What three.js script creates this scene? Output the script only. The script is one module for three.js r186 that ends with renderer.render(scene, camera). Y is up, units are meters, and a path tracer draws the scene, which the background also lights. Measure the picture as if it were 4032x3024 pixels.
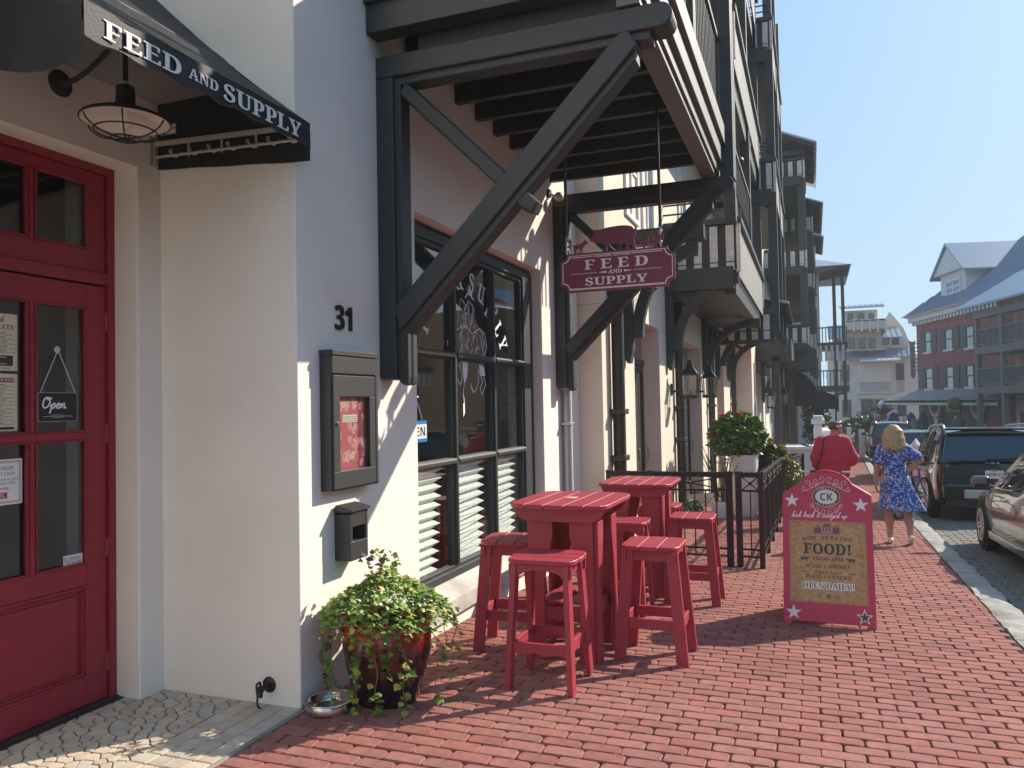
import * as THREE from 'three';
import { mergeGeometries, mergeVertices, toCreasedNormals } from 'three/addons/utils/BufferGeometryUtils.js';
import { RoundedBoxGeometry } from 'three/addons/geometries/RoundedBoxGeometry.js';
import { TextGeometry } from 'three/addons/geometries/TextGeometry.js';
import { FontLoader } from 'three/addons/loaders/FontLoader.js';

// ---------- camera, sky, sun, exposure ----------
const scene = new THREE.Scene();
const renderer = new THREE.WebGLRenderer({ antialias: true });
renderer.setSize(1024, 768);
renderer.toneMapping = THREE.LinearToneMapping;
renderer.toneMappingExposure = 1.88;
renderer.shadowMap.enabled = true;
const camera = new THREE.PerspectiveCamera(52.13, 1024 / 768, 0.05, 600);
const EYE = new THREE.Vector3(-3.7625, 1.70, 2.7556);
camera.rotation.order = 'YXZ';
camera.rotation.set(1.5094 * Math.PI / 180, -69.0929 * Math.PI / 180, -1.0749 * Math.PI / 180);
camera.position.copy(EYE);
camera.updateMatrixWorld(true);
const SUN = new THREE.Vector3(0.626, 0.559, 0.544).normalize();
{
  const W = 512, H = 256, d = new Float32Array(W * H * 4);
  for (let j = 0; j < H; j++) for (let i = 0; i < W; i++) {
    const el = ((j + .5) / H - .5) * Math.PI, az = ((i + .5) / W - .5) * 2 * Math.PI;
    const v = new THREE.Vector3(Math.cos(az) * Math.cos(el), Math.sin(el), Math.sin(az) * Math.cos(el));
    const t = Math.pow(Math.max(0, v.y), 0.62), c = Math.max(0, v.dot(SUN));
    const g = 0.22 * Math.pow(c, 6) + 0.5 * Math.pow(c, 40) + 0.9 * Math.pow(c, 260);
    const lo = [0.37, 0.49, 0.55], hi = [0.10, 0.235, 0.45], gl = [1.0, 1.0, 0.94];
    for (let k = 0; k < 3; k++) {
      let L = lo[k] + (hi[k] - lo[k]) * Math.min(1, t * 1.12) + gl[k] * g;
      if (v.y < 0) L = lo[k] * 0.5;
      d[(j * W + i) * 4 + k] = L;
    }
    d[(j * W + i) * 4 + 3] = 1;
  }
  const sky = new THREE.DataTexture(d, W, H, THREE.RGBAFormat, THREE.FloatType);
  sky.mapping = THREE.EquirectangularReflectionMapping; sky.magFilter = THREE.LinearFilter; sky.needsUpdate = true;
  scene.background = sky; scene.environment = sky;
}
const sun = new THREE.DirectionalLight(new THREE.Color(1, 0.89, 0.74), 3.8);
sun.position.copy(SUN).multiplyScalar(60); sun.target.position.set(0, 0, 0);
sun.castShadow = true; sun.shadow.mapSize.set(4096, 4096);
Object.assign(sun.shadow.camera, { left: -50, right: 50, top: 50, bottom: -50, near: 1, far: 160 });
scene.add(sun, sun.target);
scene.fog = new THREE.FogExp2(new THREE.Color(0.86, 0.92, 0.97), 0.0015);

// ---------- helpers ----------
let _s = 12345;
const rnd = () => { _s = (_s + 0x6d2b79f5) | 0; let t = Math.imul(_s ^ (_s >>> 15), 1 | _s); t = (t + Math.imul(t ^ (t >>> 7), 61 | t)) ^ t; return ((t ^ (t >>> 14)) >>> 0) / 4294967296; };
const rr = (a, b) => a + (b - a) * rnd();
const V = (x, y, z) => new THREE.Vector3(x, y, z);
const R = (d) => d * Math.PI / 180;
const names = {};
function numbered(n) { const k = names[n] = (names[n] ?? -1) + 1; return k ? n + '_' + String(k).padStart(3, '0') : n; }
function tag(o, label, category, group, kind) {
  if (label) o.userData.label = label; if (category) o.userData.category = category;
  if (group) o.userData.group = group; if (kind) o.userData.kind = kind; return o;
}
function thing(name, label, category, p = [0, 0, 0], turn = 0, group) {
  const o = new THREE.Group(); o.name = numbered(name); o.position.set(...p); o.rotation.y = turn; scene.add(o);
  return tag(o, label, category, group);
}
function copyOf(t, label, p, turn = 0, group) {
  const c = t.clone(); c.name = numbered(t.name.replace(/_\d{3}$/, '')); c.userData = { ...t.userData };
  c.position.set(...p); c.rotation.y = turn; if (label) c.userData.label = label; if (group) c.userData.group = group; scene.add(c); return c;
}
function uvBox(g) {            // uv in metres, by the dominant axis of each face
  if (g.index) g = g.toNonIndexed();
  const p = g.attributes.position, n = p.count, uv = new Float32Array(n * 2), a = V(), b = V(), c = V();
  for (let i = 0; i < n; i += 3) {
    a.fromBufferAttribute(p, i); b.fromBufferAttribute(p, i + 1).sub(a); c.fromBufferAttribute(p, i + 2).sub(a); b.cross(c);
    const x = Math.abs(b.x), y = Math.abs(b.y), z = Math.abs(b.z);
    for (let k = 0; k < 3; k++) {
      const j = i + k, px = p.getX(j), py = p.getY(j), pz = p.getZ(j);
      const [u, v] = y >= x && y >= z ? [px, pz] : x >= z ? [pz, py] : [px, py];
      uv[j * 2] = u; uv[j * 2 + 1] = v;
    }
  }
  g.setAttribute('uv', new THREE.BufferAttribute(uv, 2)); return g;
}
function fin(list) {           // merge any geometries into one, with metre uv
  const out = [];
  for (let g of [].concat(list)) {
    if (!g) continue;
    const keep = g.userData?.keepUV;
    if (g.index) g = g.toNonIndexed();
    if (!g.attributes.normal) g.computeVertexNormals();
    if (!keep || !g.attributes.uv) g = uvBox(g);
    for (const k of Object.keys(g.attributes)) if (!['position', 'normal', 'uv', 'color'].includes(k)) g.deleteAttribute(k);
    g.clearGroups?.(); out.push(g);
  }
  return out.length === 1 ? out[0] : mergeGeometries(out);
}
function mesh(name, geos, mat, parent = scene, label, kind) {
  const m = new THREE.Mesh(fin(geos), mat); m.name = parent === scene ? numbered(name) : name; m.castShadow = m.receiveShadow = true;
  if (label) m.userData.label = label; if (kind) m.userData.kind = kind; parent.add(m); return m;
}
function put(name, geo, mat, parent, p, rot) {   // a mesh sharing a ready geometry
  const m = new THREE.Mesh(geo, mat); m.name = parent === scene ? numbered(name) : name; m.castShadow = m.receiveShadow = true; parent.add(m);
  if (p) m.position.set(...p); if (rot) m.rotation.set(...rot); return m;
}
function sub(name, parent, p) { const g = new THREE.Group(); g.name = name; if (p) g.position.set(...p); parent.add(g); return g; }
// box from corner to corner, edges rounded by b
function bx(x0, y0, z0, x1, y1, z1, b = 0.004) {
  const w = Math.abs(x1 - x0), h = Math.abs(y1 - y0), d = Math.abs(z1 - z0);
  b = Math.min(b, w * .45, h * .45, d * .45);
  const g = b > 0.0005 ? new RoundedBoxGeometry(w, h, d, 1, b) : new THREE.BoxGeometry(w, h, d);
  return g.translate((x0 + x1) / 2, (y0 + y1) / 2, (z0 + z1) / 2);
}
function frameTo(p0, p1, up = V(0, 1, 0)) {
  const z = p1.clone().sub(p0), L = z.length(); z.normalize();
  if (Math.abs(z.dot(up)) > .995) up = V(1, 0, 0);
  const x = up.clone().cross(z).normalize(), y = z.clone().cross(x);
  return [new THREE.Matrix4().makeBasis(x, y, z).setPosition(p0.clone().add(p1).multiplyScalar(.5)), L];
}
function bar(p0, p1, w, h, up, b = 0.003) {       // w across, h along "up"
  p0 = V(...p0); p1 = V(...p1); const [m, L] = frameTo(p0, p1, up ? V(...up) : undefined);
  b = Math.min(b, w * .4, h * .4);
  return (b > 0.0005 ? new RoundedBoxGeometry(w, h, L, 1, b) : new THREE.BoxGeometry(w, h, L)).applyMatrix4(m);
}
function rod(p0, p1, r, r2 = r, n = 10) {
  p0 = V(...p0); p1 = V(...p1); const [m, L] = frameTo(p0, p1);
  return new THREE.CylinderGeometry(r2, r, L, n).rotateX(Math.PI / 2).applyMatrix4(m);
}
function tube(pts, r, n = 8, seg) { return new THREE.TubeGeometry(new THREE.CatmullRomCurve3(pts.map(p => V(...p))), seg ?? pts.length * 5, r, n); }
function lathe(prof, n = 32) { return toCreasedNormals(new THREE.LatheGeometry(prof.map(([r, y]) => new THREE.Vector2(r, y)), n), R(40)); }
function shp(pts) { const s = new THREE.Shape(); pts.forEach((p, i) => i ? s.lineTo(p[0], p[1]) : s.moveTo(p[0], p[1])); s.closePath(); return s; }
function ext(shape, depth, b = 0.003, cs = 6) {   // extrusion in +z
  if (Array.isArray(shape)) shape = shp(shape);
  return new THREE.ExtrudeGeometry(shape, { depth: depth - 2 * b, bevelEnabled: b > 0, bevelThickness: b, bevelSize: b, bevelOffset: -b, bevelSegments: 1, curveSegments: cs }).translate(0, 0, b);
}
const ball = (x, y, z, r, n = 10) => new THREE.SphereGeometry(r, n, Math.ceil(n * .7)).translate(x, y, z);
const cp = (g, x, y, z) => g.clone().translate(x, y, z);
// a flat quad with uv 0..1: corner, and the two edge vectors
function quad(o, u, v) {
  const g = new THREE.BufferGeometry(), a = V(...o), p = [a, a.clone().add(V(...u)), a.clone().add(V(...u)).add(V(...v)), a.clone().add(V(...v))], n = V(...u).cross(V(...v)).normalize();
  g.setAttribute('position', new THREE.Float32BufferAttribute([0, 1, 2, 0, 2, 3].flatMap(i => p[i].toArray()), 3));
  g.setAttribute('normal', new THREE.Float32BufferAttribute(Array(6).fill(n.toArray()).flat(), 3));
  g.setAttribute('uv', new THREE.Float32BufferAttribute([0, 0, 1, 0, 1, 1, 0, 0, 1, 1, 0, 1], 2));
  g.userData.keepUV = true; return g;
}
// where the line of sight through a pixel of the photograph (4032 wide) meets a plane: used to read positions off it
const eyeM = camera.matrixWorld, FPX = 785 * 4032 / 1024;
function ray(x, y) { return V((x - 2016) / FPX, -(y - 1512) / FPX, -1).transformDirection(eyeM); }
function atX(x, y, X) { const d = ray(x, y); return EYE.clone().addScaledVector(d, (X - EYE.x) / d.x); }
function atZ(x, y, Z) { const d = ray(x, y); return EYE.clone().addScaledVector(d, (Z - EYE.z) / d.z); }
// ground: level in front of the door, then falling away along the street
function gy(x) { return x < 0 ? 0 : x < 20 ? -.04 * x : x < 100 ? -.8 - .026 * (x - 20) : -2.88; }
const lean = (x) => x < 0 || x > 100 ? 0 : x < 20 ? -Math.atan(.04) : -Math.atan(.026);
// a solid with the profile (z, y), swept along x from a to b
function sweepX(pts, a, b, bev = .005) {
  const g = new THREE.ExtrudeGeometry(shp(pts), { depth: b - a - 2 * bev, bevelEnabled: bev > 0, bevelThickness: bev, bevelSize: bev, bevelOffset: -bev, bevelSegments: 1 });
  g.applyMatrix4(new THREE.Matrix4().makeBasis(V(0, 0, 1), V(0, 1, 0), V(1, 0, 0))); return flip(g).translate(a + bev, 0, 0);
}
function flip(g) { if (g.index) g = g.toNonIndexed(); for (const k of Object.keys(g.attributes)) { const a = g.attributes[k], n = a.itemSize; for (let i = 0; i < a.count; i += 3) for (let c = 0; c < n; c++) { const t = a.array[(i + 1) * n + c]; a.array[(i + 1) * n + c] = a.array[(i + 2) * n + c]; a.array[(i + 2) * n + c] = t; } } g.computeVertexNormals(); return g; }
const ROAD = -.13;
// noise textures
function hash2(x, y, s) { let h = Math.imul(x, 374761393) + Math.imul(y, 668265263) + Math.imul(s, 974711); h = Math.imul(h ^ (h >>> 13), 1274126177); return ((h ^ (h >>> 16)) >>> 0) / 4294967296; }
function vnoise(x, y, per, s) {
  const ix = Math.floor(x), iy = Math.floor(y), fx = x - ix, fy = y - iy, u = fx * fx * (3 - 2 * fx), v = fy * fy * (3 - 2 * fy), m = (a) => ((a % per) + per) % per;
  const a = hash2(m(ix), m(iy), s), b = hash2(m(ix + 1), m(iy), s), c = hash2(m(ix), m(iy + 1), s), e = hash2(m(ix + 1), m(iy + 1), s);
  return a + (b - a) * u + (c - a) * v + (a - b - c + e) * u * v;
}
function fbm(x, y, per, oct, s) { let t = 0, a = .5, n = 0; for (let i = 0; i < oct; i++) { t += a * vnoise(x, y, per, s + i); n += a; x *= 2; y *= 2; per *= 2; a *= .55; } return t / n; }
function texture(N, size, fn, srgb = true) {      // fn(u, v) -> [r, g, b] or a number, one tile is `size` metres
  const d = new Uint8Array(N * N * 4);
  for (let j = 0; j < N; j++) for (let i = 0; i < N; i++) {
    let c = fn(i / N, j / N); if (!Array.isArray(c)) c = [c, c, c]; const o = (j * N + i) * 4;
    for (let k = 0; k < 3; k++) d[o + k] = Math.max(0, Math.min(255, c[k] * 255)); d[o + 3] = 255;
  }
  const t = new THREE.DataTexture(d, N, N); t.wrapS = t.wrapT = THREE.RepeatWrapping; t.magFilter = THREE.LinearFilter; t.minFilter = THREE.LinearMipmapLinearFilter; t.generateMipmaps = true;
  if (srgb) t.colorSpace = THREE.SRGBColorSpace; t.repeat.set(1 / size, 1 / size); t.needsUpdate = true; return t;
}
const sc = (l) => l <= .0031308 ? l * 12.92 : 1.055 * Math.pow(l, 1 / 2.4) - .055;      // linear -> sRGB byte range
const lin = (r, g, b) => new THREE.Color().setRGB(r, g, b);
const mottle = (amp, per, oct, s, fine = 0) => (u, v) => sc(1 - amp + amp * 2 * (fbm(u * per, v * per, per, oct, s) - .5) + (hash2(Math.floor(u * 512), Math.floor(v * 512), s) - .5) * fine);
const T = {
  stucco: texture(512, 2.2, mottle(.07, 5, 6, 3, .03)),
  stuccoB: texture(512, .55, (u, v) => .6 * fbm(u * 40, v * 40, 40, 3, 5) + .4 * fbm(u * 8, v * 8, 8, 3, 6), false),
  grain: texture(512, .7, (u, v) => { const g = fbm(u * 6, v * 90, 90, 3, 9); return sc(.82 + .36 * (g - .5) + .1 * (fbm(u * 9, v * 9, 9, 3, 2) - .5)); }),
  grainB: texture(512, .7, (u, v) => fbm(u * 6, v * 120, 120, 3, 9), false),
  brickC: texture(512, .5, (u, v) => { const a = fbm(u * 24, v * 24, 24, 4, 21), b = fbm(u * 5, v * 5, 5, 3, 22), s = hash2(Math.floor(u * 256), Math.floor(v * 256), 4); const k = .74 + .34 * (a - .5) + .3 * (b - .5) - (s > .965 ? .22 : 0) + (s < .02 ? .2 : 0); return [sc(k), sc(k * .985), sc(k * .97)]; }),
  rough: texture(256, .25, (u, v) => .7 * fbm(u * 30, v * 30, 30, 3, 31) + .3 * fbm(u * 7, v * 7, 7, 3, 32), false),
  dirt: texture(512, 1.3, (u, v) => { const a = fbm(u * 10, v * 10, 10, 5, 41), b = fbm(u * 3, v * 3, 3, 4, 42); return sc(.72 + .5 * (a - .5) + .3 * (b - .5)); }),
  pale: texture(512, .9, mottle(.2, 9, 5, 51, .1)),
  wear: texture(512, .5, (u, v) => { const w = fbm(u * 14, v * 60, 60, 4, 61), m = fbm(u * 4, v * 4, 4, 3, 63); return w > .71 && m > .48 ? [.86, .6, .58] : [sc(.85 + .3 * (fbm(u * 5, v * 70, 70, 3, 62) - .5)), sc(.85 + .3 * (w - .5)), sc(.85 + .2 * (m - .5))]; }),
};
const mat = (r, g, b, o = {}) => new THREE.MeshStandardMaterial({ color: lin(r, g, b), roughness: .7, ...o });
const phy = (r, g, b, o = {}) => new THREE.MeshPhysicalMaterial({ color: lin(r, g, b), roughness: .5, ...o });
const stuccoM = (r, g, b) => mat(r, g, b, { map: T.stucco, bumpMap: T.stuccoB, bumpScale: .0012, roughness: .88 });
const M = {
  white: stuccoM(.86, .815, .75), cream: stuccoM(.80, .70, .58), beige: stuccoM(.74, .68, .60), pink: stuccoM(.74, .60, .53), sill: mat(.72, .69, .62, { map: T.dirt, bumpMap: T.stuccoB, bumpScale: .003, roughness: .9 }),
  dark: phy(.024, .028, .031, { roughness: .55, ior: 1.6, bumpMap: T.grainB, bumpScale: .0005 }), darkIn: mat(.02, .023, .026, { roughness: .55 }), black: mat(.012, .012, .013, { roughness: .38 }), blackM: mat(.014, .014, .015, { roughness: .8 }),
  charcoal: mat(.035, .036, .038, { roughness: .5, bumpMap: T.rough, bumpScale: .0004 }),
  door: mat(.36, .020, .042, { roughness: .5, bumpMap: T.grainB, bumpScale: .0007, map: T.grain }), redwood: mat(.42, .042, .070, { roughness: .48, map: T.wear, bumpMap: T.grainB, bumpScale: .0012 }),
  redEdge: mat(.36, .036, .06, { roughness: .6 }),
  steel: mat(.62, .6, .57, { metalness: 1, roughness: .22 }), nickel: mat(.5, .46, .4, { metalness: 1, roughness: .35 }), galv: mat(.42, .43, .44, { metalness: .7, roughness: .5 }),
  glass: phy(.9, .93, .92, { transmission: 1, thickness: 0, roughness: .02, ior: 1.5 }), tint: phy(.30, .33, .33, { transmission: 1, thickness: 0, roughness: .02 }),
  paper: mat(.78, .77, .74, { roughness: .7 }), brown: mat(.062, .046, .042, { roughness: .45, map: T.dirt }), sand: mat(.045, .030, .026, { map: T.dirt, roughness: 1 }),
  white2: mat(.8, .79, .77, { roughness: .5 }), iron: mat(.012, .012, .014, { roughness: .33 }),
};
const font = await new FontLoader().loadAsync('fonts/droid/droid_serif_bold.typeface.json');
const sans = await new FontLoader().loadAsync('fonts/droid/droid_sans_bold.typeface.json');
// letters as thin solids, w metres wide (or as wide as they come), centred on x, standing on y = 0
function text(s, size, depth, { f = font, wide = 1, width, center = true } = {}) {
  const g = new TextGeometry(s, { font: f, size, depth, height: depth, curveSegments: 4, bevelEnabled: false }); g.computeBoundingBox();
  const b = g.boundingBox, w = b.max.x - b.min.x; const k = width ? width / w : wide;
  return g.translate(center ? -(b.min.x + b.max.x) / 2 : -b.min.x, 0, 0).scale(k, 1, 1);
}
function canvasTex(w, h, draw) {
  const c = document.createElement('canvas'); c.width = w; c.height = h; draw(c.getContext('2d'), w, h);
  const t = new THREE.CanvasTexture(c); t.colorSpace = THREE.SRGBColorSpace; t.magFilter = THREE.LinearFilter; t.anisotropy = 8; return t;
}
const printM = (t, o = {}) => new THREE.MeshStandardMaterial({ map: t, roughness: .6, ...o });
// ---------- the ground: street, kerb, brick sidewalk, tiled doorstep ----------
const kerbZ = (x) => x < 0 ? 4.06 : 4.06 + .019 * x + (x > 20 ? .0006 * (x - 20) ** 2 : 0);
function strip(x0, x1, step, za, zb, dy, thick) {      // a sheet following the slope
  const xs = []; for (let x = x0; x < x1; x += step) xs.push(x); xs.push(x1);
  const pos = [], f = (x, z, d) => [x, gy(x) + dy - d, z];
  for (let i = 0; i + 1 < xs.length; i++) {
    const a = xs[i], b = xs[i + 1], A = f(a, za(a), 0), B = f(b, za(b), 0), C = f(b, zb(b), 0), D = f(a, zb(a), 0);
    pos.push(...A, ...D, ...C, ...A, ...C, ...B);
    if (thick) { const C2 = f(b, zb(b), thick), D2 = f(a, zb(a), thick); pos.push(...D, ...D2, ...C2, ...D, ...C2, ...C); }
  }
  const g = new THREE.BufferGeometry(); g.setAttribute('position', new THREE.Float32BufferAttribute(pos, 3)); g.computeVertexNormals(); return g;
}
mesh('ground', (() => { const g = new THREE.PlaneGeometry(900, 900, 2, 2).rotateX(-Math.PI / 2); return g.translate(200, -1.7, 0); })(), mat(.16, .15, .13, { map: T.dirt, roughness: 1 }), scene, null, 'structure');
const M_road = mat(.13, .125, .115, { map: T.dirt, bumpMap: T.rough, bumpScale: .004, roughness: .95 });
const road = new THREE.Group(); road.name = 'road'; scene.add(road); tag(road, null, null, null, 'structure');
mesh('road_bed', strip(-30, 200, 2, () => 3, () => 19, ROAD - .035), mat(.05, .047, .042, { map: T.dirt, roughness: 1 }), road);
// bricks and pavers: one octagonal block with a worn top edge
function block(L, W, c, e, h) {   // L along z, W along x, c cut corner, e worn edge, h height
  const ring = (k, y) => { const a = W / 2 - k, b = L / 2 - k, q = Math.max(.002, c - k * .4); return [[-a, -b + q], [-a + q, -b], [a - q, -b], [a, -b + q], [a, b - q], [a - q, b], [-a + q, b], [-a, b - q]].map(p => [p[0], y, p[1]]); };
  const R0 = ring(0, -h), R1 = ring(0, -e), R2 = ring(e * .9, 0), pos = [];
  const side = (A, B) => { for (let i = 0; i < 8; i++) { const j = (i + 1) % 8; pos.push(...A[i], ...B[i], ...B[j], ...A[i], ...B[j], ...A[j]); } };
  side(R0, R1); side(R1, R2); for (let i = 1; i < 7; i++) pos.push(...R2[0], ...R2[i + 1], ...R2[i]);
  const g = new THREE.BufferGeometry(); g.setAttribute('position', new THREE.Float32BufferAttribute(pos, 3)); g.computeVertexNormals(); return uvBox(g);
}
function shiftUV(g, u, v) { const a = g.attributes.uv; for (let i = 0; i < a.count; i++) a.setXY(i, a.getX(i) + u, a.getY(i) + v); return g; }
const inView = (x, y, z) => { const p = V(x, y, z).project(camera); return Math.abs(p.x) < 1.06 && Math.abs(p.y) < 1.08 && p.z < 1; };
function pave(name, parent, spots, geos, mats, h, limit = 300) {   // the 300 that show largest as parts, the rest as stuff
  spots.forEach(s => { s.d = inView(...s.p) ? EYE.distanceTo(V(...s.p)) : 1e3 + EYE.distanceTo(V(...s.p)); });
  spots.sort((a, b) => a.d - b.d);
  const rest = [];
  spots.forEach((s, i) => {
    const e = new THREE.Euler(s.rx ?? 0, s.ry ?? 0, lean(s.p[0]) + (s.rz ?? 0));
    if (i < limit) { const m = put(name, geos[Math.floor(rnd() * geos.length)], mats[Math.floor(rnd() * mats.length)], parent, s.p); m.rotation.copy(e); if (s.s) m.scale.set(...s.s); }
    else rest.push([s, e]);
  });
  if (!rest.length) return;
  for (let k = 0; k < 1; k++) {
    const im = new THREE.InstancedMesh(geos[0], mats[0], rest.length), q = new THREE.Quaternion(), m4 = new THREE.Matrix4(), c = new THREE.Color();
    rest.forEach(([s, e], i) => { im.setMatrixAt(i, m4.compose(V(...s.p), q.setFromEuler(e), V(...(s.s ?? [1, 1, 1])))); const t = rr(.82, 1.14); im.setColorAt(i, c.setRGB(t, t * rr(.96, 1.04), t * rr(.95, 1.05))); });
    im.name = name + 's'; im.userData.kind = 'stuff'; im.receiveShadow = im.castShadow = true; parent.add(im);
  }
}
const sidewalk = new THREE.Group(); sidewalk.name = 'sidewalk'; scene.add(sidewalk); tag(sidewalk, null, null, null, 'structure');
mesh('sand_joint', [strip(-6, 160, 1, () => 0.02, kerbZ, -.013), strip(.0, 160, 1, () => -.25, () => .02, -.013)], M.sand, sidewalk);
{
  const geos = [0, 1, 2].map(i => shiftUV(block(.1985, .0965, [.014, .010, .018][i], [.006, .005, .007][i], .05), i * .17, i * .23));
  const tone = [[.37, .14, .115], [.39, .155, .13], [.345, .125, .105], [.41, .17, .145], [.36, .15, .13], [.395, .145, .118]];
  const mats = tone.map(([r, g, b]) => mat(r, g, b, { map: T.brickC, bumpMap: T.rough, bumpScale: .0022, roughness: .93 }));
  const spots = [];
  for (let i = -24; i < 430; i++) {
    const x = (i + .5) * .1025, off = (i & 1 ? .1 : 0) + rr(-.018, .018);
    const z1 = kerbZ(x), z0 = x < 0 ? .045 : -.1;
    for (let z = z0 + (i & 1 ? .0 : -.1); z < z1 - .05; z += .2035) {
      let a = z + .002, b = z + .2005; if (a < z0) a = z0; if (b > z1 - .005) b = z1 - .005; if (b - a < .05) continue;
      spots.push({ p: [x + rr(-.0012, .0012), gy(x) + rr(-.0028, .0014), (a + b) / 2 + rr(-.003, .003)], s: [rr(.985, 1.008), 1, (b - a) / .1985 * rr(.985, 1.005)], ry: rr(-.011, .011), rx: rr(-.008, .008), rz: rr(-.012, .012) });
    }
  }
  pave('brick', sidewalk, spots, geos, mats, .05);
}
// kerb: long rough cast stones
const kerb = new THREE.Group(); kerb.name = 'kerb'; scene.add(kerb); tag(kerb, null, null, null, 'structure');
{
  const km = mat(.50, .49, .45, { map: T.dirt, bumpMap: T.rough, bumpScale: .012, roughness: .95 });
  for (let x = -6; x < 46; x += 1.52) {
    const z = kerbZ(x + .75);
    const gg = new THREE.BoxGeometry(1.5, .3, .24, 22, 1, 4).translate(.75, -.15, .12), q = gg.attributes.position;
    for (let i = 0; i < q.count; i++) { const X = q.getX(i) + x, Z = q.getZ(i); if (q.getY(i) > -.02) { q.setY(i, (fbm(X * 9 + 50, Z * 9 + 50, 4096, 3, 77) - .5) * .05 - (Z > .2 ? .018 : 0) - (Z < .02 ? .006 : 0)); } if (Z > .2) q.setZ(i, Z + (fbm(X * 7 + 20, q.getY(i) * 7 + 9, 4096, 3, 71) - .5) * .045); }
    gg.computeVertexNormals();
    put('kerb_stone', uvBox(gg.toNonIndexed()), km, kerb, [x, gy(x) + .004, z + rr(-.004, .004)], [0, -Math.atan((kerbZ(x + 1.5) - kerbZ(x)) / 1.5), lean(x)]);
  }
}
// street of small grey setts
{
  const geos = [block(.225, .145, .01, .007, .05)];
  const mats = [[.24, .225, .20], [.27, .25, .22], [.22, .21, .19], [.25, .235, .205]].map(([r, g, b]) => mat(r, g, b, { map: T.dirt, bumpMap: T.rough, bumpScale: .003, roughness: .92 }));
  const spots = [];
  for (let i = 10; i < 300; i++) {
    const x = i * .152, n = Math.floor((x < 20 ? 4.3 : 7.5) / .232);
    for (let k = 0; k < n; k++) { const z = kerbZ(x) + .27 + k * .232 + (i & 1 ? .115 : 0); spots.push({ p: [x, gy(x) + ROAD + rr(-.003, .003), z + .1], ry: rr(-.01, .01), rx: rr(-.008, .008), s: [rr(.97, 1), 1, rr(.97, 1)] }); }
  }
  pave('sett', road, spots, geos, mats, .05);
}
// doorstep: tumbled travertine squares round a floor of broken pieces
const doorstep = new THREE.Group(); doorstep.name = 'doorstep_floor'; scene.add(doorstep); tag(doorstep, null, null, null, 'structure');
{
  mesh('grout', bx(-3.2, -.3, -1.3, -.001, -.006, .036, 0), mat(.27, .235, .19, { map: T.dirt, roughness: 1 }), doorstep);
  mesh('stone_edge', bx(-3.2, -.2, .012, -.004, .003, .042, .004), mat(.40, .37, .32, { map: T.dirt, bumpMap: T.rough, bumpScale: .004, roughness: .9 }), doorstep);
  const tm = [[.72, .61, .47], [.68, .56, .44], [.75, .66, .52], [.64, .54, .42], [.66, .60, .50], [.76, .62, .47]].map(([r, g, b]) => mat(r, g, b, { map: T.dirt, bumpMap: T.rough, bumpScale: .0016, roughness: .8 }));
  const tg = [0, 1, 2].map(i => shiftUV(block(.0985, .0985, .006 + i * .003, .004, .03), i * .31, i * .4));
  const B = .42;
  for (let ix = 0; ix < 20; ix++) for (let iz = 0; iz < 4; iz++) {
    const x = -.045 - ix * .1035, z = .008 - .052 - iz * .1035;
    put('tile', tg[(ix * 3 + iz) % 3], tm[Math.floor(rnd() * 6)], doorstep, [x - (iz & 1 ? 0 : 0), rr(-.0015, .0012), z], [rr(-.008, .008), rr(-.02, .02), rr(-.008, .008)]);
  }
  // broken pieces: cells round scattered seeds
  const seeds = [], x0 = -1.75, x1 = -.005, z0 = -1.17, z1 = -.408;
  for (let t = 0; seeds.length < 292 && t < 9000; t++) { const s = [rr(x0, x1), rr(z0, z1)]; if (seeds.every(q => Math.hypot(q[0] - s[0], q[1] - s[1]) > .043)) seeds.push(s); }
  for (const s of seeds) {
    let poly = [[x0, z0], [x1, z0], [x1, z1], [x0, z1]];
    for (const q of seeds) {
      const dx = q[0] - s[0], dz = q[1] - s[1]; if (q === s || Math.hypot(dx, dz) > .32) continue;
      const mx = (q[0] + s[0]) / 2, mz = (q[1] + s[1]) / 2, f = (p) => (p[0] - mx) * dx + (p[1] - mz) * dz, out = [];
      for (let i = 0; i < poly.length; i++) { const a = poly[i], b = poly[(i + 1) % poly.length], fa = f(a), fb = f(b); if (fa <= 0) out.push(a); if (fa * fb < 0) { const t = fa / (fa - fb); out.push([a[0] + (b[0] - a[0]) * t, a[1] + (b[1] - a[1]) * t]); } }
      poly = out;
    }
    const sh = poly.map(p => { const d = Math.hypot(p[0] - s[0], p[1] - s[1]) || 1, k = Math.max(.3, 1 - .0062 / d); return [(p[0] - s[0]) * k + rr(-.002, .002), -((p[1] - s[1]) * k + rr(-.002, .002))]; });
    const g = ext(sh, .02, .0015).rotateX(-Math.PI / 2).translate(0, -.02, 0);
    put('tile_piece', uvBox(g.index ? g.toNonIndexed() : g), tm[Math.floor(rnd() * 6)], doorstep, [s[0], rr(-.001, .001), s[1]]);
  }
}
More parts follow.
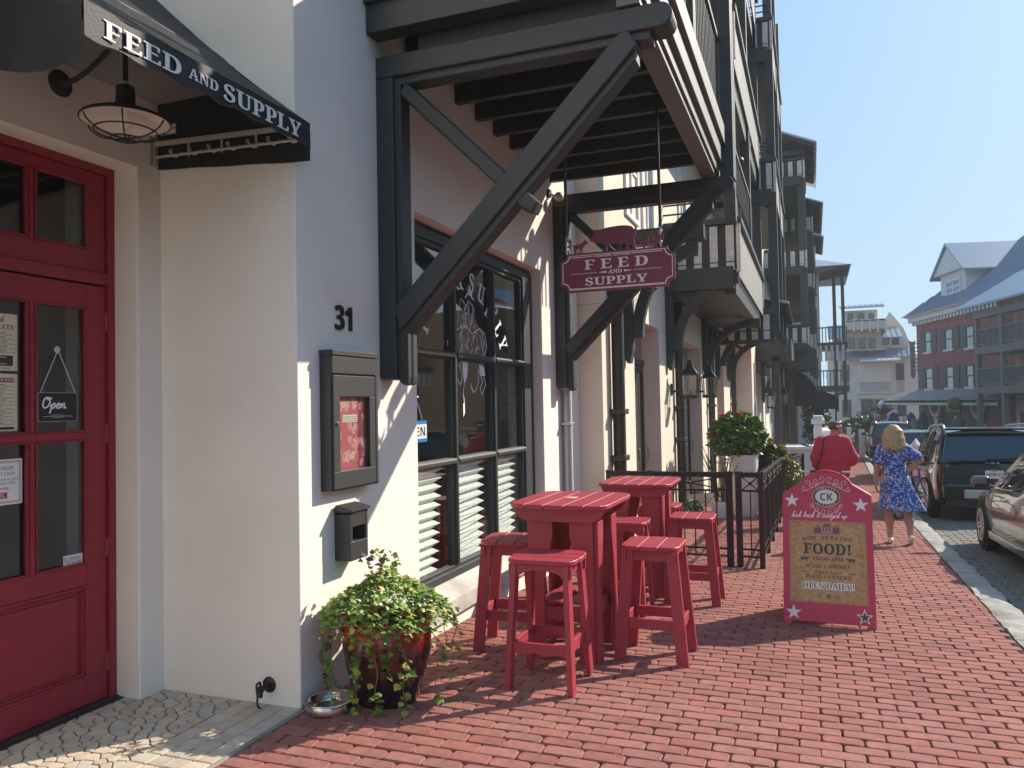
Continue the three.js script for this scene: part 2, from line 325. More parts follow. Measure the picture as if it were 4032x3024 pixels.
// ---------- the near building ----------
const shop = thing('stucco_building', 'white stucco restaurant building with red door and dark timber balcony', 'building');
{
  const W = (x0, y0, z0, x1, y1, z1, b = .012) => bx(x0, y0, z0, x1, y1, z1, b);
  const H = 12.6;
  mesh('wall', [W(0, -.3, -1.6, 1.466, H, 0), W(1.44, 3.171, -.42, 4.42, H, -.0005, .0), W(1.44, -.5, -.42, 4.42, .165, -.003, 0), W(4.402, -.7, -.42, 5.83, H, 0), W(-.184, -.2, -1.6, .02, H, -1.0), W(-3.4, 3.174, -1.6, -.15, H, -1.001, .0),
    W(-3.4, -.2, -1.6, -1.285, 3.2, -1.0), W(-12, -.3, -1.6, -3.2, H, 0)], M.white, shop);
  mesh('door_soffit', bx(-1.3, 3.172, -1.3, -.18, 3.18, -1.0, 0), M.white, shop);
  mesh('window_sill', sweepX([[.05, .03], [.05, .155], [-.12, .262], [-.3, .262], [-.3, .03]], 1.468, 4.40, .006), M.sill, shop);
  // shell of the room behind, so that the panes look into a dim room
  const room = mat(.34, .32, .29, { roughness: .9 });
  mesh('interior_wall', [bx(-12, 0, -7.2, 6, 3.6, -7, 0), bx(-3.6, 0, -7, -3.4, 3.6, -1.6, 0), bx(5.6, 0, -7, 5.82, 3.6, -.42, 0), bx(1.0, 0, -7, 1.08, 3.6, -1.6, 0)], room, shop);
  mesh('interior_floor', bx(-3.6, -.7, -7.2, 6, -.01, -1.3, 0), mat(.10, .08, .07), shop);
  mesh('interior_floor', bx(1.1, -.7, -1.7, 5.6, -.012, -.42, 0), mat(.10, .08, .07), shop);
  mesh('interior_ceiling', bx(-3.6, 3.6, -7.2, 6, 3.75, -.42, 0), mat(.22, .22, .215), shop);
  mesh('roof_slab', bx(-12, H - .3, -9, 5.83, H, -.02, 0), M.beige, shop);
}
// red door with transom
{
  const d = sub('door', shop), z = -1.2;
  const Z0 = z - .05, fr = (x0, y0, x1, y1, p = 0, t = .045) => bx(x0, y0, z - t, x1, y1, z + p, .005);
  mesh('frame', [bx(-.2262, 0, -1.27, -.184, 3.174, -1.178, .004), bx(-1.285, 0, -1.27, -1.243, 3.174, -1.178, .004), bx(-1.243, 3.128, -1.27, -.2262, 3.174, -1.178, .004), bx(-1.243, 2.462, -1.27, -.2262, 2.53, -1.186, .004)], M.door, d);
  const XL = -1.243, XR = -.2262, MX = -.713, sw = .128;
  const sash = (y0, y1, rails, nm) => {
    const s = sub(nm, d), g = [fr(XL + .006, y0, XL + sw, y1), fr(XR - sw, y0, XR - .008, y1)];
    rails.forEach(([a, b]) => g.push(fr(XL + sw, a, XR - sw, b, -.001)));
    return [s, g];
  };
  { // transom
    const [s, g] = sash(2.53, 3.126, [[2.53, 2.66], [3.055, 3.126]], 'transom'); mesh('stile', g, M.door, s);
    mesh('muntin', [fr(MX - .022, 2.66, MX + .022, 3.055, -.004), fr(MX - .011, 2.66, MX + .011, 3.055, .006)], M.door, s);
    for (const [a, b] of [[XL + sw, MX - .022], [MX + .022, XR - sw]]) { mesh('pane', bx(a, 2.66, z - .03, b, 3.055, z - .026, 0), M.glass, s); mesh('bead', [fr(a, 2.66, b, 2.672, .004, .02), fr(a, 3.043, b, 3.055, .004, .02), fr(a, 2.672, a + .012, 3.043, .0035, .02), fr(b - .012, 2.672, b, 3.043, .0035, .02)], M.door, s); }
  }
  const y0 = .014, y1 = 2.452, s = sub('door_leaf', d);
  mesh('stile', [fr(XL + .006, y0, XL + .14, y1), fr(XR - .142, y0, XR - .008, y1)], M.door, s);
  for (const [a, b] of [[y0, .17], [.70, .826], [1.545, 1.59], [2.315, y1]]) mesh('rail', fr(XL + .14, a, XR - .142, b, -.001), M.door, s);
  mesh('muntin', [fr(MX - .022, .826, MX + .022, 1.545, -.003), fr(MX - .022, 1.59, MX + .022, 2.315, -.003), fr(MX - .011, .826, MX + .011, 1.545, .006), fr(MX - .011, 1.59, MX + .011, 2.315, .006)], M.door, s);
  for (const [a, b] of [[XL + .14, MX - .022], [MX + .022, XR - .142]]) for (const [c, e] of [[.826, 1.545], [1.59, 2.315]]) {
    mesh('pane', bx(a, c, z - .03, b, e, z - .026, 0), M.glass, s);
    mesh('bead', [fr(a, c, b, c + .011, .003, .02), fr(a, e - .011, b, e, .003, .02), fr(a, c + .011, a + .011, e - .011, .0025, .02), fr(b - .011, c + .011, b, e - .011, .0025, .02)], M.door, s);
  }
  { // raised panel in a stepped moulding
    const a = XL + .14, b = XR - .142, c = .17, e = .70, ring = (k, w, p) => [fr(a + k, c + k, b - k, c + k + w, p), fr(a + k, e - k - w, b - k, e - k, p), fr(a + k, c + k + w, a + k + w, e - k - w, p), fr(b - k - w, c + k + w, b - k, e - k - w, p)];
    mesh('panel', [fr(a, c, b, e, -.03), ...ring(0, .014, .0055), ...ring(.014, .012, -.008), fr(a + .05, c + .05, b - .05, e - .05, -.02)], M.door, s);
  }
  for (const y of [.224, .897, 1.572, 2.243]) {
    const h = sub('hinge', s); const g = [];
    for (let k = 0; k < 5; k++) g.push(rod([-.2125, y - .056 + k * .0226, z + .008], [-.2125, y - .056 + k * .0226 + .0205, z + .008], .0085, .0085, 12));
    g.push(ball(-.2125, y + .06, z + .008, .007), ball(-.2125, y - .06, z + .008, .007), bx(-.236, y - .054, z - .004, -.214, y + .054, z + .003, .001));
    mesh('knuckle', g, M.nickel, h);
  }
  mesh('threshold', [bx(-1.285, -.02, -1.3, -.184, .012, -1.16, .005), bx(-1.285, -.02, -1.16, -.184, .005, -1.12, .003)], mat(.05, .05, .05, { metalness: .6, roughness: .5 }), d);
}
// shop window: three columns, three rows
{
  const w = sub('shop_window', shop), z = -.125, X0 = 1.466, X1 = 4.402, Y0 = .245, Y1 = 3.165;
  const f = (x0, y0, x1, y1, p = 0, t = .07, b = .006) => bx(x0, y0, z - t, x1, y1, z + p, b);
  mesh('frame', [f(X0, Y1 - .16, X1, Y1), f(X0, Y0, X1, Y0 + .1), f(X1 - .33, Y0 + .1, X1, Y1 - .16), f(X0, Y0 + .1, X0 + .05, Y1 - .16), f(X1 - .30, Y0 + .11, X1 - .02, Y1 - .05, .022, .05), f(X0, Y1 - .12, X1 - .28, Y1 - .03, .02, .05), f(X0, Y0 + .0, X1 - .02, Y0 + .07, .022, .05)], M.dark, w);
  const cols = [[1.51, 2.335], [2.43, 3.225], [3.325, 4.075]], rows = [[.345, 1.192], [1.258, 2.098], [2.166, 3.005]];
  for (const [a, b] of [[2.335, 2.43], [3.225, 3.325]]) mesh('mullion', [f(a, .345, b, 3.005, .0), f(a + .028, .345, b - .028, 3.005, .024, .06, .008)], M.dark, w);
  for (const [a, b] of [[1.192, 1.258], [2.098, 2.166]]) for (const [c, e] of cols) mesh('rail', [f(c, a, e, b, .002), sweepX([[-.03, a + .008], [.014, a + .008], [.032, a + .022], [.032, b - .02], [.02, b - .006], [-.03, b - .006]], c - .02, e + .02, .002).translate(0, 0, z)], M.dark, w);
  for (const [a, b] of cols) for (const [c, e] of rows) mesh('pane', bx(a, c, z - .035, b, e, z - .031, 0), M.glass, w);
}
// the two timber brackets that carry the balcony
function bracket(X) {
  const B = sub('bracket', shop), x0 = X, x1 = X + .2;
  // profile in (z, y), swept along x
  const sw = (pts, a, b, bev = .007) => sweepX(pts, a, b, bev);
  mesh('post', [sw([[0, 1.9], [.02, 1.885], [.13, 1.885], [.13, 3.958], [0, 3.958]], x0, x1), sw([[.12, 1.96], [.135, 1.87], [.17, 1.845], [.2, 1.86], [.205, 1.9], [.205, 2.2], [.175, 2.3], [.175, 3.92], [.12, 3.92]], x0 + .03, x1 - .03)], M.dark, B);
  const nose = []; for (let i = 0; i <= 10; i++) { const a = -Math.PI / 2 + i / 10 * Math.PI; nose.push([1.96 + Math.cos(a) * .075, 4.035 + Math.sin(a) * .075]); }
  mesh('beam', [sw([[0, 3.96], ...nose, [0, 4.11]], x0, x1), sw([[.12, 3.905], [1.9, 3.905], [1.9, 3.97], [.12, 3.97]], x0 + .03, x1 - .03)], M.dark, B);
  const q = Math.SQRT1_2, along = (s, t) => [.16 + (s + t) * q, 2.3 + (s - t) * q];     // s along the brace, t below it
  mesh('brace', [sw([along(.03, -.085), along(2.33, -.085), along(2.29, .06), along(-.07, .06)], x0 + .003, x1 - .003), sw([along(-.04, .05), along(2.27, .05), along(2.22, .105), along(-.1, .105)], x0 + .033, x1 - .033)], M.dark, B);
  const st = (s, t) => [.19 + (s + t) * q, 3.885 - (s - t) * q];
  mesh('strut', sw([st(0, -.05), st(1.26, -.05), st(1.33, -.02), st(1.31, .05), st(-.02, .05)], x0 + .04, x1 - .04, .012), M.dark, B);
  return B;
}
bracket(.92); bracket(4.87);
// balcony over the window
{
  const b = sub('balcony', shop);
  for (let i = 0; i < 9; i++) { const x = 1.36 + i * .428; mesh('joist', [bx(x, 4.255, 0, x + .07, 4.6, 1.72, .006)], M.dark, b); }
  mesh('end_beam', [bx(.80, 4.225, 0, .95, 4.44, 1.74, .008), bx(.765, 4.42, 0, .95, 4.72, 1.9, .008)], M.dark, b);
  mesh('edge_joist', bx(.98, 4.12, .3, 1.1, 4.6, 1.76, .006), M.dark, b);
  mesh('deck', bx(.8, 4.6, 0, 5.2, 4.64, 1.86, .004), M.dark, b);
  mesh('fascia', [bx(.9, 4.115, 1.70, 5.13, 4.172, 1.845, .004), bx(.86, 4.165, 1.74, 5.14, 4.275, 1.868, .005), bx(.82, 4.27, 1.78, 5.16, 4.462, 1.912, .005), bx(.78, 4.458, 1.8, 5.18, 4.655, 1.952, .005)], phy(.06, .065, .07, { roughness: .6, ior: 2.2 }), b);
  mesh('post', [bx(4.95, 4.115, 1.9, 5.09, 8.2, 2.03, .008)], M.dark, b); mesh('post', bx(2.72, 4.655, 1.8, 2.88, 8.2, 1.93, .008), M.dark, b); mesh('post', bx(.84, 4.655, 1.8, 1.0, 8.2, 1.93, .008), M.dark, b);
  for (const [a, c] of [[1.0, 2.72], [2.88, 4.95]]) {
    const r = sub('railing', b);
    mesh('rail', [bx(a, 5.6, 1.84, c, 5.66, 1.91, .005), bx(a, 4.78, 1.85, c, 4.82, 1.9, .004)], M.dark, r);
    for (let x = a + .1; x < c - .05; x += .115) mesh('baluster', bx(x - .011, 4.82, 1.864, x + .011, 5.6, 1.886, .003), M.dark, r);
  }
  mesh('deck', bx(.8, 8.0, 0, 5.2, 8.4, 1.95, .01), M.dark, b);
}
mesh('downspout', [rod([5.08, 1.93, .06], [5.08, -.35, .06], .055, .055, 14), bx(4.99, 1.86, .0, 5.17, 1.95, .13, .01), bx(5.0, .6, 0, 5.16, .64, .125, .004), bx(5.0, 1.45, 0, 5.16, 1.48, .125, .004)], M.galv, shop);
// ---------- awning over the doorstep ----------
{
  const t = thing('awning', 'black canvas awning lettered feed and supply, over the red door', 'awning');
  const cloth = mat(.010, .013, .017, { roughness: .62, map: T.dirt, bumpMap: T.rough, bumpScale: .0012, side: THREE.DoubleSide });
  const xl = -1.515, xr = -.03, n = 24, prof = (s) => [-.99 + 1.12 * s, 4.26 - .94 * s - .035 * Math.sin(Math.PI * s)];
  const sheet = (f, nu, nv) => { const pos = [], uv = []; const P = (i, j) => f(i / nu, j / nv); for (let i = 0; i < nu; i++) for (let j = 0; j < nv; j++) { const a = P(i, j), b = P(i + 1, j), c = P(i + 1, j + 1), d = P(i, j + 1); pos.push(...a, ...b, ...c, ...a, ...c, ...d); } const g = new THREE.BufferGeometry(); g.setAttribute('position', new THREE.Float32BufferAttribute(pos, 3)); return toCreasedNormals(mergeVertices(g), R(35)); };
  const wob = (a, b, k) => (fbm(a * 5 + 9, b * 5 + 3, 4096, 3, k) - .5);
  mesh('canopy', [sheet((u, s) => { const [z, y] = prof(s); return [xl + (xr - xl) * u, y + .03 * wob(u * 1.4, s * 3, 7) * Math.sin(Math.PI * s), z]; }, 26, n)], cloth, t);
  for (const x of [xl, xr]) mesh('end_panel', [x].map(x => sheet((u, v) => { const s = u, [z, y] = prof(s), lo = 3.24 + .0 * u; return [x + (x < -1 ? -1 : 1) * .0 + .012 * wob(u, v, 12), y + (lo - y) * v, z]; }, 14, 8)), cloth, t);
  mesh('valance', [sheet((u, v) => [xl + (xr - xl) * u, 3.322 - v * (.142 + .008 * Math.sin(u * 40)), .13 + .004 * Math.sin(u * 31 + v)], 60, 3), ...[xl - .004, xr + .004].map(x => sheet((u, v) => [x + .006 * Math.sin(u * 17), 3.245 + .075 * u * (1 - v) - v * (.05 + .09 * u - (x < -1 ? .05 * Math.sin(u * 6.2) : 0)), -1 + 1.13 * u], 24, 2))], cloth, t);
  const al = mat(.5, .49, .46, { metalness: .3, roughness: .45 });
  for (const [x, s] of [[xr - .03, 1]]) {
    mesh('frame_bar', [bar([x, 3.343, -.99], [x, 3.30, .1], .022, .028), rod([x, 3.262, -.98], [x, 3.226, .09], .009), bar([x - .0, 3.2, -.985], [x, 3.5, -.985], .03, .03), bar([x - .03, 3.2, -.992], [x - .03, 3.5, -.992], .02, .02)], al, t);
    for (let k = 0; k < 4; k++) { const z = -.72 + k * .25, y = 3.245 - (z + 1) * .034; mesh('frame_post', rod([x, y, z], [x, y + .09, z], .007), al, t); }
    for (let k = 0; k < 7; k++) { const z = -.88 + k * .145, y = 3.30 - (z + 1) * .034; mesh('eyelet', new THREE.TorusGeometry(.011, .004, 6, 14).rotateY(Math.PI / 2).translate(x + .022, y, z), al, t); mesh('lace', tube([[x + .02, y, z], [x - .002, y - .03, z + .035], [x + .004, y - .052, z + .055], [x + .022, y - .02, z + .085]], .0032, 6), M.paper, t); }
  }
  // lettering on the front flap
  const lw = mat(.78, .78, .78, { roughness: .7 });
  const L = sub('lettering', t);
  for (const [s, x, h, w] of [['FEED', -1.222, .077, .415], ['AND', -.873, .050, .19], ['SUPPLY', -.432, .082, .615]]) mesh('word', text(s, h, .003, { width: w }).translate(x, s === 'AND' ? 3.222 : 3.205, .1355), lw, L);
  const tg = canvasTex(256, 160, (c, w, h) => { c.fillStyle = '#d9d6cc'; c.fillRect(0, 0, w, h); c.strokeStyle = '#555'; c.lineWidth = 6; c.strokeRect(10, 10, w - 20, h - 20); c.fillStyle = '#444'; c.font = 'bold 84px sans-serif'; c.textAlign = 'center'; c.fillText('Sabre', w / 2, 92); c.font = 'bold 30px sans-serif'; c.fillText('I N C L', w / 2, 138); });
  mesh('maker_label', quad([xr - .016, 3.395, -.95], [0, 0, .12], [0, .062, 0]).applyMatrix4(new THREE.Matrix4()), printM(tg, { side: THREE.DoubleSide }), t);
}
// ---------- gooseneck lamp above the door ----------
{
  const t = thing('wall_lamp', 'rusty gooseneck barn lamp with wire guard above the red door', 'lamp', [-.70, 0, 0]);
  const rust = mat(.030, .024, .019, { roughness: .75, map: T.dirt, bumpMap: T.rough, bumpScale: .004 }), en = mat(.72, .64, .58, { roughness: .35 });
  mesh('backplate', lathe([[0, .0], [.07, 0], [.072, .008], [.055, .02], [.02, .026], [.018, .05], [0, .05]], 24).rotateX(Math.PI / 2).translate(0, 3.482, -1.0), rust, t);
  mesh('arm', tube([[0, 3.482, -.98], [0, 3.483, -.9], [0, 3.515, -.8], [0, 3.575, -.69], [0, 3.628, -.61], [0, 3.63, -.56], [0, 3.59, -.535], [0, 3.5, -.532], [0, 3.41, -.532]], .0135, 12, 50), rust, t);
  mesh('collar', rod([0, 3.385, -.532], [0, 3.412, -.532], .02, .02, 14), mat(.5, .47, .42), t);
  mesh('shade', [lathe([[.045, 3.385], [.048, 3.30], [.055, 3.285], [.06, 3.27], [.10, 3.265], [.16, 3.245], [.21, 3.222], [.219, 3.212], [.219, 3.204], [.212, 3.205]], 40).translate(0, 0, -.532), lathe([[0, 3.39], [.03, 3.392], [.045, 3.385]], 24).translate(0, 0, -.532)], rust, t);
  mesh('shade_lining', lathe([[.212, 3.204], [.205, 3.214], [.155, 3.237], [.09, 3.256], [.03, 3.262], [0, 3.262]], 40).translate(0, 0, -.532), en, t);
  mesh('bulb', lathe([[0, 3.165], [.02, 3.169], [.033, 3.185], [.035, 3.2], [.028, 3.222], [.016, 3.245], [.016, 3.262]].map(p => p), 20).translate(0, 0, -.532), mat(.8, .76, .7, { roughness: .2 }), t);
  const G = [], arc = (a) => { const p = []; for (let i = 0; i <= 6; i++) { const s = i / 6; p.push([Math.cos(a) * (.212 - .145 * s * s - .05 * s), 3.2 - .085 * Math.sin(s * Math.PI / 2), -.532 + Math.sin(a) * (.212 - .145 * s * s - .05 * s)]); } return p; };
  for (let k = 0; k < 6; k++) G.push(tube(arc(k * Math.PI / 3 + .3), .0042, 6, 14));
  for (const [r, y] of [[.15, 3.152], [.068, 3.116], [.014, 3.115]]) G.push(new THREE.TorusGeometry(r, .0042, 6, 36).rotateX(Math.PI / 2).translate(0, y, -.532));
  mesh('wire_guard', G, rust, t);
}
// ---------- small fittings on the near wall ----------
{
  const n = tag(mesh('house_number', text('31', .152, .012, { f: sans, width: .185 }).translate(.477, 2.19, .002), M.blackM), 'black number 31 on the white wall left of the timber bracket', 'house number');
}
{ // menu case
  const t = thing('menu_case', 'black wall mounted menu case with a pink patterned sheet behind its glass', 'menu case', [.478, 1.62, 0]);
  const w = .26, h = .418;
  mesh('case', [bx(-w, -h, 0, w, h, .05, .004), bx(-w, -h, .045, -w + .02, h - .02, .078, .002), bx(w - .02, -h, .045, w, h - .02, .078, .002), bx(-w + .02, -h, .045, w - .02, -h + .02, .078, .002), bx(-w + .02, h - .27, .045, w - .02, h - .02, .078, 0), bx(-w - .006, h - .02, 0, w + .006, h + .012, .1, .003)], M.charcoal, t);
  mesh('door_frame', [bx(-w, h - .13, .07, w, h - .025, .092, .004), bx(-w + .012, h - .27, .07, w - .03, h - .14, .090, .004), bx(-w + .012, -h + .01, .07, w - .03, -h + .115, .090, .004), bx(-w + .012, -h + .115, .07, -w + .082, h - .27, .090, .004), bx(w - .1, -h + .115, .07, w - .03, h - .27, .090, .004), bx(w - .028, -h, .07, w, h - .13, .092, .003)], M.charcoal, t);
  const cloth = canvasTex(512, 768, (c, W, H) => {
    c.fillStyle = '#c9656b'; c.fillRect(0, 0, W, H); c.lineWidth = 3; c.strokeStyle = '#f0c4c2';
    const paisley = (x, y, r, a) => { c.save(); c.translate(x, y); c.rotate(a); for (let k = 1; k > .25; k -= .24) { c.beginPath(); c.arc(0, 0, r * k, 0, 5); c.quadraticCurveTo(r * k * .6, -r * k * 2, r * k * .2, -r * k * 2.3); c.stroke(); } for (let k = 0; k < 12; k++) { c.beginPath(); c.arc(Math.cos(k * .52) * r * 1.25, Math.sin(k * .52) * r * 1.25, 4, 0, 7); c.stroke(); } c.restore(); };
    for (let i = 0; i < 46; i++) paisley(rnd() * W, rnd() * H, rr(14, 34), rnd() * 6);
    c.fillStyle = '#8f2f3f'; c.beginPath(); c.moveTo(W, 0); for (let y = 0; y <= H; y += 40) c.lineTo(W * .72 + Math.sin(y * .05) * 18, y); c.lineTo(W, H); c.fill();
    c.strokeStyle = '#d9a0a2'; for (let i = 0; i < 18; i++) paisley(W * .86 + rr(-50, 50), rnd() * H, rr(10, 22), rnd() * 6);
    c.fillStyle = '#efe6df'; c.fillRect(110, 300, 250, 62); c.fillStyle = '#5d4a48'; c.font = 'bold 18px serif'; for (let k = 0; k < 3; k++) c.fillText('Please enjoy our menu inside', 118, 322 + k * 17, 230);
  });
  mesh('menu_sheet', quad([-w + .078, -h + .11, .06], [.34, 0, 0], [0, .565, 0]), printM(cloth), t);
  mesh('glass', bx(-w + .08, -h + .113, .078, w - .098, h - .268, .081, 0), M.glass, t);
  mesh('lock', [rod([-w + .047, -.01, .088], [-w + .047, -.01, .102], .011, .010, 14), rod([-w + .047, -.01, .1], [-w + .047, -.01, .105], .004, .004, 8)], M.steel, t);
}
{ // ash bin
  const t = thing('ash_bin', 'small black metal cigarette bin below the menu case', 'ash bin', [.455, .93, 0]);
  mesh('case', [bx(-.1, -.165, 0, .1, -.05, .115, .004), bx(-.1, -.05, 0, -.075, .13, .115, .002), bx(.075, -.05, 0, .1, .13, .115, .002), bx(-.075, -.05, 0, .075, .13, .02, 0), bx(-.1, .115, 0, .1, .135, .115, .003), bx(-.074, .04, .1, .074, .13, .113, .002)], M.charcoal, t);
  mesh('lid', sweepX([[0, .155], [.02, .175], [.128, .15], [.128, .135], [0, .135]], -.112, .112, .003), M.charcoal, t);
  mesh('snuffer_plate', bx(-.05, -.07, .06, .0, .03, .064, .001), M.steel, t);
}
{ // small lamp high on the wall by the second bracket
  const t = thing('spotlight', 'small round spotlight on the wall beside the second timber bracket', 'spotlight', [4.72, 4.1, 0]);
  mesh('base', rod([0, 0, 0], [0, 0, .03], .05, .05, 16), M.charcoal, t); mesh('head', [rod([0, -.01, .03], [.02, -.03, .08], .012, .012), ball(.03, -.04, .12, .055, 14)], mat(.55, .5, .42, { roughness: .5 }), t);
}
{ // hose tap
  const t = thing('hose_tap', 'black hose tap with lever handle low on the recess wall', 'tap', [0, .112, -.215]);
  mesh('escutcheon', lathe([[0, .012], [.03, .012], [.044, .006], [.046, 0], [0, 0]], 22).rotateZ(Math.PI / 2), M.black, t);
  mesh('spout', [rod([-.005, 0, 0], [-.07, 0, 0], .013, .012), ball(-.075, -.002, 0, .022), rod([-.075, 0, 0], [-.088, -.045, 0], .014, .018)], M.black, t);
  mesh('lever', [rod([-.078, .015, 0], [-.085, .042, .0], .007), tube([[-.085, .04, 0], [-.11, .035, .0], [-.13, -.03, .02], [-.145, -.05, .03], [-.14, -.075, .035], [-.125, -.085, .035]], .0065, 8)], M.black, t);
}
// ---------- paper and signs on the red door ----------
const cursive = {
  a: [1, [[.75, .8, .45, 1, .1, .6, .15, .1, .45, .05, .75, .5, .8, .95, .75, .2, .9, 0, 1.1, .2]]], b: [.95, [[0, .2, .35, 1.2, .5, 2.1, .3, 2.2, .2, 1.5, .2, .3, .45, 0, .8, .3, .75, .9, .5, .95, .8, .85, 1.05, .95]]], c: [.85, [[.75, .75, .6, 1, .2, .8, .1, .35, .35, 0, .7, .1, .95, .35]]],
  d: [1, [[.75, .8, .45, 1, .1, .6, .15, .1, .45, .05, .75, .5, .95, 2.1, .75, .2, .9, 0, 1.1, .2]]], e: [.8, [[.05, .35, .5, .5, .65, .85, .4, 1, .12, .6, .2, .1, .5, 0, .9, .3]]], g: [1, [[.75, .8, .45, 1, .1, .6, .15, .1, .45, .05, .75, .5, .8, .95, .72, -.4, .45, -1, .15, -.8, .4, -.3, 1.1, .2]]],
  i: [.5, [[0, .2, .25, .95, .22, .2, .35, 0, .6, .25], [.35, 1.4, .37, 1.45]]], k: [.85, [[0, .2, .35, 1.2, .5, 2.1, .3, 2.2, .2, 1.5, .15, 0], [.2, .5, .6, 1, .65, .7, .3, .5, .6, .05, .9, .2]]], l: [.5, [[0, .2, .35, 1.2, .5, 2.1, .3, 2.2, .2, 1.5, .2, .2, .35, 0, .6, .25]]],
  n: [.95, [[0, .7, .2, 1, .22, 0, .3, .6, .6, 1, .72, .7, .7, .15, .85, 0, 1.05, .2]]], o: [.9, [[.5, 1, .15, .8, .1, .3, .4, 0, .75, .3, .7, .85, .45, 1, .8, .8, 1.05, .9]]], p: [.95, [[0, .4, .25, 1, .2, 0, .1, -1.1, .2, 0, .35, .8, .65, 1, .85, .6, .65, .05, .3, .1]]],
  r: [.7, [[0, .3, .2, 1.1, .3, .9, .55, .9, .5, .3, .6, 0, .8, .2]]], u: [.95, [[0, .6, .15, 1, .15, .2, .35, 0, .65, .4, .75, 1, .72, .2, .85, 0, 1.05, .2]]], w: [1.2, [[0, .6, .15, 1, .15, .2, .35, 0, .55, .3, .6, .95, .6, .3, .8, 0, 1.05, .4, 1, 1, 1.25, .9]]],
  O: [1.5, [[.9, 1.9, .5, 2.1, .1, 1.5, .15, .4, .6, 0, 1.2, .5, 1.3, 1.4, .95, 2.05, .6, 1.8, .9, 1.5, 1.4, 1.9]]], B: [1.2, [[.2, 0, .35, 2, .9, 2, 1, 1.5, .4, 1.05, 1, .95, 1, .2, .4, 0, .2, .1]]], '&': [1.1, [[1, .2, .7, .9, .3, 1.5, .5, 1.9, .75, 1.5, .2, .7, .25, .1, .6, 0, 1, .7]]], ' ': [.7, []],
};
function script(c, s, x, y, size, lw, slant = .28) {
  c.save(); c.lineCap = c.lineJoin = 'round'; c.lineWidth = lw;
  for (const ch of s) {
    const [adv, strokes] = cursive[ch] ?? [.7, []];
    for (const st of strokes) {
      const P = []; for (let i = 0; i < st.length; i += 2) P.push([x + (st[i] + st[i + 1] * slant) * size, y - st[i + 1] * size]);
      c.beginPath(); c.moveTo(...P[0]); for (let i = 1; i + 1 < P.length; i++) c.quadraticCurveTo(...P[i], (P[i][0] + P[i + 1][0]) / 2, (P[i][1] + P[i + 1][1]) / 2); c.lineTo(...P[P.length - 1]); c.stroke();
    }
    x += adv * size;
  }
  c.restore(); return x;
}
const fakeLines = (c, x, y, w, n, dy, seed) => { for (let i = 0; i < n; i++) { let u = x; while (u < x + w) { const q = 6 + hash2(i, Math.floor(u), seed) * 22; c.fillRect(u, y + i * dy, Math.min(q, x + w - u), dy * .38); u += q + 6; } } };
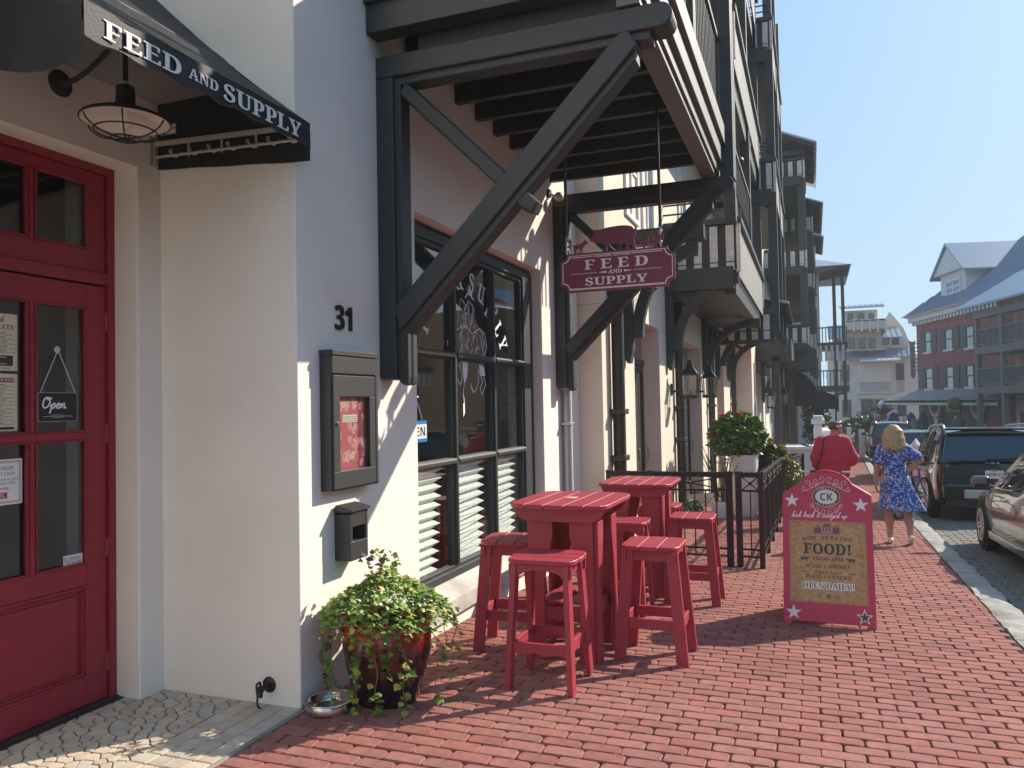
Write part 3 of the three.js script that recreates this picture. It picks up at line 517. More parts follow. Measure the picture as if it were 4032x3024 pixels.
{
  const z = -1.1995, paper = (t, x0, y0, x1, y1, mt, name) => mesh(name, bx(x0, y0, z - .0265, x1, y1, z - .0252, 0), M.paper, t) && mesh('print', quad([x0, y0, z - .0245], [x1 - x0, 0, 0], [0, y1 - y0, 0]), mt, t);
  const old = (c, W, H) => { const g = c.createLinearGradient(0, 0, W, 0); c.fillStyle = '#e4dac2'; c.fillRect(0, 0, W, H); for (let i = 0; i < 900; i++) { c.fillStyle = `rgba(${150 + rnd() * 60 | 0},${120 + rnd() * 50 | 0},${70 + rnd() * 40 | 0},.10)`; const e = rnd() < .6; c.beginPath(); c.arc(e ? (rnd() < .5 ? rnd() * 30 : W - rnd() * 30) : rnd() * W, rnd() * H, rnd() * 14, 0, 7); c.fill(); } };
  const m1 = canvasTex(512, 640, (c, W, H) => {
    old(c, W, H); c.strokeStyle = '#b3222e'; script(c, 'ird', 250, 96, 42, 9); script(c, 'B', 190, 96, 40, 9); c.fillStyle = '#b3222e'; c.font = '40px serif'; c.fillText('\u2767', 410, 70);
    c.fillStyle = '#2c2622'; c.font = 'bold 76px serif'; c.textAlign = 'right'; c.fillText('EATS', 470, 176); c.textAlign = 'center';
    ['BEAN TACOS', 'RICE TACOS', 'LOADED WRAP', 'BAKED GOODS', 'PLAIN BAGEL'].forEach((s, i) => { c.font = 'bold 25px serif'; c.fillStyle = '#2c2622'; c.fillText(s, 300, 222 + i * 50); c.fillStyle = '#5b5048'; fakeLines(c, 100, 230 + i * 50, 380, 2, 10, i); });
    c.fillStyle = '#3b3330'; c.fillRect(60, 468, 400, 118); c.fillStyle = '#e8dfca'; c.font = 'bold 24px sans-serif'; c.fillText('HOUR SPECIALS', 290, 498); c.font = 'bold 40px serif'; c.fillText('5', 290, 536); c.font = 'bold 20px sans-serif'; c.fillText('BLOODY MARY   MIMOSA', 270, 570);
    c.fillStyle = '#5b5048'; fakeLines(c, 60, 598, 380, 3, 12, 8);
  });
  const m2 = canvasTex(512, 640, (c, W, H) => {
    old(c, W, H); c.fillStyle = '#6d2b33'; c.beginPath(); c.moveTo(120, 40); c.lineTo(480, 48); c.lineTo(450, 72); c.lineTo(480, 98); c.lineTo(120, 92); c.fill(); c.fillStyle = '#efe4cf'; c.font = 'bold 42px serif'; c.textAlign = 'center'; c.fillText('SANDWICHES', 300, 84, 330);
    for (let i = 0; i < 11; i++) { c.fillStyle = '#2c2622'; c.font = 'bold 20px serif'; c.fillText(['SALAD WRAP', 'TURKEY WRAP', 'ROASTED', 'VEGGIE', 'CHICKEN WRAP', 'CHEESE', 'SOUP', 'HOUSE WRAP', 'BURGERS', 'WRAPS', 'GREENS'][i], 300, 130 + i * 42); c.fillStyle = '#5b5048'; fakeLines(c, 130, 136 + i * 42, 340, 2, 9, i + 20); }
    c.fillStyle = '#2c2622'; c.fillRect(130, 594, 340, 28);
  });
  const m3 = canvasTex(512, 512, (c, W, H) => {
    c.fillStyle = '#f2efeb'; c.fillRect(0, 0, W, H); c.strokeStyle = '#a32f4a'; c.lineWidth = 7; c.strokeRect(26, 26, W - 52, H - 52); c.lineWidth = 3; c.strokeRect(40, 40, W - 80, H - 80);
    c.fillStyle = '#4a4448'; c.textAlign = 'center'; c.font = '56px sans-serif'; c.fillText('NO LONGER', W / 2, 120); c.fillText('ACCEPT CASH', W / 2, 184, 420); c.font = '34px sans-serif'; c.fillText('AT THIS TIME, BUT WE ONLY', W / 2, 240, 420); c.fillText('ACCEPT CREDIT CARDS', W / 2, 280, 420); c.strokeStyle = '#a32f4a'; script(c, 'nderanding', 170, 336, 20, 3);
    c.fillStyle = '#a32f4a'; c.fillRect(180, 372, 150, 66); c.fillStyle = '#fff'; c.font = 'bold 26px serif'; c.fillText('FEED', W / 2, 400); c.fillText('SUPPLY', W / 2, 428);
  });
  const m4 = canvasTex(256, 128, (c, W, H) => { c.fillStyle = '#e9e7e3'; c.fillRect(0, 0, W, H); c.strokeStyle = '#222'; c.lineWidth = 8; c.beginPath(); c.arc(36, 46, 20, 0, 5); c.stroke(); c.fillStyle = '#222'; c.font = 'bold 34px sans-serif'; c.fillText('COASTAL', 66, 50, 178); c.font = '15px sans-serif'; c.fillText('RESTAURANT SUPPLY', 68, 70); c.font = 'bold 27px monospace'; c.fillText('850-632-1667', 40, 104, 200); });
  const P = (x0, y0, x1, y1, tx, nm, label, cat) => { const t = thing(nm, label, cat); paper(t, x0, y0, x1, y1, printM(tx), 'sheet'); };
  P(-1.02, 1.93, -.778, 2.232, m1, 'menu_poster', 'yellowed menu sheet headed eats behind the door glass, the upper of two', 'menu');
  P(-1.02, 1.61, -.778, 1.914, m2, 'menu_poster', 'yellowed sandwich menu behind the door glass, the lower of two', 'menu');
  P(-.99, 1.222, -.752, 1.462, m3, 'notice', 'white notice about cash with red border on the lower left door pane', 'notice');
  P(-.505, .829, -.38, .889, m4, 'sticker', 'small white installer sticker in the bottom corner of the door glass', 'sticker');
  const o = thing('open_sign', 'dark hanging sign reading Open in white script on the door glass', 'sign', [-.54, 1.735, z - .02]);
  const oc = canvasTex(512, 384, (c, W, H) => {
    c.fillStyle = '#23272a'; c.fillRect(0, 0, W, H); c.strokeStyle = '#d8d8d4'; c.lineWidth = 5; c.beginPath(); c.roundRect(10, 10, W - 20, H - 20, 14); c.stroke(); c.strokeStyle = '#f2f2ee'; script(c, 'Open', 50, 210, 70, 19, .2);
    c.lineWidth = 4; c.beginPath(); c.moveTo(70, 312); c.lineTo(190, 306); c.moveTo(322, 306); c.lineTo(442, 312); c.stroke(); for (const [x, r] of [[200, 14], [226, 18], [256, 20], [286, 18], [312, 14]]) { c.beginPath(); c.arc(x, 308, r, 0, 5.2); c.stroke(); }
  });
  mesh('board', bx(-.129, -.086, -.004, .129, .086, 0, .002), M.charcoal, o); mesh('print', quad([-.128, -.085, .0015], [.256, 0, 0], [0, .17, 0]), printM(oc), o);
  for (const s of [-1, 1]) mesh('cord', rod([s * .11, .082, .002], [0, .322, .002], .0022, .0022, 6), M.paper, o);
  mesh('suction_cup', [lathe([[0, .014], [.008, .013], [.012, .006], [.02, 0], [0, 0]], 16).rotateX(Math.PI / 2).translate(0, .325, -.004)], mat(.6, .6, .58, { roughness: .2 }), o);
}
// ---------- in the shop window ----------
{
  const z = -.19;
  const pale = mat(.9, .9, .88, { roughness: .8, side: THREE.DoubleSide });
  const ranks = [['left', 1.52, 2.26, 1.17, .0], ['middle', 2.44, 3.16, 1.17, .0], ['right', 3.335, 4.0, 1.15, .0]];
  ranks.forEach(([nm, a, b, top]) => {
    const t = thing('pleated_shade', `white pleated paper shade in the ${nm} bottom pane of the shop window`, 'shade'); const pos = [], N = 22, y = (i) => top - (top - .34) * i / N * (1 - .0 * i);
    for (let i = 0; i < N; i++) { const p = (k) => [y(k), z - (k & 1 ? .055 : 0), (k & 1 ? -.06 : 0) - .004 * k * (nm === 'left' ? 1.2 : .3)]; const [y0, z0, d0] = p(i), [y1, z1, d1] = p(i + 1), s = nm === 'left' ? 0 : .1 * i / N; pos.push(a, y0, z0, a, y1 - s, z1, b + d1, y1, z1, a, y0, z0, b + d1, y1, z1, b + d0, y0, z0); }
    const g = new THREE.BufferGeometry(); g.setAttribute('position', new THREE.Float32BufferAttribute(pos, 3)); g.computeVertexNormals(); mesh('pleats', g, pale, t);
    mesh('head_strip', bx(a, top, z - .06, b, top + .03, z, .003), M.white2, t);
  });
  const t = thing('open_sign', 'blue and white open sign hanging inside the left shop window pane', 'sign', [1.72, 1.5, z + .03]);
  const tx = canvasTex(384, 256, (c, W, H) => { c.fillStyle = '#f4f4f2'; c.fillRect(0, 0, W, H); c.fillStyle = '#1f7fd6'; c.fillRect(0, 0, W, 42); c.fillRect(0, H - 42, W, 42); c.fillStyle = '#15161a'; c.font = 'bold 150px sans-serif'; c.textAlign = 'center'; c.fillText('OPEN', W / 2, 182, 350); });
  mesh('board', bx(-.2, -.085, -.004, .2, .085, 0, .001), M.white2, t); mesh('print', quad([-.2, -.085, .001], [.4, 0, 0], [0, .17, 0]), printM(tx), t);
  for (const s of [-1, 1]) mesh('cord', rod([s * .13, .083, .001], [.03, .25, .001], .002, .002, 6), M.paper, t); mesh('hook', ball(.03, .27, .0, .018), M.steel, t);
  // painted lettering and rider on the panes
  const paint = canvasTex(2048, 1792, (c, W, H) => {
    c.clearRect(0, 0, W, H); const X = (x) => (x - 1.5) / 2.6 * W, Y = (y) => (3.02 - y) / 1.9 * H; c.fillStyle = '#dfe3ee'; c.strokeStyle = '#dfe3ee';
    const L = [['F', 1.88, 2.36, -1.15], ['E', 2.0, 2.55, -.95], ['E', 2.16, 2.70, -.75], ['D', 2.33, 2.82, -.5], ['&', 2.585, 2.82, -.12], ['S', 2.86, 2.83, .15], ['U', 3.08, 2.76, .35], ['P', 3.25, 2.62, .6], ['P', 3.40, 2.62, .75], ['L', 3.50, 2.46, .95], ['Y', 3.62, 2.32, 1.15]];
    for (const [s, x, y, a] of L) { c.save(); c.translate(X(x), Y(y)); c.rotate(a); c.font = 'bold 230px serif'; c.textAlign = 'center'; c.scale(.72, 1); c.fillText(s, 0, 80); c.restore(); }
    c.lineCap = c.lineJoin = 'round';
    const pl = (w, pts, fill) => { c.lineWidth = w; c.beginPath(); pts.forEach(([x, y], i) => i ? c.lineTo(X(x), Y(y)) : c.moveTo(X(x), Y(y))); if (fill) { c.closePath(); c.fill(); } c.stroke(); };
    // bucking horse
    pl(9, [[2.50, 2.36], [2.60, 2.40], [2.72, 2.42], [2.86, 2.36], [3.02, 2.42], [3.15, 2.38], [3.20, 2.26], [3.13, 2.16], [3.04, 2.06], [3.10, 1.98], [3.16, 1.90], [3.06, 1.80], [3.02, 1.86], [3.08, 1.92], [2.98, 2.04], [2.98, 1.92], [2.92, 1.84], [2.86, 1.82], [2.80, 1.9], [2.83, 1.84]]);
    pl(9, [[2.62, 2.40], [2.60, 2.2], [2.50, 2.1], [2.48, 1.96], [2.58, 1.88], [2.63, 1.98], [2.56, 2.06], [2.66, 2.14], [2.74, 2.02], [2.68, 1.92], [2.63, 1.82], [2.66, 1.72]]);
    pl(3, [[2.63, 1.72], [2.66, 1.72], [2.665, 1.64], [2.63, 1.60]], true); pl(3, [[2.62, 2.1], [2.75, 2.12], [2.72, 1.96], [2.66, 1.9]], true); pl(3, [[3.0, 2.08], [3.12, 2.06], [3.14, 1.98], [3.04, 1.98]], true);
    pl(7, [[2.72, 2.42], [2.70, 2.56], [2.78, 2.66], [2.88, 2.62], [2.88, 2.48], [2.80, 2.40]]); pl(14, [[2.72, 2.68], [2.78, 2.73], [2.9, 2.68]]); pl(12, [[2.78, 2.76], [2.86, 2.74], [2.86, 2.69]], true); pl(5, [[2.74, 2.6], [2.62, 2.66], [2.56, 2.54], [2.54, 2.4]]);
    c.lineWidth = 4; for (let i = 0; i < 110; i++) { const x = rr(2.58, 3.16), y = rr(2.2, 2.66); if (x > 2.95 && y > 2.42) continue; c.beginPath(); c.moveTo(X(x), Y(y)); c.quadraticCurveTo(X(x + rr(-.04, .04)), Y(y + rr(-.06, 0)), X(x + rr(-.05, .05)), Y(y - rr(.02, .1))); c.lineWidth = rr(2, 7); c.stroke(); }
    pl(3, [[2.32, 2.26], [2.42, 2.30], [2.46, 2.22], [2.42, 2.16], [2.34, 2.18]], true);
  });
  const q = quad([1.5, 1.12, -.1555], [2.6, 0, 0], [0, 1.9, 0]);
  mesh('lettering', q, new THREE.MeshStandardMaterial({ map: paint, transparent: true, roughness: .9, side: THREE.DoubleSide }), shop.children.find(c => c.name === 'shop_window'));
}
// ---------- steel dog bowl ----------
{
  const t = thing('dog_bowl', 'stainless steel dog bowl on the bricks by the white wall corner', 'bowl', [.035, 0, .165]);
  mesh('bowl', lathe([[.0, .004], [.118, .004], [.128, .0], [.131, .02], [.118, .062], [.126, .066], [.141, .066], [.143, .062], [.141, .058], [.137, .062], [.125, .063], [.115, .055], [.098, .018], [.06, .012], [0, .011]], 56), M.steel, t);
}
// ---------- glazed pot and its ivy ----------
function leafGeo(n = 0) { // lobed ivy leaf, folded along its rib; about 6 triangles
  const p = [[0, 0], [.42, .12], [.5, .45], [.3, .62], [0, 1], [-.3, .62], [-.5, .45], [-.42, .12]], z = (x) => -.22 * Math.abs(x), pos = [];
  for (let i = 1; i < 7; i++) { for (const k of [0, i, i + 1]) pos.push(p[k][0], p[k][1], z(p[k][0]) - .12 * p[k][1] ** 2); }
  const g = new THREE.BufferGeometry(); g.setAttribute('position', new THREE.Float32BufferAttribute(pos, 3)); g.setAttribute('uv', new THREE.Float32BufferAttribute(pos.filter((_, i) => i % 3 < 2), 2)); return g;
}
const leafBase = leafGeo();
function leaves(list, base = leafBase) {   // list of [pos, dir, size, roll, rgb]
  const n = base.attributes.position.count, pos = new Float32Array(list.length * n * 3), col = new Float32Array(list.length * n * 3), v = V(), m = new THREE.Matrix4(), X = V(), Y = V(), Z = V();
  list.forEach(([p, d, s, roll, c], i) => {
    Y.set(...d).normalize(); Z.set(rr(-.6, .6) + .2, 1, rr(-.6, .6) + .3).addScaledVector(Y, -Z.dot(Y)); X.crossVectors(Y, Z).normalize(); Z.crossVectors(X, Y); m.makeBasis(X, Y, Z);
    for (let k = 0; k < n; k++) { v.fromBufferAttribute(base.attributes.position, k).multiplyScalar(s).applyMatrix4(m); pos.set([v.x + p[0], v.y + p[1], v.z + p[2]], (i * n + k) * 3); col.set(c, (i * n + k) * 3); }
  });
  const g = new THREE.BufferGeometry(); g.setAttribute('position', new THREE.BufferAttribute(pos, 3)); g.setAttribute('color', new THREE.BufferAttribute(col, 3)); g.computeVertexNormals();
  g.setAttribute('uv', new THREE.BufferAttribute(new Float32Array(list.length * n * 2), 2)); g.userData.keepUV = true; return g;
}
const leafM = phy(1, 1, 1, { vertexColors: true, roughness: .55, side: THREE.DoubleSide, transmission: .25, thickness: 0 });
{
  const C = [.31, gy(.31), .385];
  const t = thing('plant_pot', 'glazed pot, red rim over dark maroon, planted with ivy', 'pot', C);
  const glaze = canvasTex(512, 512, (c, W, H) => {
    const S = [[0, '#a30f22'], [.16, '#a8132a'], [.24, '#5a0d16'], [.34, '#3f0c10'], [.6, '#330a12'], [1, '#1a0918']]; const g = c.createLinearGradient(0, 0, 0, H); S.forEach(([a, b]) => g.addColorStop(a, b)); c.fillStyle = g; c.fillRect(0, 0, W, H);
    for (let i = 0; i < 260; i++) { const x = rnd() * W; c.fillStyle = `rgba(${120 + rnd() * 60 | 0},${10 + rnd() * 40 | 0},20,.22)`; c.fillRect(x, H * .15, rr(2, 9), rr(20, 110)); }
    for (let i = 0; i < 300; i++) { c.fillStyle = `rgba(${rnd() * 90 | 0},${rnd() * 20 | 0},${20 + rnd() * 40 | 0},.16)`; c.beginPath(); c.ellipse(rnd() * W, H * (.25 + .75 * rnd()), rr(4, 22), rr(10, 50), 0, 0, 7); c.fill(); }
  });
  const prof = [[0, .004], [.15, .004], [.172, 0], [.186, .03], [.215, .12], [.242, .22], [.258, .31], [.259, .36], [.250, .41], [.243, .43], [.246, .437], [.262, .44], [.268, .455], [.266, .475], [.255, .485], [.238, .485], [.232, .47], [.228, .42], [0, .42]];
  const lg = lathe(prof, 56); const p = lg.attributes.position, uv = lg.attributes.uv; for (let i = 0; i < p.count; i++) uv.setY(i, p.getY(i) / .487); lg.userData.keepUV = true;
  const keep = lg.toNonIndexed ? lg : lg; keep.userData.keepUV = true;
  mesh('body', keep, phy(1, 1, 1, { map: glaze, roughness: .16, clearcoat: .6, clearcoatRoughness: .08, bumpMap: T.rough, bumpScale: .0008 }), t);
  mesh('soil', lathe([[0, .45], [.229, .438]], 24), M.sand, t);
  const iv = thing('ivy', 'bright green ivy mounded over and trailing down the glazed pot', 'plant', C);
  const green = () => { const k = rnd(); return k < .55 ? [rr(.18, .30), rr(.29, .40), rr(.03, .06)] : k < .85 ? [rr(.08, .14), rr(.18, .27), .03] : k < .95 ? [rr(.36, .5), rr(.42, .52), .06] : [.5, .4, .06]; };
  const list = [];
  for (let i = 0; i < 2100; i++) {
    const a = rnd() * 6.283, u = Math.sqrt(rnd()), lean = .04, R0 = .33 + .09 * fbm(Math.cos(a) * 2 + 9, Math.sin(a) * 2 + 9, 64, 3, 5), r = u * R0;
    const top = .535 + .22 * Math.pow(1 - u, .8) + .09 * (fbm(Math.cos(a) * r * 9 + 20, Math.sin(a) * r * 9 + 20, 64, 3, 15) - .5), y = top - rnd() * rnd() * .10 - (u > .86 ? rnd() * .05 : 0);
    list.push([[Math.cos(a) * r, y, Math.sin(a) * r], [Math.cos(a) + rr(-.8, .8), rr(-.3, .7) - u * .5, Math.sin(a) + rr(-.8, .8)], rr(.022, .048), 0, green()]);
  }
  for (let i = 0; i < 60; i++) { const s = i % 2; list.push([[(s ? .1 : -.08) + rr(-.05, .05), .72 + rr(0, .14), rr(-.06, .06) - .05], [rr(-1, 1), rr(.2, 1), rr(-1, 1)], rr(.025, .045), 0, s ? green() : [.09, .05, .03]]); }
  mesh('foliage', leaves(list), leafM, iv, null, 'stuff');
  const stemM = mat(.2, .16, .07), vines = [[2.9, .30, .52], [3.2, .29, .56], [2.35, .31, .46], [3.85, .33, .6], [1.75, .36, .5], [1.2, .4, .36], [.6, .42, .34], [4.4, .4, .5], [2.65, .29, .3]];
  vines.forEach(([a, r, len], k) => {
    const ca = Math.cos(a), sa = Math.sin(a), pts = []; for (let i = 0; i <= 6; i++) { const s = i / 6, y = .5 - len * s; const rad = i === 0 ? .24 : Math.max(r - .04 * s * s, .0) + .012 * Math.sin(i * 2 + k); const b = a + (k % 2 ? .12 : -.1) * s + .04 * Math.sin(i * 1.7); pts.push([Math.cos(b) * rad, Math.max(y, .012), Math.sin(b) * rad * 1]); }
    const g = sub('vine', iv); mesh('stem', tube(pts, .0028, 5), stemM, g); const cv = new THREE.CatmullRomCurve3(pts.map(q => V(...q))), L = [];
    for (let i = 0; i < len * 70; i++) { const q = cv.getPoint(rnd()); L.push([[q.x + rr(-.025, .025) + ca * .012, q.y + rr(-.02, .02), q.z + rr(-.025, .025) + sa * .012], [ca + rr(-1, 1), rr(-1, .4), sa + rr(-1, 1)], rr(.026, .05), 0, green()]); }
    mesh('leaf_cluster', leaves(L), leafM, g, null, 'stuff');
  });
}
// ---------- red wooden bar tables and stools ----------
function outline(w, d, r, bow = .012) {  // plan with bowed sides and round corners, w along x, d along z
  const p = [], a = w / 2, b = d / 2; const arc = (cx, cz, s) => { for (let i = 0; i <= 4; i++) { const t = s + i / 4 * Math.PI / 2; p.push([cx + Math.cos(t) * r, cz + Math.sin(t) * r]); } };
  arc(a - r, b - r, 0); p.push([0, b + bow]); arc(-a + r, b - r, Math.PI / 2); arc(-a + r, -b + r, Math.PI); p.push([0, -b - bow]); arc(a - r, -b + r, Math.PI * 1.5); return p;
}
const clipX = (poly, x, keepLess) => { const out = []; for (let i = 0; i < poly.length; i++) { const a = poly[i], b = poly[(i + 1) % poly.length], s = keepLess ? 1 : -1, fa = (a[0] - x) * s, fb = (b[0] - x) * s; if (fa <= 0) out.push(a); if (fa * fb < 0) { const t = fa / (fa - fb); out.push([x, a[1] + (b[1] - a[1]) * t]); } } return out; };
// planks of a top: strips across x, running along z
function planks(poly, cuts, y, th, gap, parent, name) {
  for (let i = 0; i + 1 < cuts.length; i++) { let q = clipX(clipX(poly, cuts[i + 1] - gap / 2, true), cuts[i] + gap / 2, false); mesh(name, ext(q.map(([x, z]) => [x, -z]), th, .004, 3).rotateX(-Math.PI / 2).translate(0, y, 0), M.redwood, parent); }
}
function wavy(w, h, kind) { // board seen from the front, w wide, h high, lower edge cut
  const p = [[-w / 2, h], [w / 2, h], [w / 2, 0]];
  if (kind === 'arch') { p.push([w / 2 - .05, 0]); for (let i = 0; i <= 8; i++) { const a = i / 8 * Math.PI; p.push([Math.cos(a) * (w / 2 - .06), Math.sin(a) * h * .55]); } p.push([-w / 2 + .05, 0]); }
  else for (let i = 1; i < 10; i++) { const u = i / 10; p.push([w / 2 - u * w, -.016 * Math.abs(Math.sin(u * Math.PI * 2.5)) + .012]); }
  p.push([-w / 2, 0]); return p;
}
function makeStool() {
  const t = thing('bar_stool', 'red', 'stool');
  planks(outline(.40, .43, .075), [-.3, -.066, .066, .3], .762, .028, .009, t, 'seat_plank');
  const foot = [.215, .20], head = [.15, .165];
  for (const sx of [-1, 1]) for (const sz of [-1, 1]) {
    const b = V(sx * foot[0], 0, sz * foot[1]), h = V(sx * head[0], .762, sz * head[1]); const d = h.clone().sub(b);
    const g = new THREE.BoxGeometry(.078, 1, .034, 1, 1, 1); const p = g.attributes.position;
    for (let i = 0; i < p.count; i++) { const s = p.getY(i) + .5, q = b.clone().addScaledVector(d, s); p.setXYZ(i, q.x + p.getX(i) - sx * .0, q.y, q.z + p.getZ(i)); } g.computeVertexNormals();
    mesh('leg', g, M.redwood, t); const bolts = []; for (const [yy, dx] of [[.70, .0], [.68, .02], [.27, .0], [.25, .02]]) { const q = b.clone().addScaledVector(d, yy / .762); bolts.push(rod([q.x + dx, q.y, q.z + sz * .016], [q.x + dx, q.y, q.z + sz * .0185], .005, .005, 8)); } mesh('bolt', bolts, M.redEdge, t, null, 'stuff');
  }
  for (const s of [-1, 1]) {
    mesh('apron', bx(-.125, .685, s * .152 - .012, .125, .760, s * .152 + .012, .003), M.redwood, t);
    mesh('arched_apron', ext(wavy(.40, .075, 'arch'), .022, .002).rotateY(Math.PI / 2).translate(s * .168 - .011, .684, 0), M.redwood, t);
    mesh('stretcher', bx(-.175, .225, s * .172 - .014, .175, .295, s * .172 + .014, .003), M.redwood, t);
    mesh('scalloped_stretcher', ext(wavy(.37, .07, 'wave'), .026, .002).rotateY(Math.PI / 2).translate(s * .196 - .013, .222, 0), M.redwood, t);
  }
  return t;
}
const stool0 = makeStool();
const stoolAt = [[.95, 1.175, .02, 'red bar stool nearest the viewer, in front of the front red table'], [1.665, .66, R(98), 'red bar stool between the front red table and the shop window'], [1.765, 1.69, R(90), 'red bar stool right of the front red table, long shadow behind it'],
  [3.68, 1.69, R(91), 'red bar stool right of the rear red table, beside the black railing'], [3.10, 1.17, .03, 'red bar stool between the two red bar tables, mostly hidden'], [4.72, 1.19, -.04, 'red bar stool behind the rear red table, only its seat edge showing']];
stoolAt.forEach(([x, z, a, label], i) => { const s = i ? copyOf(stool0, label, [0, 0, 0]) : stool0; s.position.set(x, gy(x), z); s.rotation.set(0, a, 0); tag(s, label, 'stool', 'red wooden bar stools'); });
function makeTable() {
  const t = thing('bar_table', 'red', 'table'), H = 1.09;
  // planks run along x, so the plan is laid out turned a quarter
  const g = sub('top', t); g.rotation.y = Math.PI / 2; planks(outline(.70, .84, .13, .02), [-.5, -.21, -.07, .07, .21, .5], H - .03, .03, .009, g, 'plank');
  for (const s of [-1, 1]) {
    const a = [[-.32, .095], [.32, .095], [.315, .07], [.29, .03], [.235, .0], [-.235, 0], [-.29, .03], [-.315, .07]];
    mesh('apron', ext(a, .035, .003).rotateY(-Math.PI / 2).translate(s * .315 + .0175, H - .126, 0), M.redwood, t);
    mesh('apron', bx(-.3, H - .115, s * .205 - .015, .3, H - .031, s * .205 + .015, .003), M.redwood, t);
    mesh('shelf_rail', bx(-.20, .30, s * .19 - .016, .20, .39, s * .19 + .016, .003), M.redwood, t);
    mesh('shelf_rail', bx(s * .25 - .016, .28, -.17, s * .25 + .016, .37, .17, .003), M.redwood, t);
    mesh('shelf_slat', bx(-.24, .392, s * .09 - .07, .24, .412, s * .09 + .07, .003), M.redwood, t);
  }
  // each leg: two boards that meet at the corner, the inner edges curved in
  const vase = (w0, w1) => { const p = [[0, 0], [0, H - .128]]; for (let i = 0; i <= 10; i++) { const u = i / 10, y = (H - .128) * (1 - u), k = u < .12 ? 1 : u < .5 ? 1 - .42 * Math.sin((u - .12) / .38 * Math.PI / 2) : .58 + .16 * (u - .5); p.push([w0 * k, y]); } return p; };
  for (const sx of [-1, 1]) for (const sz of [-1, 1]) {
    const A = ext(vase(.165), .032, .003), l = sub('leg', t, [sx * .265, 0, sz * .225]);
    let f = A.clone(); if (sz > 0) f = flip(f.scale(-1, 1, 1)); f.rotateY(-Math.PI / 2); // board across x, reaching inward along z
    f.computeBoundingBox(); f.translate(-f.boundingBox.min.x - .016 + sx * .0, 0, 0); mesh('leg_board', f, M.redwood, l);
    let h = ext(vase(.14), .032, .003); if (sx > 0) h = flip(h.scale(-1, 1, 1)); h.computeBoundingBox(); h.translate(-sx * .018, 0, -h.boundingBox.min.z - .016 + sz * .012); mesh('leg_board', h, M.redwood, l);
  }
  return t;
}
const table0 = makeTable(); const tableAt = [[1.665, 1.13, 'red wooden bar table in front, its base and top nearest the window pane'], [3.95, 1.15, 'red wooden bar table at the rear, beside the black railing']];
tableAt.forEach(([x, z, label], i) => { const s = i ? copyOf(table0, label, [0, 0, 0]) : table0; s.position.set(x, gy(x), z); s.rotation.set(0, i ? .01 : -.02, 0); tag(s, label, 'table', 'red wooden bar tables'); mesh('number_tile', bx(-.05 - .0, 1.0905, -.04, .05, 1.094, .03, .001), mat(.6, .4, .33), s); });
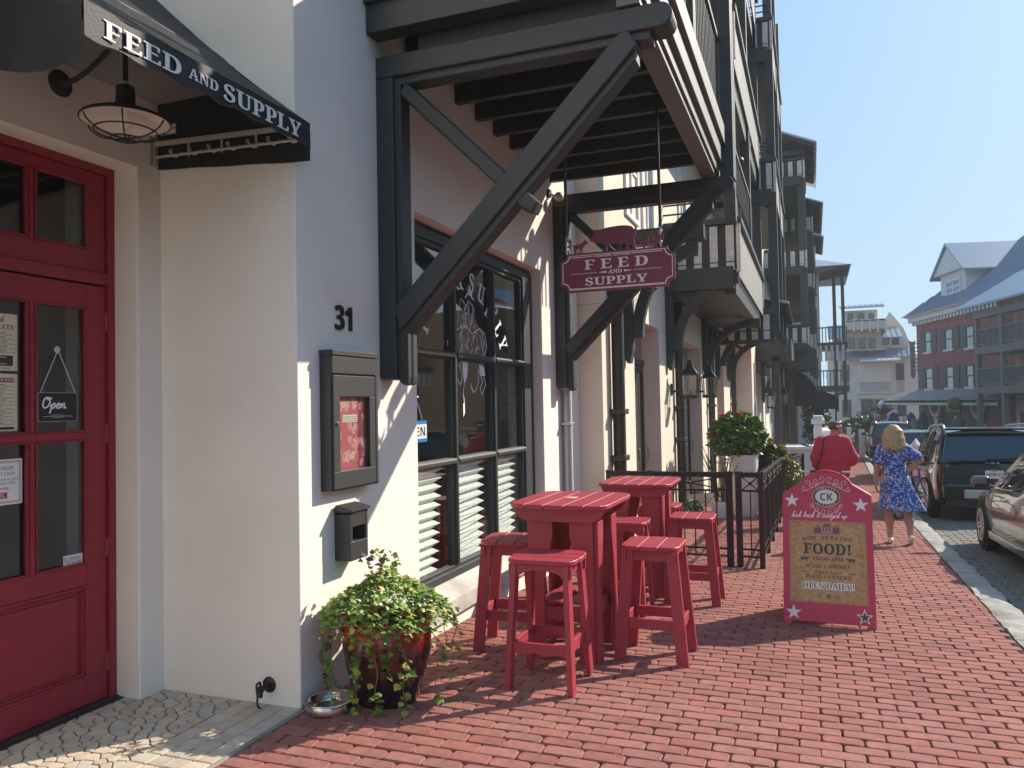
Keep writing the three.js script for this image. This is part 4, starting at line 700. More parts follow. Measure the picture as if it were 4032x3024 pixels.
// ---------- hanging sign ----------
{
  const X = 2.65, t = thing('hanging_sign', 'maroon hanging sign lettered feed and supply with pig, goat and fowl on top', 'sign', [X, 0, 0]);
  const red = mat(.19, .022, .062, { roughness: .5 }), pale = mat(.82, .74, .74, { roughness: .6 });
  const z0 = .775, z1 = 1.745, y0 = 2.642, y1 = 2.972, ticket = (k) => { const s = new THREE.Shape(), a = z0 + k, b = z1 - k, c = y0 + k, d = y1 - k, r = .058; s.moveTo(a + r, c); s.lineTo(b - r, c); s.absarc(b, c, r, Math.PI, Math.PI / 2, true); s.lineTo(b, d - r); s.absarc(b, d, r, -Math.PI / 2, -Math.PI, true); s.lineTo(a + r, d); s.absarc(a, d, r, 0, -Math.PI / 2, true); s.lineTo(a, c + r); s.absarc(a, c, r, Math.PI / 2, 0, true); return s; };
  const face = (g) => g.rotateY(-Math.PI / 2);           // plan (z, y) facing the viewer along -x
  mesh('board', face(ext(ticket(0), .022, .002, 10)).translate(.011, 0, 0), red, t);
  const ring = ticket(.018); ring.holes.push(ticket(.024)); mesh('border', face(ext(ring, .003, 0, 10)).translate(-.0105, 0, 0), pale, t);
  const W = (s, size, zc, y, o) => face(text(s, size, .004, o).translate(zc, y, 0)).translate(-.0105, 0, 0), zc = (z0 + z1) / 2;
  const bars = (y, a, b, h = .006) => bx(-.0145, y, a, -.010, y + h, b, 0);
  mesh('rule', [bars(2.933, z0 + .075, zc - .20), bars(2.933, zc + .125, z1 - .10), bars(2.668, z0 + .075, z1 - .09)], pale, t);
  mesh('word', W('COWGIRL KITCHEN', .017, zc - .035, 2.927, { f: sans, width: .30 }), pale, t);
  mesh('word', W('F E E D', .082, zc - .005, 2.828, { width: .54 }), pale, t); mesh('word', W('AND', .032, zc - .01, 2.782, { width: .115 }), pale, t); mesh('word', W('SUPPLY', .066, zc - .005, 2.693, { width: .53 }), pale, t);
  for (const s of [-1, 1]) { const dots = []; for (let i = 0; i < 22; i++) dots.push(rod([-.013, 2.797, zc - .01 + s * (.16 + i * .0105)], [-.010, 2.797, zc - .01 + s * (.16 + i * .0105)], .0038, .0038, 6)); mesh('dots', dots, pale, t, null, 'stuff'); mesh('pointer', face(ext([[zc - .01 + s * .075, 2.788], [zc - .01 + s * .145, 2.797], [zc - .01 + s * .075, 2.806]].sort((a, b) => s > 0 ? a[1] - b[1] : b[1] - a[1]), .003, 0)).translate(-.0105, 0, 0), pale, t); }
  const tr = (pts) => { const s = new THREE.Shape(); const P = pts.map(([x, y]) => { const q = atX(2200 + x * .36166, 600 + y * .36166, X); return new THREE.Vector2(q.z, q.y); }); s.moveTo(P[0].x, P[0].y); s.splineThru([...P.slice(1), P[0]]); return face(new THREE.ExtrudeGeometry(s, { depth: .008, bevelEnabled: false, curveSegments: 60 })).translate(.004, 0, 0); };
  mesh('pig', tr([[330, 935], [336, 962], [365, 975], [440, 985], [490, 1000], [507, 1012], [503, 1060], [498, 1082], [530, 1082], [532, 1040], [540, 1005], [600, 990], [690, 985], [718, 970], [738, 1012], [722, 1062], [752, 1060], [764, 1020], [790, 990], [802, 1040], [808, 1056], [834, 1054], [832, 990], [818, 930], [836, 870], [838, 850], [850, 830], [835, 815], [820, 835], [795, 806], [740, 795], [680, 795], [600, 806], [520, 820], [450, 842], [415, 846], [396, 828], [398, 852], [364, 843], [384, 882], [378, 905], [352, 928]]), red, t);
  mesh('goat', tr([[147, 1000], [130, 995], [150, 1015], [235, 997], [265, 977], [284, 945], [291, 960], [300, 950], [306, 966], [326, 986], [320, 1000], [297, 1000], [278, 1025], [258, 1055], [266, 1102], [250, 1104], [241, 1065], [236, 1106], [224, 1108], [230, 1058], [196, 1060], [186, 1110], [170, 1112], [172, 1065], [158, 1085], [165, 1038]]), red, t);
  mesh('hen', tr([[870, 935], [884, 957], [915, 975], [941, 965], [955, 930], [968, 905], [985, 916], [976, 935], [978, 972], [960, 1005], [940, 1020], [944, 1040], [916, 1042], [925, 1020], [895, 1000], [880, 970]]), red, t);
  mesh('rooster', tr([[984, 872], [1005, 864], [1016, 882], [1036, 912], [1047, 930], [1070, 924], [1082, 895], [1110, 885], [1140, 900], [1146, 930], [1130, 950], [1104, 956], [1086, 985], [1062, 1005], [1064, 1028], [1043, 1030], [1047, 1005], [1020, 985], [1000, 955], [1000, 920], [986, 905]]), red, t);
  for (const z of [.832, 1.632]) {
    mesh('rod', rod([0, 4.262, z - .01], [0, 3.13, z], .013, .013, 12), M.black, t); mesh('plate', bx(-.03, 4.235, z - .04, .03, 4.258, z + .02, .003), M.black, t);
    const links = []; for (let k = 0; k < 7; k++) links.push(new THREE.TorusGeometry(.012, .0035, 6, 12).scale(1, 1.5, 1).rotateY(k & 1 ? Math.PI / 2 : 0).translate(0, 3.118 - k * .022, z)); mesh('chain', links, M.galv, t, null, 'stuff');
  }
}
// ---------- sandwich board on the bricks ----------
{
  const t = thing('sandwich_board', 'red sandwich board sign with arched top, stars and a tan food poster', 'sign', [3.05, gy(3.05), 2.835], -Math.PI / 2); t.rotation.order = 'YXZ'; t.rotation.y = -Math.PI / 2 - .02;
  const red = mat(.50, .03, .08, { roughness: .45, bumpMap: T.rough, bumpScale: .0006 }), s = new THREE.Shape(), w = .345;
  s.moveTo(-w, 0); s.lineTo(-w + .065, 0); s.lineTo(-w + .065, .024); s.lineTo(w - .065, .024); s.lineTo(w - .065, 0); s.lineTo(w, 0); s.lineTo(w, 1.055); s.lineTo(.235, 1.125); s.lineTo(.205, 1.145); s.absarc(0, 1.03, .235, .51, Math.PI - .51, false); s.lineTo(-.235, 1.125); s.lineTo(-w, 1.055); s.closePath();
  const th = .25, F = sub('front_panel', t); F.rotation.x = -th; F.position.z = .0;
  mesh('panel', ext(s, .02, .003, 20).translate(0, 0, -.02), red, F);
  const Bk = sub('back_panel', t); Bk.position.set(0, 0, -2 * 1.26 * Math.sin(th) - .01); Bk.rotation.x = th; mesh('panel', ext(s, .02, .003, 20), red, Bk);
  mesh('hinge', [bx(-.2, 1.2, -.345, -.13, 1.215, -.30, .003), bx(.13, 1.2, -.345, .2, 1.215, -.30, .003)], M.nickel, t);
  const star = (r, k = .4) => { const q = []; for (let i = 0; i < 10; i++) { const a = Math.PI / 2 + i * Math.PI / 5, R_ = i & 1 ? r * k : r; q.push([Math.cos(a) * R_, Math.sin(a) * R_]); } return q; };
  const wh = mat(.78, .75, .73, { roughness: .6 });
  for (const [x, y, r] of [[-.268, 1.0, .062], [.262, .975, .062], [-.268, .092, .062]]) mesh('star', ext(star(r), .004, .0005).translate(x, y, .0005), wh, F);
  mesh('star', ext(star(.066), .003, .0005).translate(.262, .088, .0005), wh, F); mesh('star', ext(star(.045), .003, .0005).translate(.262, .088, .003), mat(.08, .075, .07), F);
  const lg = canvasTex(768, 640, (c, W, H) => {
    c.clearRect(0, 0, W, H); c.strokeStyle = '#d9b9ae'; c.lineWidth = 9; c.lineCap = 'round';
    const curl = (x, y, r, a, d) => { c.beginPath(); for (let i = 0; i <= 40; i++) { const u = i / 40, rr_ = r * (1 - u * .8), th_ = a + d * u * 6.5; const X = x + Math.cos(th_) * rr_, Y = y + Math.sin(th_) * rr_; i ? c.lineTo(X, Y) : c.moveTo(X, Y); } c.stroke(); };
    for (const m of [-1, 1]) { c.save(); c.translate(W / 2, 0); c.scale(m, 1); curl(60, 70, 52, 1.5, 1); curl(160, 110, 46, 2, 1); curl(270, 130, 50, 2, 1); curl(320, 210, 44, 3, -1); curl(210, 180, 40, 3.6, 1); curl(120, 160, 40, 1, -1); curl(60, 560, 46, -1.5, -1); curl(150, 530, 44, -2, -1); curl(200, 470, 36, -1, 1); c.beginPath(); c.moveTo(30, 130); c.bezierCurveTo(120, 120, 230, 260, 340, 250); c.moveTo(20, 590); c.bezierCurveTo(80, 600, 170, 560, 205, 430); c.stroke(); c.restore(); }
    c.fillStyle = '#4c4a47'; c.beginPath(); c.ellipse(W / 2, 335, 205, 158, 0, 0, 7); c.fill(); c.strokeStyle = '#d8cfc6'; c.lineWidth = 7; c.beginPath(); c.ellipse(W / 2, 335, 199, 152, 0, 0, 7); c.stroke(); c.fillStyle = '#ded7cf'; c.beginPath(); c.ellipse(W / 2, 335, 160, 108, 0, 0, 7); c.fill();
    c.fillStyle = '#4c4a47'; c.font = 'bold 150px sans-serif'; c.textAlign = 'center'; c.fillText('CK', W / 2, 388, 260);
    c.fillStyle = '#d8cfc6'; c.font = 'bold 36px serif'; const around = (str, a0, da, up) => [...str].forEach((ch, i) => { const a = a0 + da * (i - (str.length - 1) / 2); c.save(); c.translate(W / 2 + Math.cos(a) * 181, 335 + Math.sin(a) * 131); c.rotate(a + (up ? Math.PI / 2 : -Math.PI / 2)); c.fillText(ch, 0, 12); c.restore(); }); around('COWGIRL', -Math.PI / 2, .24, true); around('KITCHEN', Math.PI / 2, -.24, false);
  });
  mesh('emblem', quad([-.205, .865, .0012], [.41, 0, 0], [0, .36, 0]), new THREE.MeshStandardMaterial({ map: lg, transparent: true, roughness: .6 }), F);
  const sl = canvasTex(1024, 160, (c, W, H) => { c.clearRect(0, 0, W, H); c.strokeStyle = '#f0dcd8'; script(c, 'kick back & cowgirl up', 20, 108, 41, 9, .34); });
  mesh('slogan', quad([-.285, .835, .0016], [.59, 0, 0], [0, .088, 0]), new THREE.MeshStandardMaterial({ map: sl, transparent: true, roughness: .6 }), F);
  const po = canvasTex(1024, 1232, (c, W, H) => {
    c.fillStyle = '#b98f5c'; c.fillRect(0, 0, W, H); for (let i = 0; i < 5000; i++) { c.fillStyle = `rgba(${rnd() < .5 ? '235,205,150' : '110,75,40'},.06)`; c.beginPath(); c.arc(rnd() * W, rnd() * H, rnd() * 30, 0, 7); c.fill(); }
    c.strokeStyle = '#8a5f3a'; c.lineWidth = 5; c.strokeRect(14, 14, W - 28, H - 28); c.lineWidth = 7; c.strokeStyle = '#8b5a3c';
    const curl = (x, y, r, a, d) => { c.beginPath(); for (let i = 0; i <= 40; i++) { const u = i / 40, q = r * (1 - u * .85), th_ = a + d * u * 7; const X = x + Math.cos(th_) * q, Y = y + Math.sin(th_) * q; i ? c.lineTo(X, Y) : c.moveTo(X, Y); } c.stroke(); };
    for (const mx of [-1, 1]) for (const my of [-1, 1]) { c.save(); c.translate(W / 2, H / 2); c.scale(mx, my); for (const [x, y, r, a, d] of [[440, 540, 60, 0, 1], [340, 560, 50, 2, -1], [445, 430, 52, 1, -1], [450, 320, 40, 2, 1], [455, 220, 36, 0, -1], [460, 120, 34, 1, 1], [250, 570, 34, 1, 1], [455, 30, 30, 2, -1]]) curl(x, y, r, a, d); c.restore(); }
    const C = W / 2; c.textAlign = 'center'; c.fillStyle = '#7d3b48'; c.beginPath(); c.roundRect(C - 180, 84, 360, 112, 22); c.fill(); c.strokeStyle = '#d8a79c'; c.lineWidth = 4; c.beginPath(); c.roundRect(C - 170, 94, 340, 92, 16); c.stroke(); c.fillStyle = '#e6cdb9'; c.font = 'bold 46px serif'; c.fillText('F E E D', C, 138); c.font = 'bold 38px serif'; c.fillText('SUPPLY', C, 178, 250);
    c.fillStyle = '#7d4a44'; c.beginPath(); c.ellipse(C, 58, 60, 24, 0, 0, 7); c.fill(); c.fillRect(C - 44, 60, 14, 26); c.fillRect(C + 30, 60, 14, 26); for (const d of [-120, 105, 135]) { c.beginPath(); c.ellipse(C + d, 68, 18, 11, -.3, 0, 7); c.fill(); }
    const ln = (s, y, size, w, col, f = 'serif') => { c.fillStyle = col; c.font = `bold ${size}px ${f}`; c.fillText(s, C, y, w); };
    const arcText = (s, y, size, col, bend) => { c.fillStyle = col; c.font = `bold ${size}px sans-serif`; const n = s.length, tw = 640; [...s].forEach((ch, i) => { const u = (i - (n - 1) / 2) / n; c.save(); c.translate(C + u * tw * 1.04, y + bend * u * u * 4); c.rotate(u * bend * .0085); c.fillText(ch, 0, 0); c.restore(); }); };
    arcText('NOW SERVING', 276, 76, '#4d3030', 30); c.save(); c.translate(C, 0); c.scale(1.05, 1.12); c.font = 'bold 190px serif'; c.fillStyle = '#33352f'; c.fillText('FOOD!', 0, 446, 620); c.lineWidth = 7; c.strokeStyle = '#33352f'; c.strokeText('FOOD!', 0, 446, 620); c.restore();
    ln('10AM-3PM', 602, 82, 480, '#4a3f3a', 'sans-serif'); c.fillStyle = '#4a3f3a'; for (const m of [-1, 1]) { c.save(); c.translate(C + m * 320, 574); c.scale(-m, 1); c.beginPath(); c.ellipse(0, 0, 48, 22, 0, 0, 7); c.fill(); c.beginPath(); c.ellipse(56, -10, 16, 12, .4, 0, 7); c.fill(); for (const lx of [-38, -26, 26, 36]) c.fillRect(lx, 8, 9, 36); c.restore(); }
    c.lineWidth = 3; ln('WINE + DRINKS', 712, 76, 720, '#2f2722'); ln('GRAB & GO', 800, 64, 480, '#4a3b30'); c.fillStyle = '#4a3b30'; for (const m of [-1, 1]) for (let i = 0; i < 3; i++) { const x = C + m * (272 + i * 34); c.beginPath(); c.moveTo(x + m * 14, 764); c.lineTo(x + m * 14, 792); c.lineTo(x - m * 12, 778); c.fill(); } ln('FOOD + SNACKS', 870, 74, 740, '#2f2722');
    c.font = 'bold 118px serif'; c.lineJoin = 'round'; c.lineWidth = 22; c.strokeStyle = '#f3efe6'; c.strokeText('OPEN DAILY!', C, 1020, 690); c.fillStyle = '#2b2c38'; c.fillText('OPEN DAILY!', C, 1020, 690);
    c.fillStyle = '#8b5236'; for (const [x, r] of [[C - 120, 26], [C, 52], [C + 120, 26]]) { c.beginPath(); for (let i = 0; i < 10; i++) { const a = -Math.PI / 2 + i * Math.PI / 5, q = i & 1 ? r * .4 : r; c.lineTo(x + Math.cos(a) * q, 1130 + Math.sin(a) * q); } c.fill(); }
  });
  mesh('poster', quad([-.292, .178, .0016], [.584, 0, 0], [0, .655, 0]), printM(po, { roughness: .45 }), F);
}
// ---------- black iron railing round the neighbour's terrace ----------
{
  const t = thing('iron_railing', 'black iron railing with crossed top band enclosing the neighbouring terrace', 'railing');
  const post = (x, z, h = 1.09, w = .05) => mesh('post', [bx(x - w / 2, gy(x) - .02, z - w / 2, x + w / 2, gy(x) + h, z + w / 2, .004), bx(x - w * .6, gy(x) + h - .005, z - w * .6, x + w * .6, gy(x) + h + .012, z + w * .6, .004)], M.iron, t);
  const panel = (x0, z0, x1, z1) => {
    const p = sub('panel', t), L = Math.hypot(x1 - x0, z1 - z0), P = (s, y) => { const x = x0 + (x1 - x0) * s; return [x, gy(x) + y, z0 + (z1 - z0) * s]; };
    const hb = (y, w, h) => bar(P(0, y), P(1, y), w, h);
    mesh('top_rail', [bar(P(0, 1.08), P(1, 1.08), .062, .03, null, .01), bar(P(0, 1.05), P(1, 1.05), .035, .03)], M.iron, p); mesh('rail', hb(.88, .025, .022), M.iron, p); mesh('rail', hb(.205, .025, .022), M.iron, p); mesh('rail', hb(.12, .025, .022), M.iron, p);
    const n = Math.max(1, Math.round(L / .128)); for (let i = 1; i < n; i++) mesh('baluster', bar(P(i / n, .12), P(i / n, .88), .014, .014, [1, 0, 0], 0), M.iron, p);
    const m = Math.max(1, Math.round(L / .72)); for (let i = 0; i < m; i++) { const a = (i + .03) / m, b = (i + .97) / m; mesh('cross_bar', bar(P(a, .89), P(b, 1.04), .012, .014), M.iron, p); mesh('cross_bar', bar(P(a, 1.04), P(b, .89), .0121, .0141), M.iron, p); mesh('boss', ball(...P((a + b) / 2, .965), .022, 10), M.iron, p); }
  };
  post(5.72, .38); post(5.72, .90); panel(5.72, .40, 5.72, .88); panel(5.72, .92, 5.72, 1.80, 1); post(5.72, 1.82, 1.09, .075); post(5.74, 1.925, 1.09, .07); panel(5.74, 1.96, 5.71, 2.15); post(5.71, 2.175, 1.09, .06);
  for (let i = 0; i < 6; i++) { const a = 5.72 + i * 1.2; panel(a + .03, 2.178, a + 1.17, 2.178); post(a + 1.2, 2.178, 1.09, .045); }
  panel(12.3, 2.36, 14.5, 2.5); post(12.3, 2.35); post(14.5, 2.52, 1.09, .07); panel(14.52, 2.48, 14.52, .6);
}
// ---------- the row of buildings along the left of the street ----------
function curvedBracket(parent, x, z0, yb, yt, reach, w = .16) {   // wall post with a quarter-round arm
  const g = [sweepX([[z0, yb + .12], [z0 + .05, yb], [z0 + .09, yb + .0], [z0 + .13, yb + .2], [z0 + .13, yt], [z0, yt]], x, x + w)], R0 = yt - yb - .35, arc = [], n = 12, c = [z0 + reach, yb + .35];
  for (let i = 0; i <= n; i++) { const a = Math.PI - i / n * Math.PI / 2; arc.push([c[0] + Math.cos(a) * (reach - .12), c[1] + Math.sin(a) * (R0 - .03)]); }
  for (let i = n; i >= 0; i--) { const a = Math.PI - i / n * Math.PI / 2; arc.push([c[0] + Math.cos(a) * (reach - .27), c[1] + Math.sin(a) * (R0 - .2)]); }
  const b = sub('bracket', parent);
  mesh('wall_post', g, M.dark, b); mesh('curved_arm', sweepX(arc, x + .02, x + w - .02, .004), M.dark, b);
  mesh('knee_strut', bar([x + w / 2, yt - .12, z0 + .1], [x + w / 2, yb + .55 + R0 * .35, z0 + reach * .42], w * .5, .1), M.dark, b);
}
const slatM = mat(.74, .70, .65, { roughness: .6, map: T.pale });
// a balcony storey: floor beam, striped parapet on the end and along the front, handrail, railing above
function balconyStorey(parent, x0, x1, zb, zf, y, h, o = {}) {
  const p = sub('balcony', parent), sp = o.sp ?? .28;
  mesh('floor_beam', [bx(x0 - .03, y - .34, zb, x1, y + .05, zf - .12, .01), bx(x0 + .2, y - .42, zf - .3, x1, y - .02, zf - .1, .01)], M.dark, p);
  mesh('soffit', bx(x0 + .1, y - .36, zb, x1, y - .341, zf - .14, 0), M.darkIn, p);
  mesh('end_backing', bx(x0 + .03, y, zb, x0 + .07, y + h, zf - .02, .0), M.darkIn, p); mesh('front_backing', bx(x0 + .07, y, zf - .07, x1, y + h, zf - .03, 0), M.darkIn, p);
  for (let z = zf - .10; z > zb + .1; z -= sp) mesh('slat', [bx(x0 - .0, y + .14, z - sp * .5, x0 + .03, y + h - .02, z, .004), bx(x0 - .0, y - .02, z - sp * .5, x0 + .028, y + .12, z, .004)], slatM, p);
  const L = [], pitch = .16; for (let x = x0 + .12; x < x1; x += pitch) L.push(bx(x, y - .12, zf - .034, x + pitch * .52, y + h - .02, zf - .026, 0)); mesh('front_slats', L, slatM, p, null, 'stuff');
  mesh('corner_board', bx(x0 - .012, y - .05, zf - .06, x0 + .05, y + h, zf + .012, .006), slatM, p);
  mesh('handrail', [bx(x0 - .05, y + h, zb, x0 + .12, y + h + .11, zf + .04, .01), bx(x0 + .12, y + h, zf - .13, x1, y + h + .11, zf + .04, .01)], M.dark, p);
  if (o.rail) { const r = sub('railing', p); for (const yy of [.25, .42]) mesh('rail', bx(x0, y + h + yy, zb, x0 + .03, y + h + yy + .03, zf - .1, .003), M.dark, r); }
  return p;
}
function postAt(parent, x, z, y0, y1, w = .2) { mesh('post', bx(x - w / 2, y0, z - w / 2, x + w / 2, y1, z + w / 2, .012), M.dark, parent); }
function windowAt(parent, x0, x1, y0, y1, z, cols = 2, rows = 2, fm = M.dark) {      // in a wall facing +z
  const w = sub('window', parent); const f = .07;
  mesh('frame', [bx(x0, y0, z - .06, x0 + f, y1, z + .03, .005), bx(x1 - f, y0, z - .06, x1, y1, z + .03, .005), bx(x0 + f, y0, z - .06, x1 - f, y0 + f, z + .03, .005), bx(x0 + f, y1 - f, z - .06, x1 - f, y1, z + .03, .005)], fm, w);
  for (let i = 1; i < cols; i++) { const x = x0 + (x1 - x0) * i / cols; mesh('mullion', bx(x - .03, y0 + f, z - .05, x + .03, y1 - f, z + .02, .004), fm, w); }
  for (let i = 1; i < rows; i++) { const y = y0 + (y1 - y0) * i / rows; mesh('rail', bx(x0 + f, y - .025, z - .045, x1 - f, y + .025, z + .015, .004), fm, w); }
  mesh('pane', bx(x0 + f, y0 + f, z - .045, x1 - f, y1 - f, z - .04, 0), darkGlass, w);
}
const darkGlass = phy(.02, .025, .03, { roughness: .04, clearcoat: 1, clearcoatRoughness: .02, specularIntensity: 1 });
function lanternAt(name, label, x, y, z, o = {}) {
  const t = thing(name, label, 'lantern', [x, y, z]), s = o.s ?? 1, g = [], w = .13 * s, h = .36 * s;
  for (const a of [-1, 1]) for (const b of [-1, 1]) g.push(rod([a * w, -h / 2, b * w], [a * w * 1.12, h / 2, b * w * 1.12], .012 * s, .012 * s, 6));
  mesh('frame', [...g, bx(-w * 1.25, h / 2, -w * 1.25, w * 1.25, h / 2 + .03, w * 1.25), bx(-w * 1.1, -h / 2 - .07, -w * 1.1, w * 1.1, -h / 2, w * 1.1)], M.black, t);
  mesh('cap', [lathe([[w * 1.55, h / 2 + .03], [w * .8, h / 2 + .13 * s], [w * .5, h / 2 + .2 * s], [w * .5, h / 2 + .25 * s], [.03, h / 2 + .29 * s], [0, h / 2 + .29 * s]], 4).rotateY(Math.PI / 4)], M.black, t);
  mesh('glass', bx(-w * .98, -h / 2, -w * .98, w * .98, h / 2, w * .98, 0), M.glass, t);
  mesh('burner', [rod([0, -h / 2, 0], [0, -h * .2, 0], .025 * s, .012 * s)], M.iron, t);
  if (o.rod) mesh('hanger', rod([0, h / 2 + .28 * s, 0], [0, h / 2 + o.rod, 0], .018), M.galv, t); else mesh('arm', [rod([0, -h * .3, -w], [0, -h * .3, -o.arm], .02), bx(-.06, -h / 2, -o.arm - .02, .06, h * .1, -o.arm, .005)], M.black, t);
  return t;
}
const M_in = mat(.05, .035, .03, { roughness: .5 });
// neighbour: cream walls, glazed doors, striped balconies on curved brackets
{
  const b = thing('cream_building', 'cream restaurant building with striped black and white balconies on curved brackets', 'building'), z = .305, H = 14.5;
  const W = (x0, y0, x1, y1, mt = M.cream) => mesh('wall', bx(x0, y0, -.5, x1, y1, z, .012), mt, b);
  W(5.832, -1, 7.76, 2.95); W(9.82, -1, 12.45, 2.95); W(15.25, -1, 18.45, 2.95); W(20.35, -1, 24.0, 2.95); W(5.832, 2.951, 24.0, H);
  mesh('wall', bx(5.832, -1, -9, 24, H, -.55, 0), M_in, b);
  for (const [x0, x1] of [[7.76, 9.82], [12.45, 15.25], [18.45, 20.35]]) {
    mesh('reveal', bx(x1 - .005, -1, -.5, x1 + .2, 2.95, z - .003, 0), M.pink, b); mesh('threshold', bx(x0, gy(x0) - .3, -.5, x1, gy(x1) + .14, z + .25, .01), mat(.05, .03, .028), b);
    const d = sub('door', b), zz = 0.02, n = 3, w = (x1 - x0) / n; for (let i = 0; i < n; i++) { const a = x0 + i * w, c = a + w; const f = .09; mesh('stile', [bx(a, gy(x0), zz - .05, a + f, 2.32, zz, .005), bx(c - f, gy(x0), zz - .05, c, 2.32, zz, .005), bx(a + f, gy(x0), zz - .05, c - f, gy(x0) + .35, zz, .005), bx(a + f, 2.2, zz - .05, c - f, 2.32, zz, .005), bx(a, 2.33, zz - .05, c, 2.42, zz + .02, .005), bx(a, 2.42, zz - .05, a + .06, 2.95, zz, .005)], M_in, d); mesh('pane', [bx(a + f, gy(x0) + .35, zz - .03, c - f, 2.2, zz - .025, 0), bx(a + .06, 2.42, zz - .03, c, 2.95, zz - .025, 0)], darkGlass, d); mesh('handle', tube([[c - .05, 1.0 + gy(x0), zz], [c - .05, 1.0 + gy(x0), zz + .05], [c - .05, 1.25 + gy(x0), zz + .05], [c - .05, 1.25 + gy(x0), zz]], .012, 6), M.nickel, d); }
  }
  for (const [x, y1] of [[6.28, 3.9], [11.35, 3.6], [16.35, 3.5], [22.35, 6.2]]) { mesh('downspout', [rod([x, gy(x) - .05, z + .1], [x, y1, z + .1], .082, .082, 14), bx(x - .13, .95, z, x + .13, 1.02, z + .2, .006), bx(x - .13, 1.55, z, x + .13, 1.62, z + .2, .006), bx(x - .13, 3.1, z, x + .13, 3.16, z + .2, .006)], M.brown, b); }
  curvedBracket(b, 7.05, z, 2.25, 3.9, 1.05, .18); mesh('bracket_beam', bx(7.0, 3.9, z, 7.3, 4.1, 1.45, .01), M.dark, b); curvedBracket(b, 10.5, z, 2.27, 3.98, 1.3, .2); curvedBracket(b, 15.5, z, 2.35, 3.66, 1.35, .2); curvedBracket(b, 18.2, z, 2.3, 3.66, 1.4, .2); curvedBracket(b, 21.3, z, 2.3, 3.66, 1.4, .2);
  for (const [x0, x1] of [[7.3, 8.2], [8.5, 9.4], [12.2, 13.2], [14.2, 15.2]]) { windowAt(b, x0, x1, 4.4, 6.7, z + .01, 2, 3, M.white2); windowAt(b, x0, x1, 8.4, 10.6, z + .01, 2, 3, M.white2); }
  balconyStorey(b, 10.5, 18.2, z, 1.64, 4.02, .80, { rail: 1 }); balconyStorey(b, 10.5, 18.2, z, 1.64, 7.80, .80); balconyStorey(b, 10.5, 18.2, z, 1.64, 11.6, .80);
  for (const x of [10.62, 14.3, 18.1]) postAt(b, x, 1.5, 4.9, 12, .2); postAt(b, 5.42, 1.9, 4.2, 12, .22);
  { const p = sub('upper_gallery', b); postAt(p, 7.6, 1.75, 4.2, 12, .16); for (const y of [5.2]) { mesh('rail', bx(5.5, y, 1.78, 10.4, y + .06, 1.84, .004), M.dark, p); for (let x = 5.6; x < 10.4; x += .13) mesh('baluster', bx(x, y - .55, 1.80, x + .022, y, 1.82, 0), M.dark, p); for (const x of [6.2, 8.6]) mesh('finial', ball(x, y + .15, 1.81, .07), M.iron, p); } }
  // second, deeper stack
  balconyStorey(b, 18.0, 24.5, z, 2.01, 7.24, .76, { rail: 1 }); balconyStorey(b, 18.0, 24.5, z, 2.01, 11.05, .74, { rail: 1 }); for (const x of [18.15, 21.2, 24.3]) postAt(b, x, 1.9, 3.5, 14.5, .22);
  for (const [x0, x1] of [[18.6, 19.8], [20.6, 22]]) windowAt(b, x0, x1, 4.3, 6.6, z + .01, 2, 3, M.white2);
  { const p = sub('lower_screen', b); mesh('beam', [bx(17.9, 3.95, z, 18.0, 4.15, 1.9, .01), bx(17.9, 3.2, z, 18.0, 3.3, 1.9, .01)], M.dark, p); for (let zz = .4; zz < 1.85; zz += .3) mesh('slat', [bx(17.92, 3.3, zz, 17.95, 3.52, zz + .16, .003), bx(17.92, 3.55, zz, 17.95, 3.95, zz + .16, .003)], slatM, p); mesh('backing', bx(17.96, 3.3, z, 17.99, 3.95, 1.88, 0), M.darkIn, p); }
  // tin canopy under the second stack
  const P = (sx, sy, X) => atX(sx, sy, X);
  { const p = sub('canopy', b), q = P(3105, 1186, 18.6); mesh('roof', sweepX([[z, q.y + .5], [q.z, q.y], [q.z + .02, q.y - .06], [z, q.y + .42]], 18.6, 24.4, .01), M.galv, p); mesh('beam', [bx(18.7, q.y - .75, z, 18.95, q.y - .1, q.z - .35, .01), bx(18.7, q.y - .62, q.z - .55, 24.3, q.y - .15, q.z - .35, .01)], M.dark, p); const raf = []; for (let x = 19; x < 24.3; x += .55) mesh('rafter', bar([x, q.y + .36, z], [x, q.y - .1, q.z - .02], .09, .16), M.dark, p); mesh('soffit', bx(18.95, q.y - .5, z, 24.2, q.y - .46, q.z - .55, 0), slatM, p); }
}
lanternAt('wall_lantern', 'black wall lantern left of the white planter, the nearer of the pair', 10.95, 2.0, .66, { arm: .33 });
lanternAt('wall_lantern', 'black wall lantern by the terrace doors, the farther of the pair', 13.85, 2.02, .66, { arm: .33 });
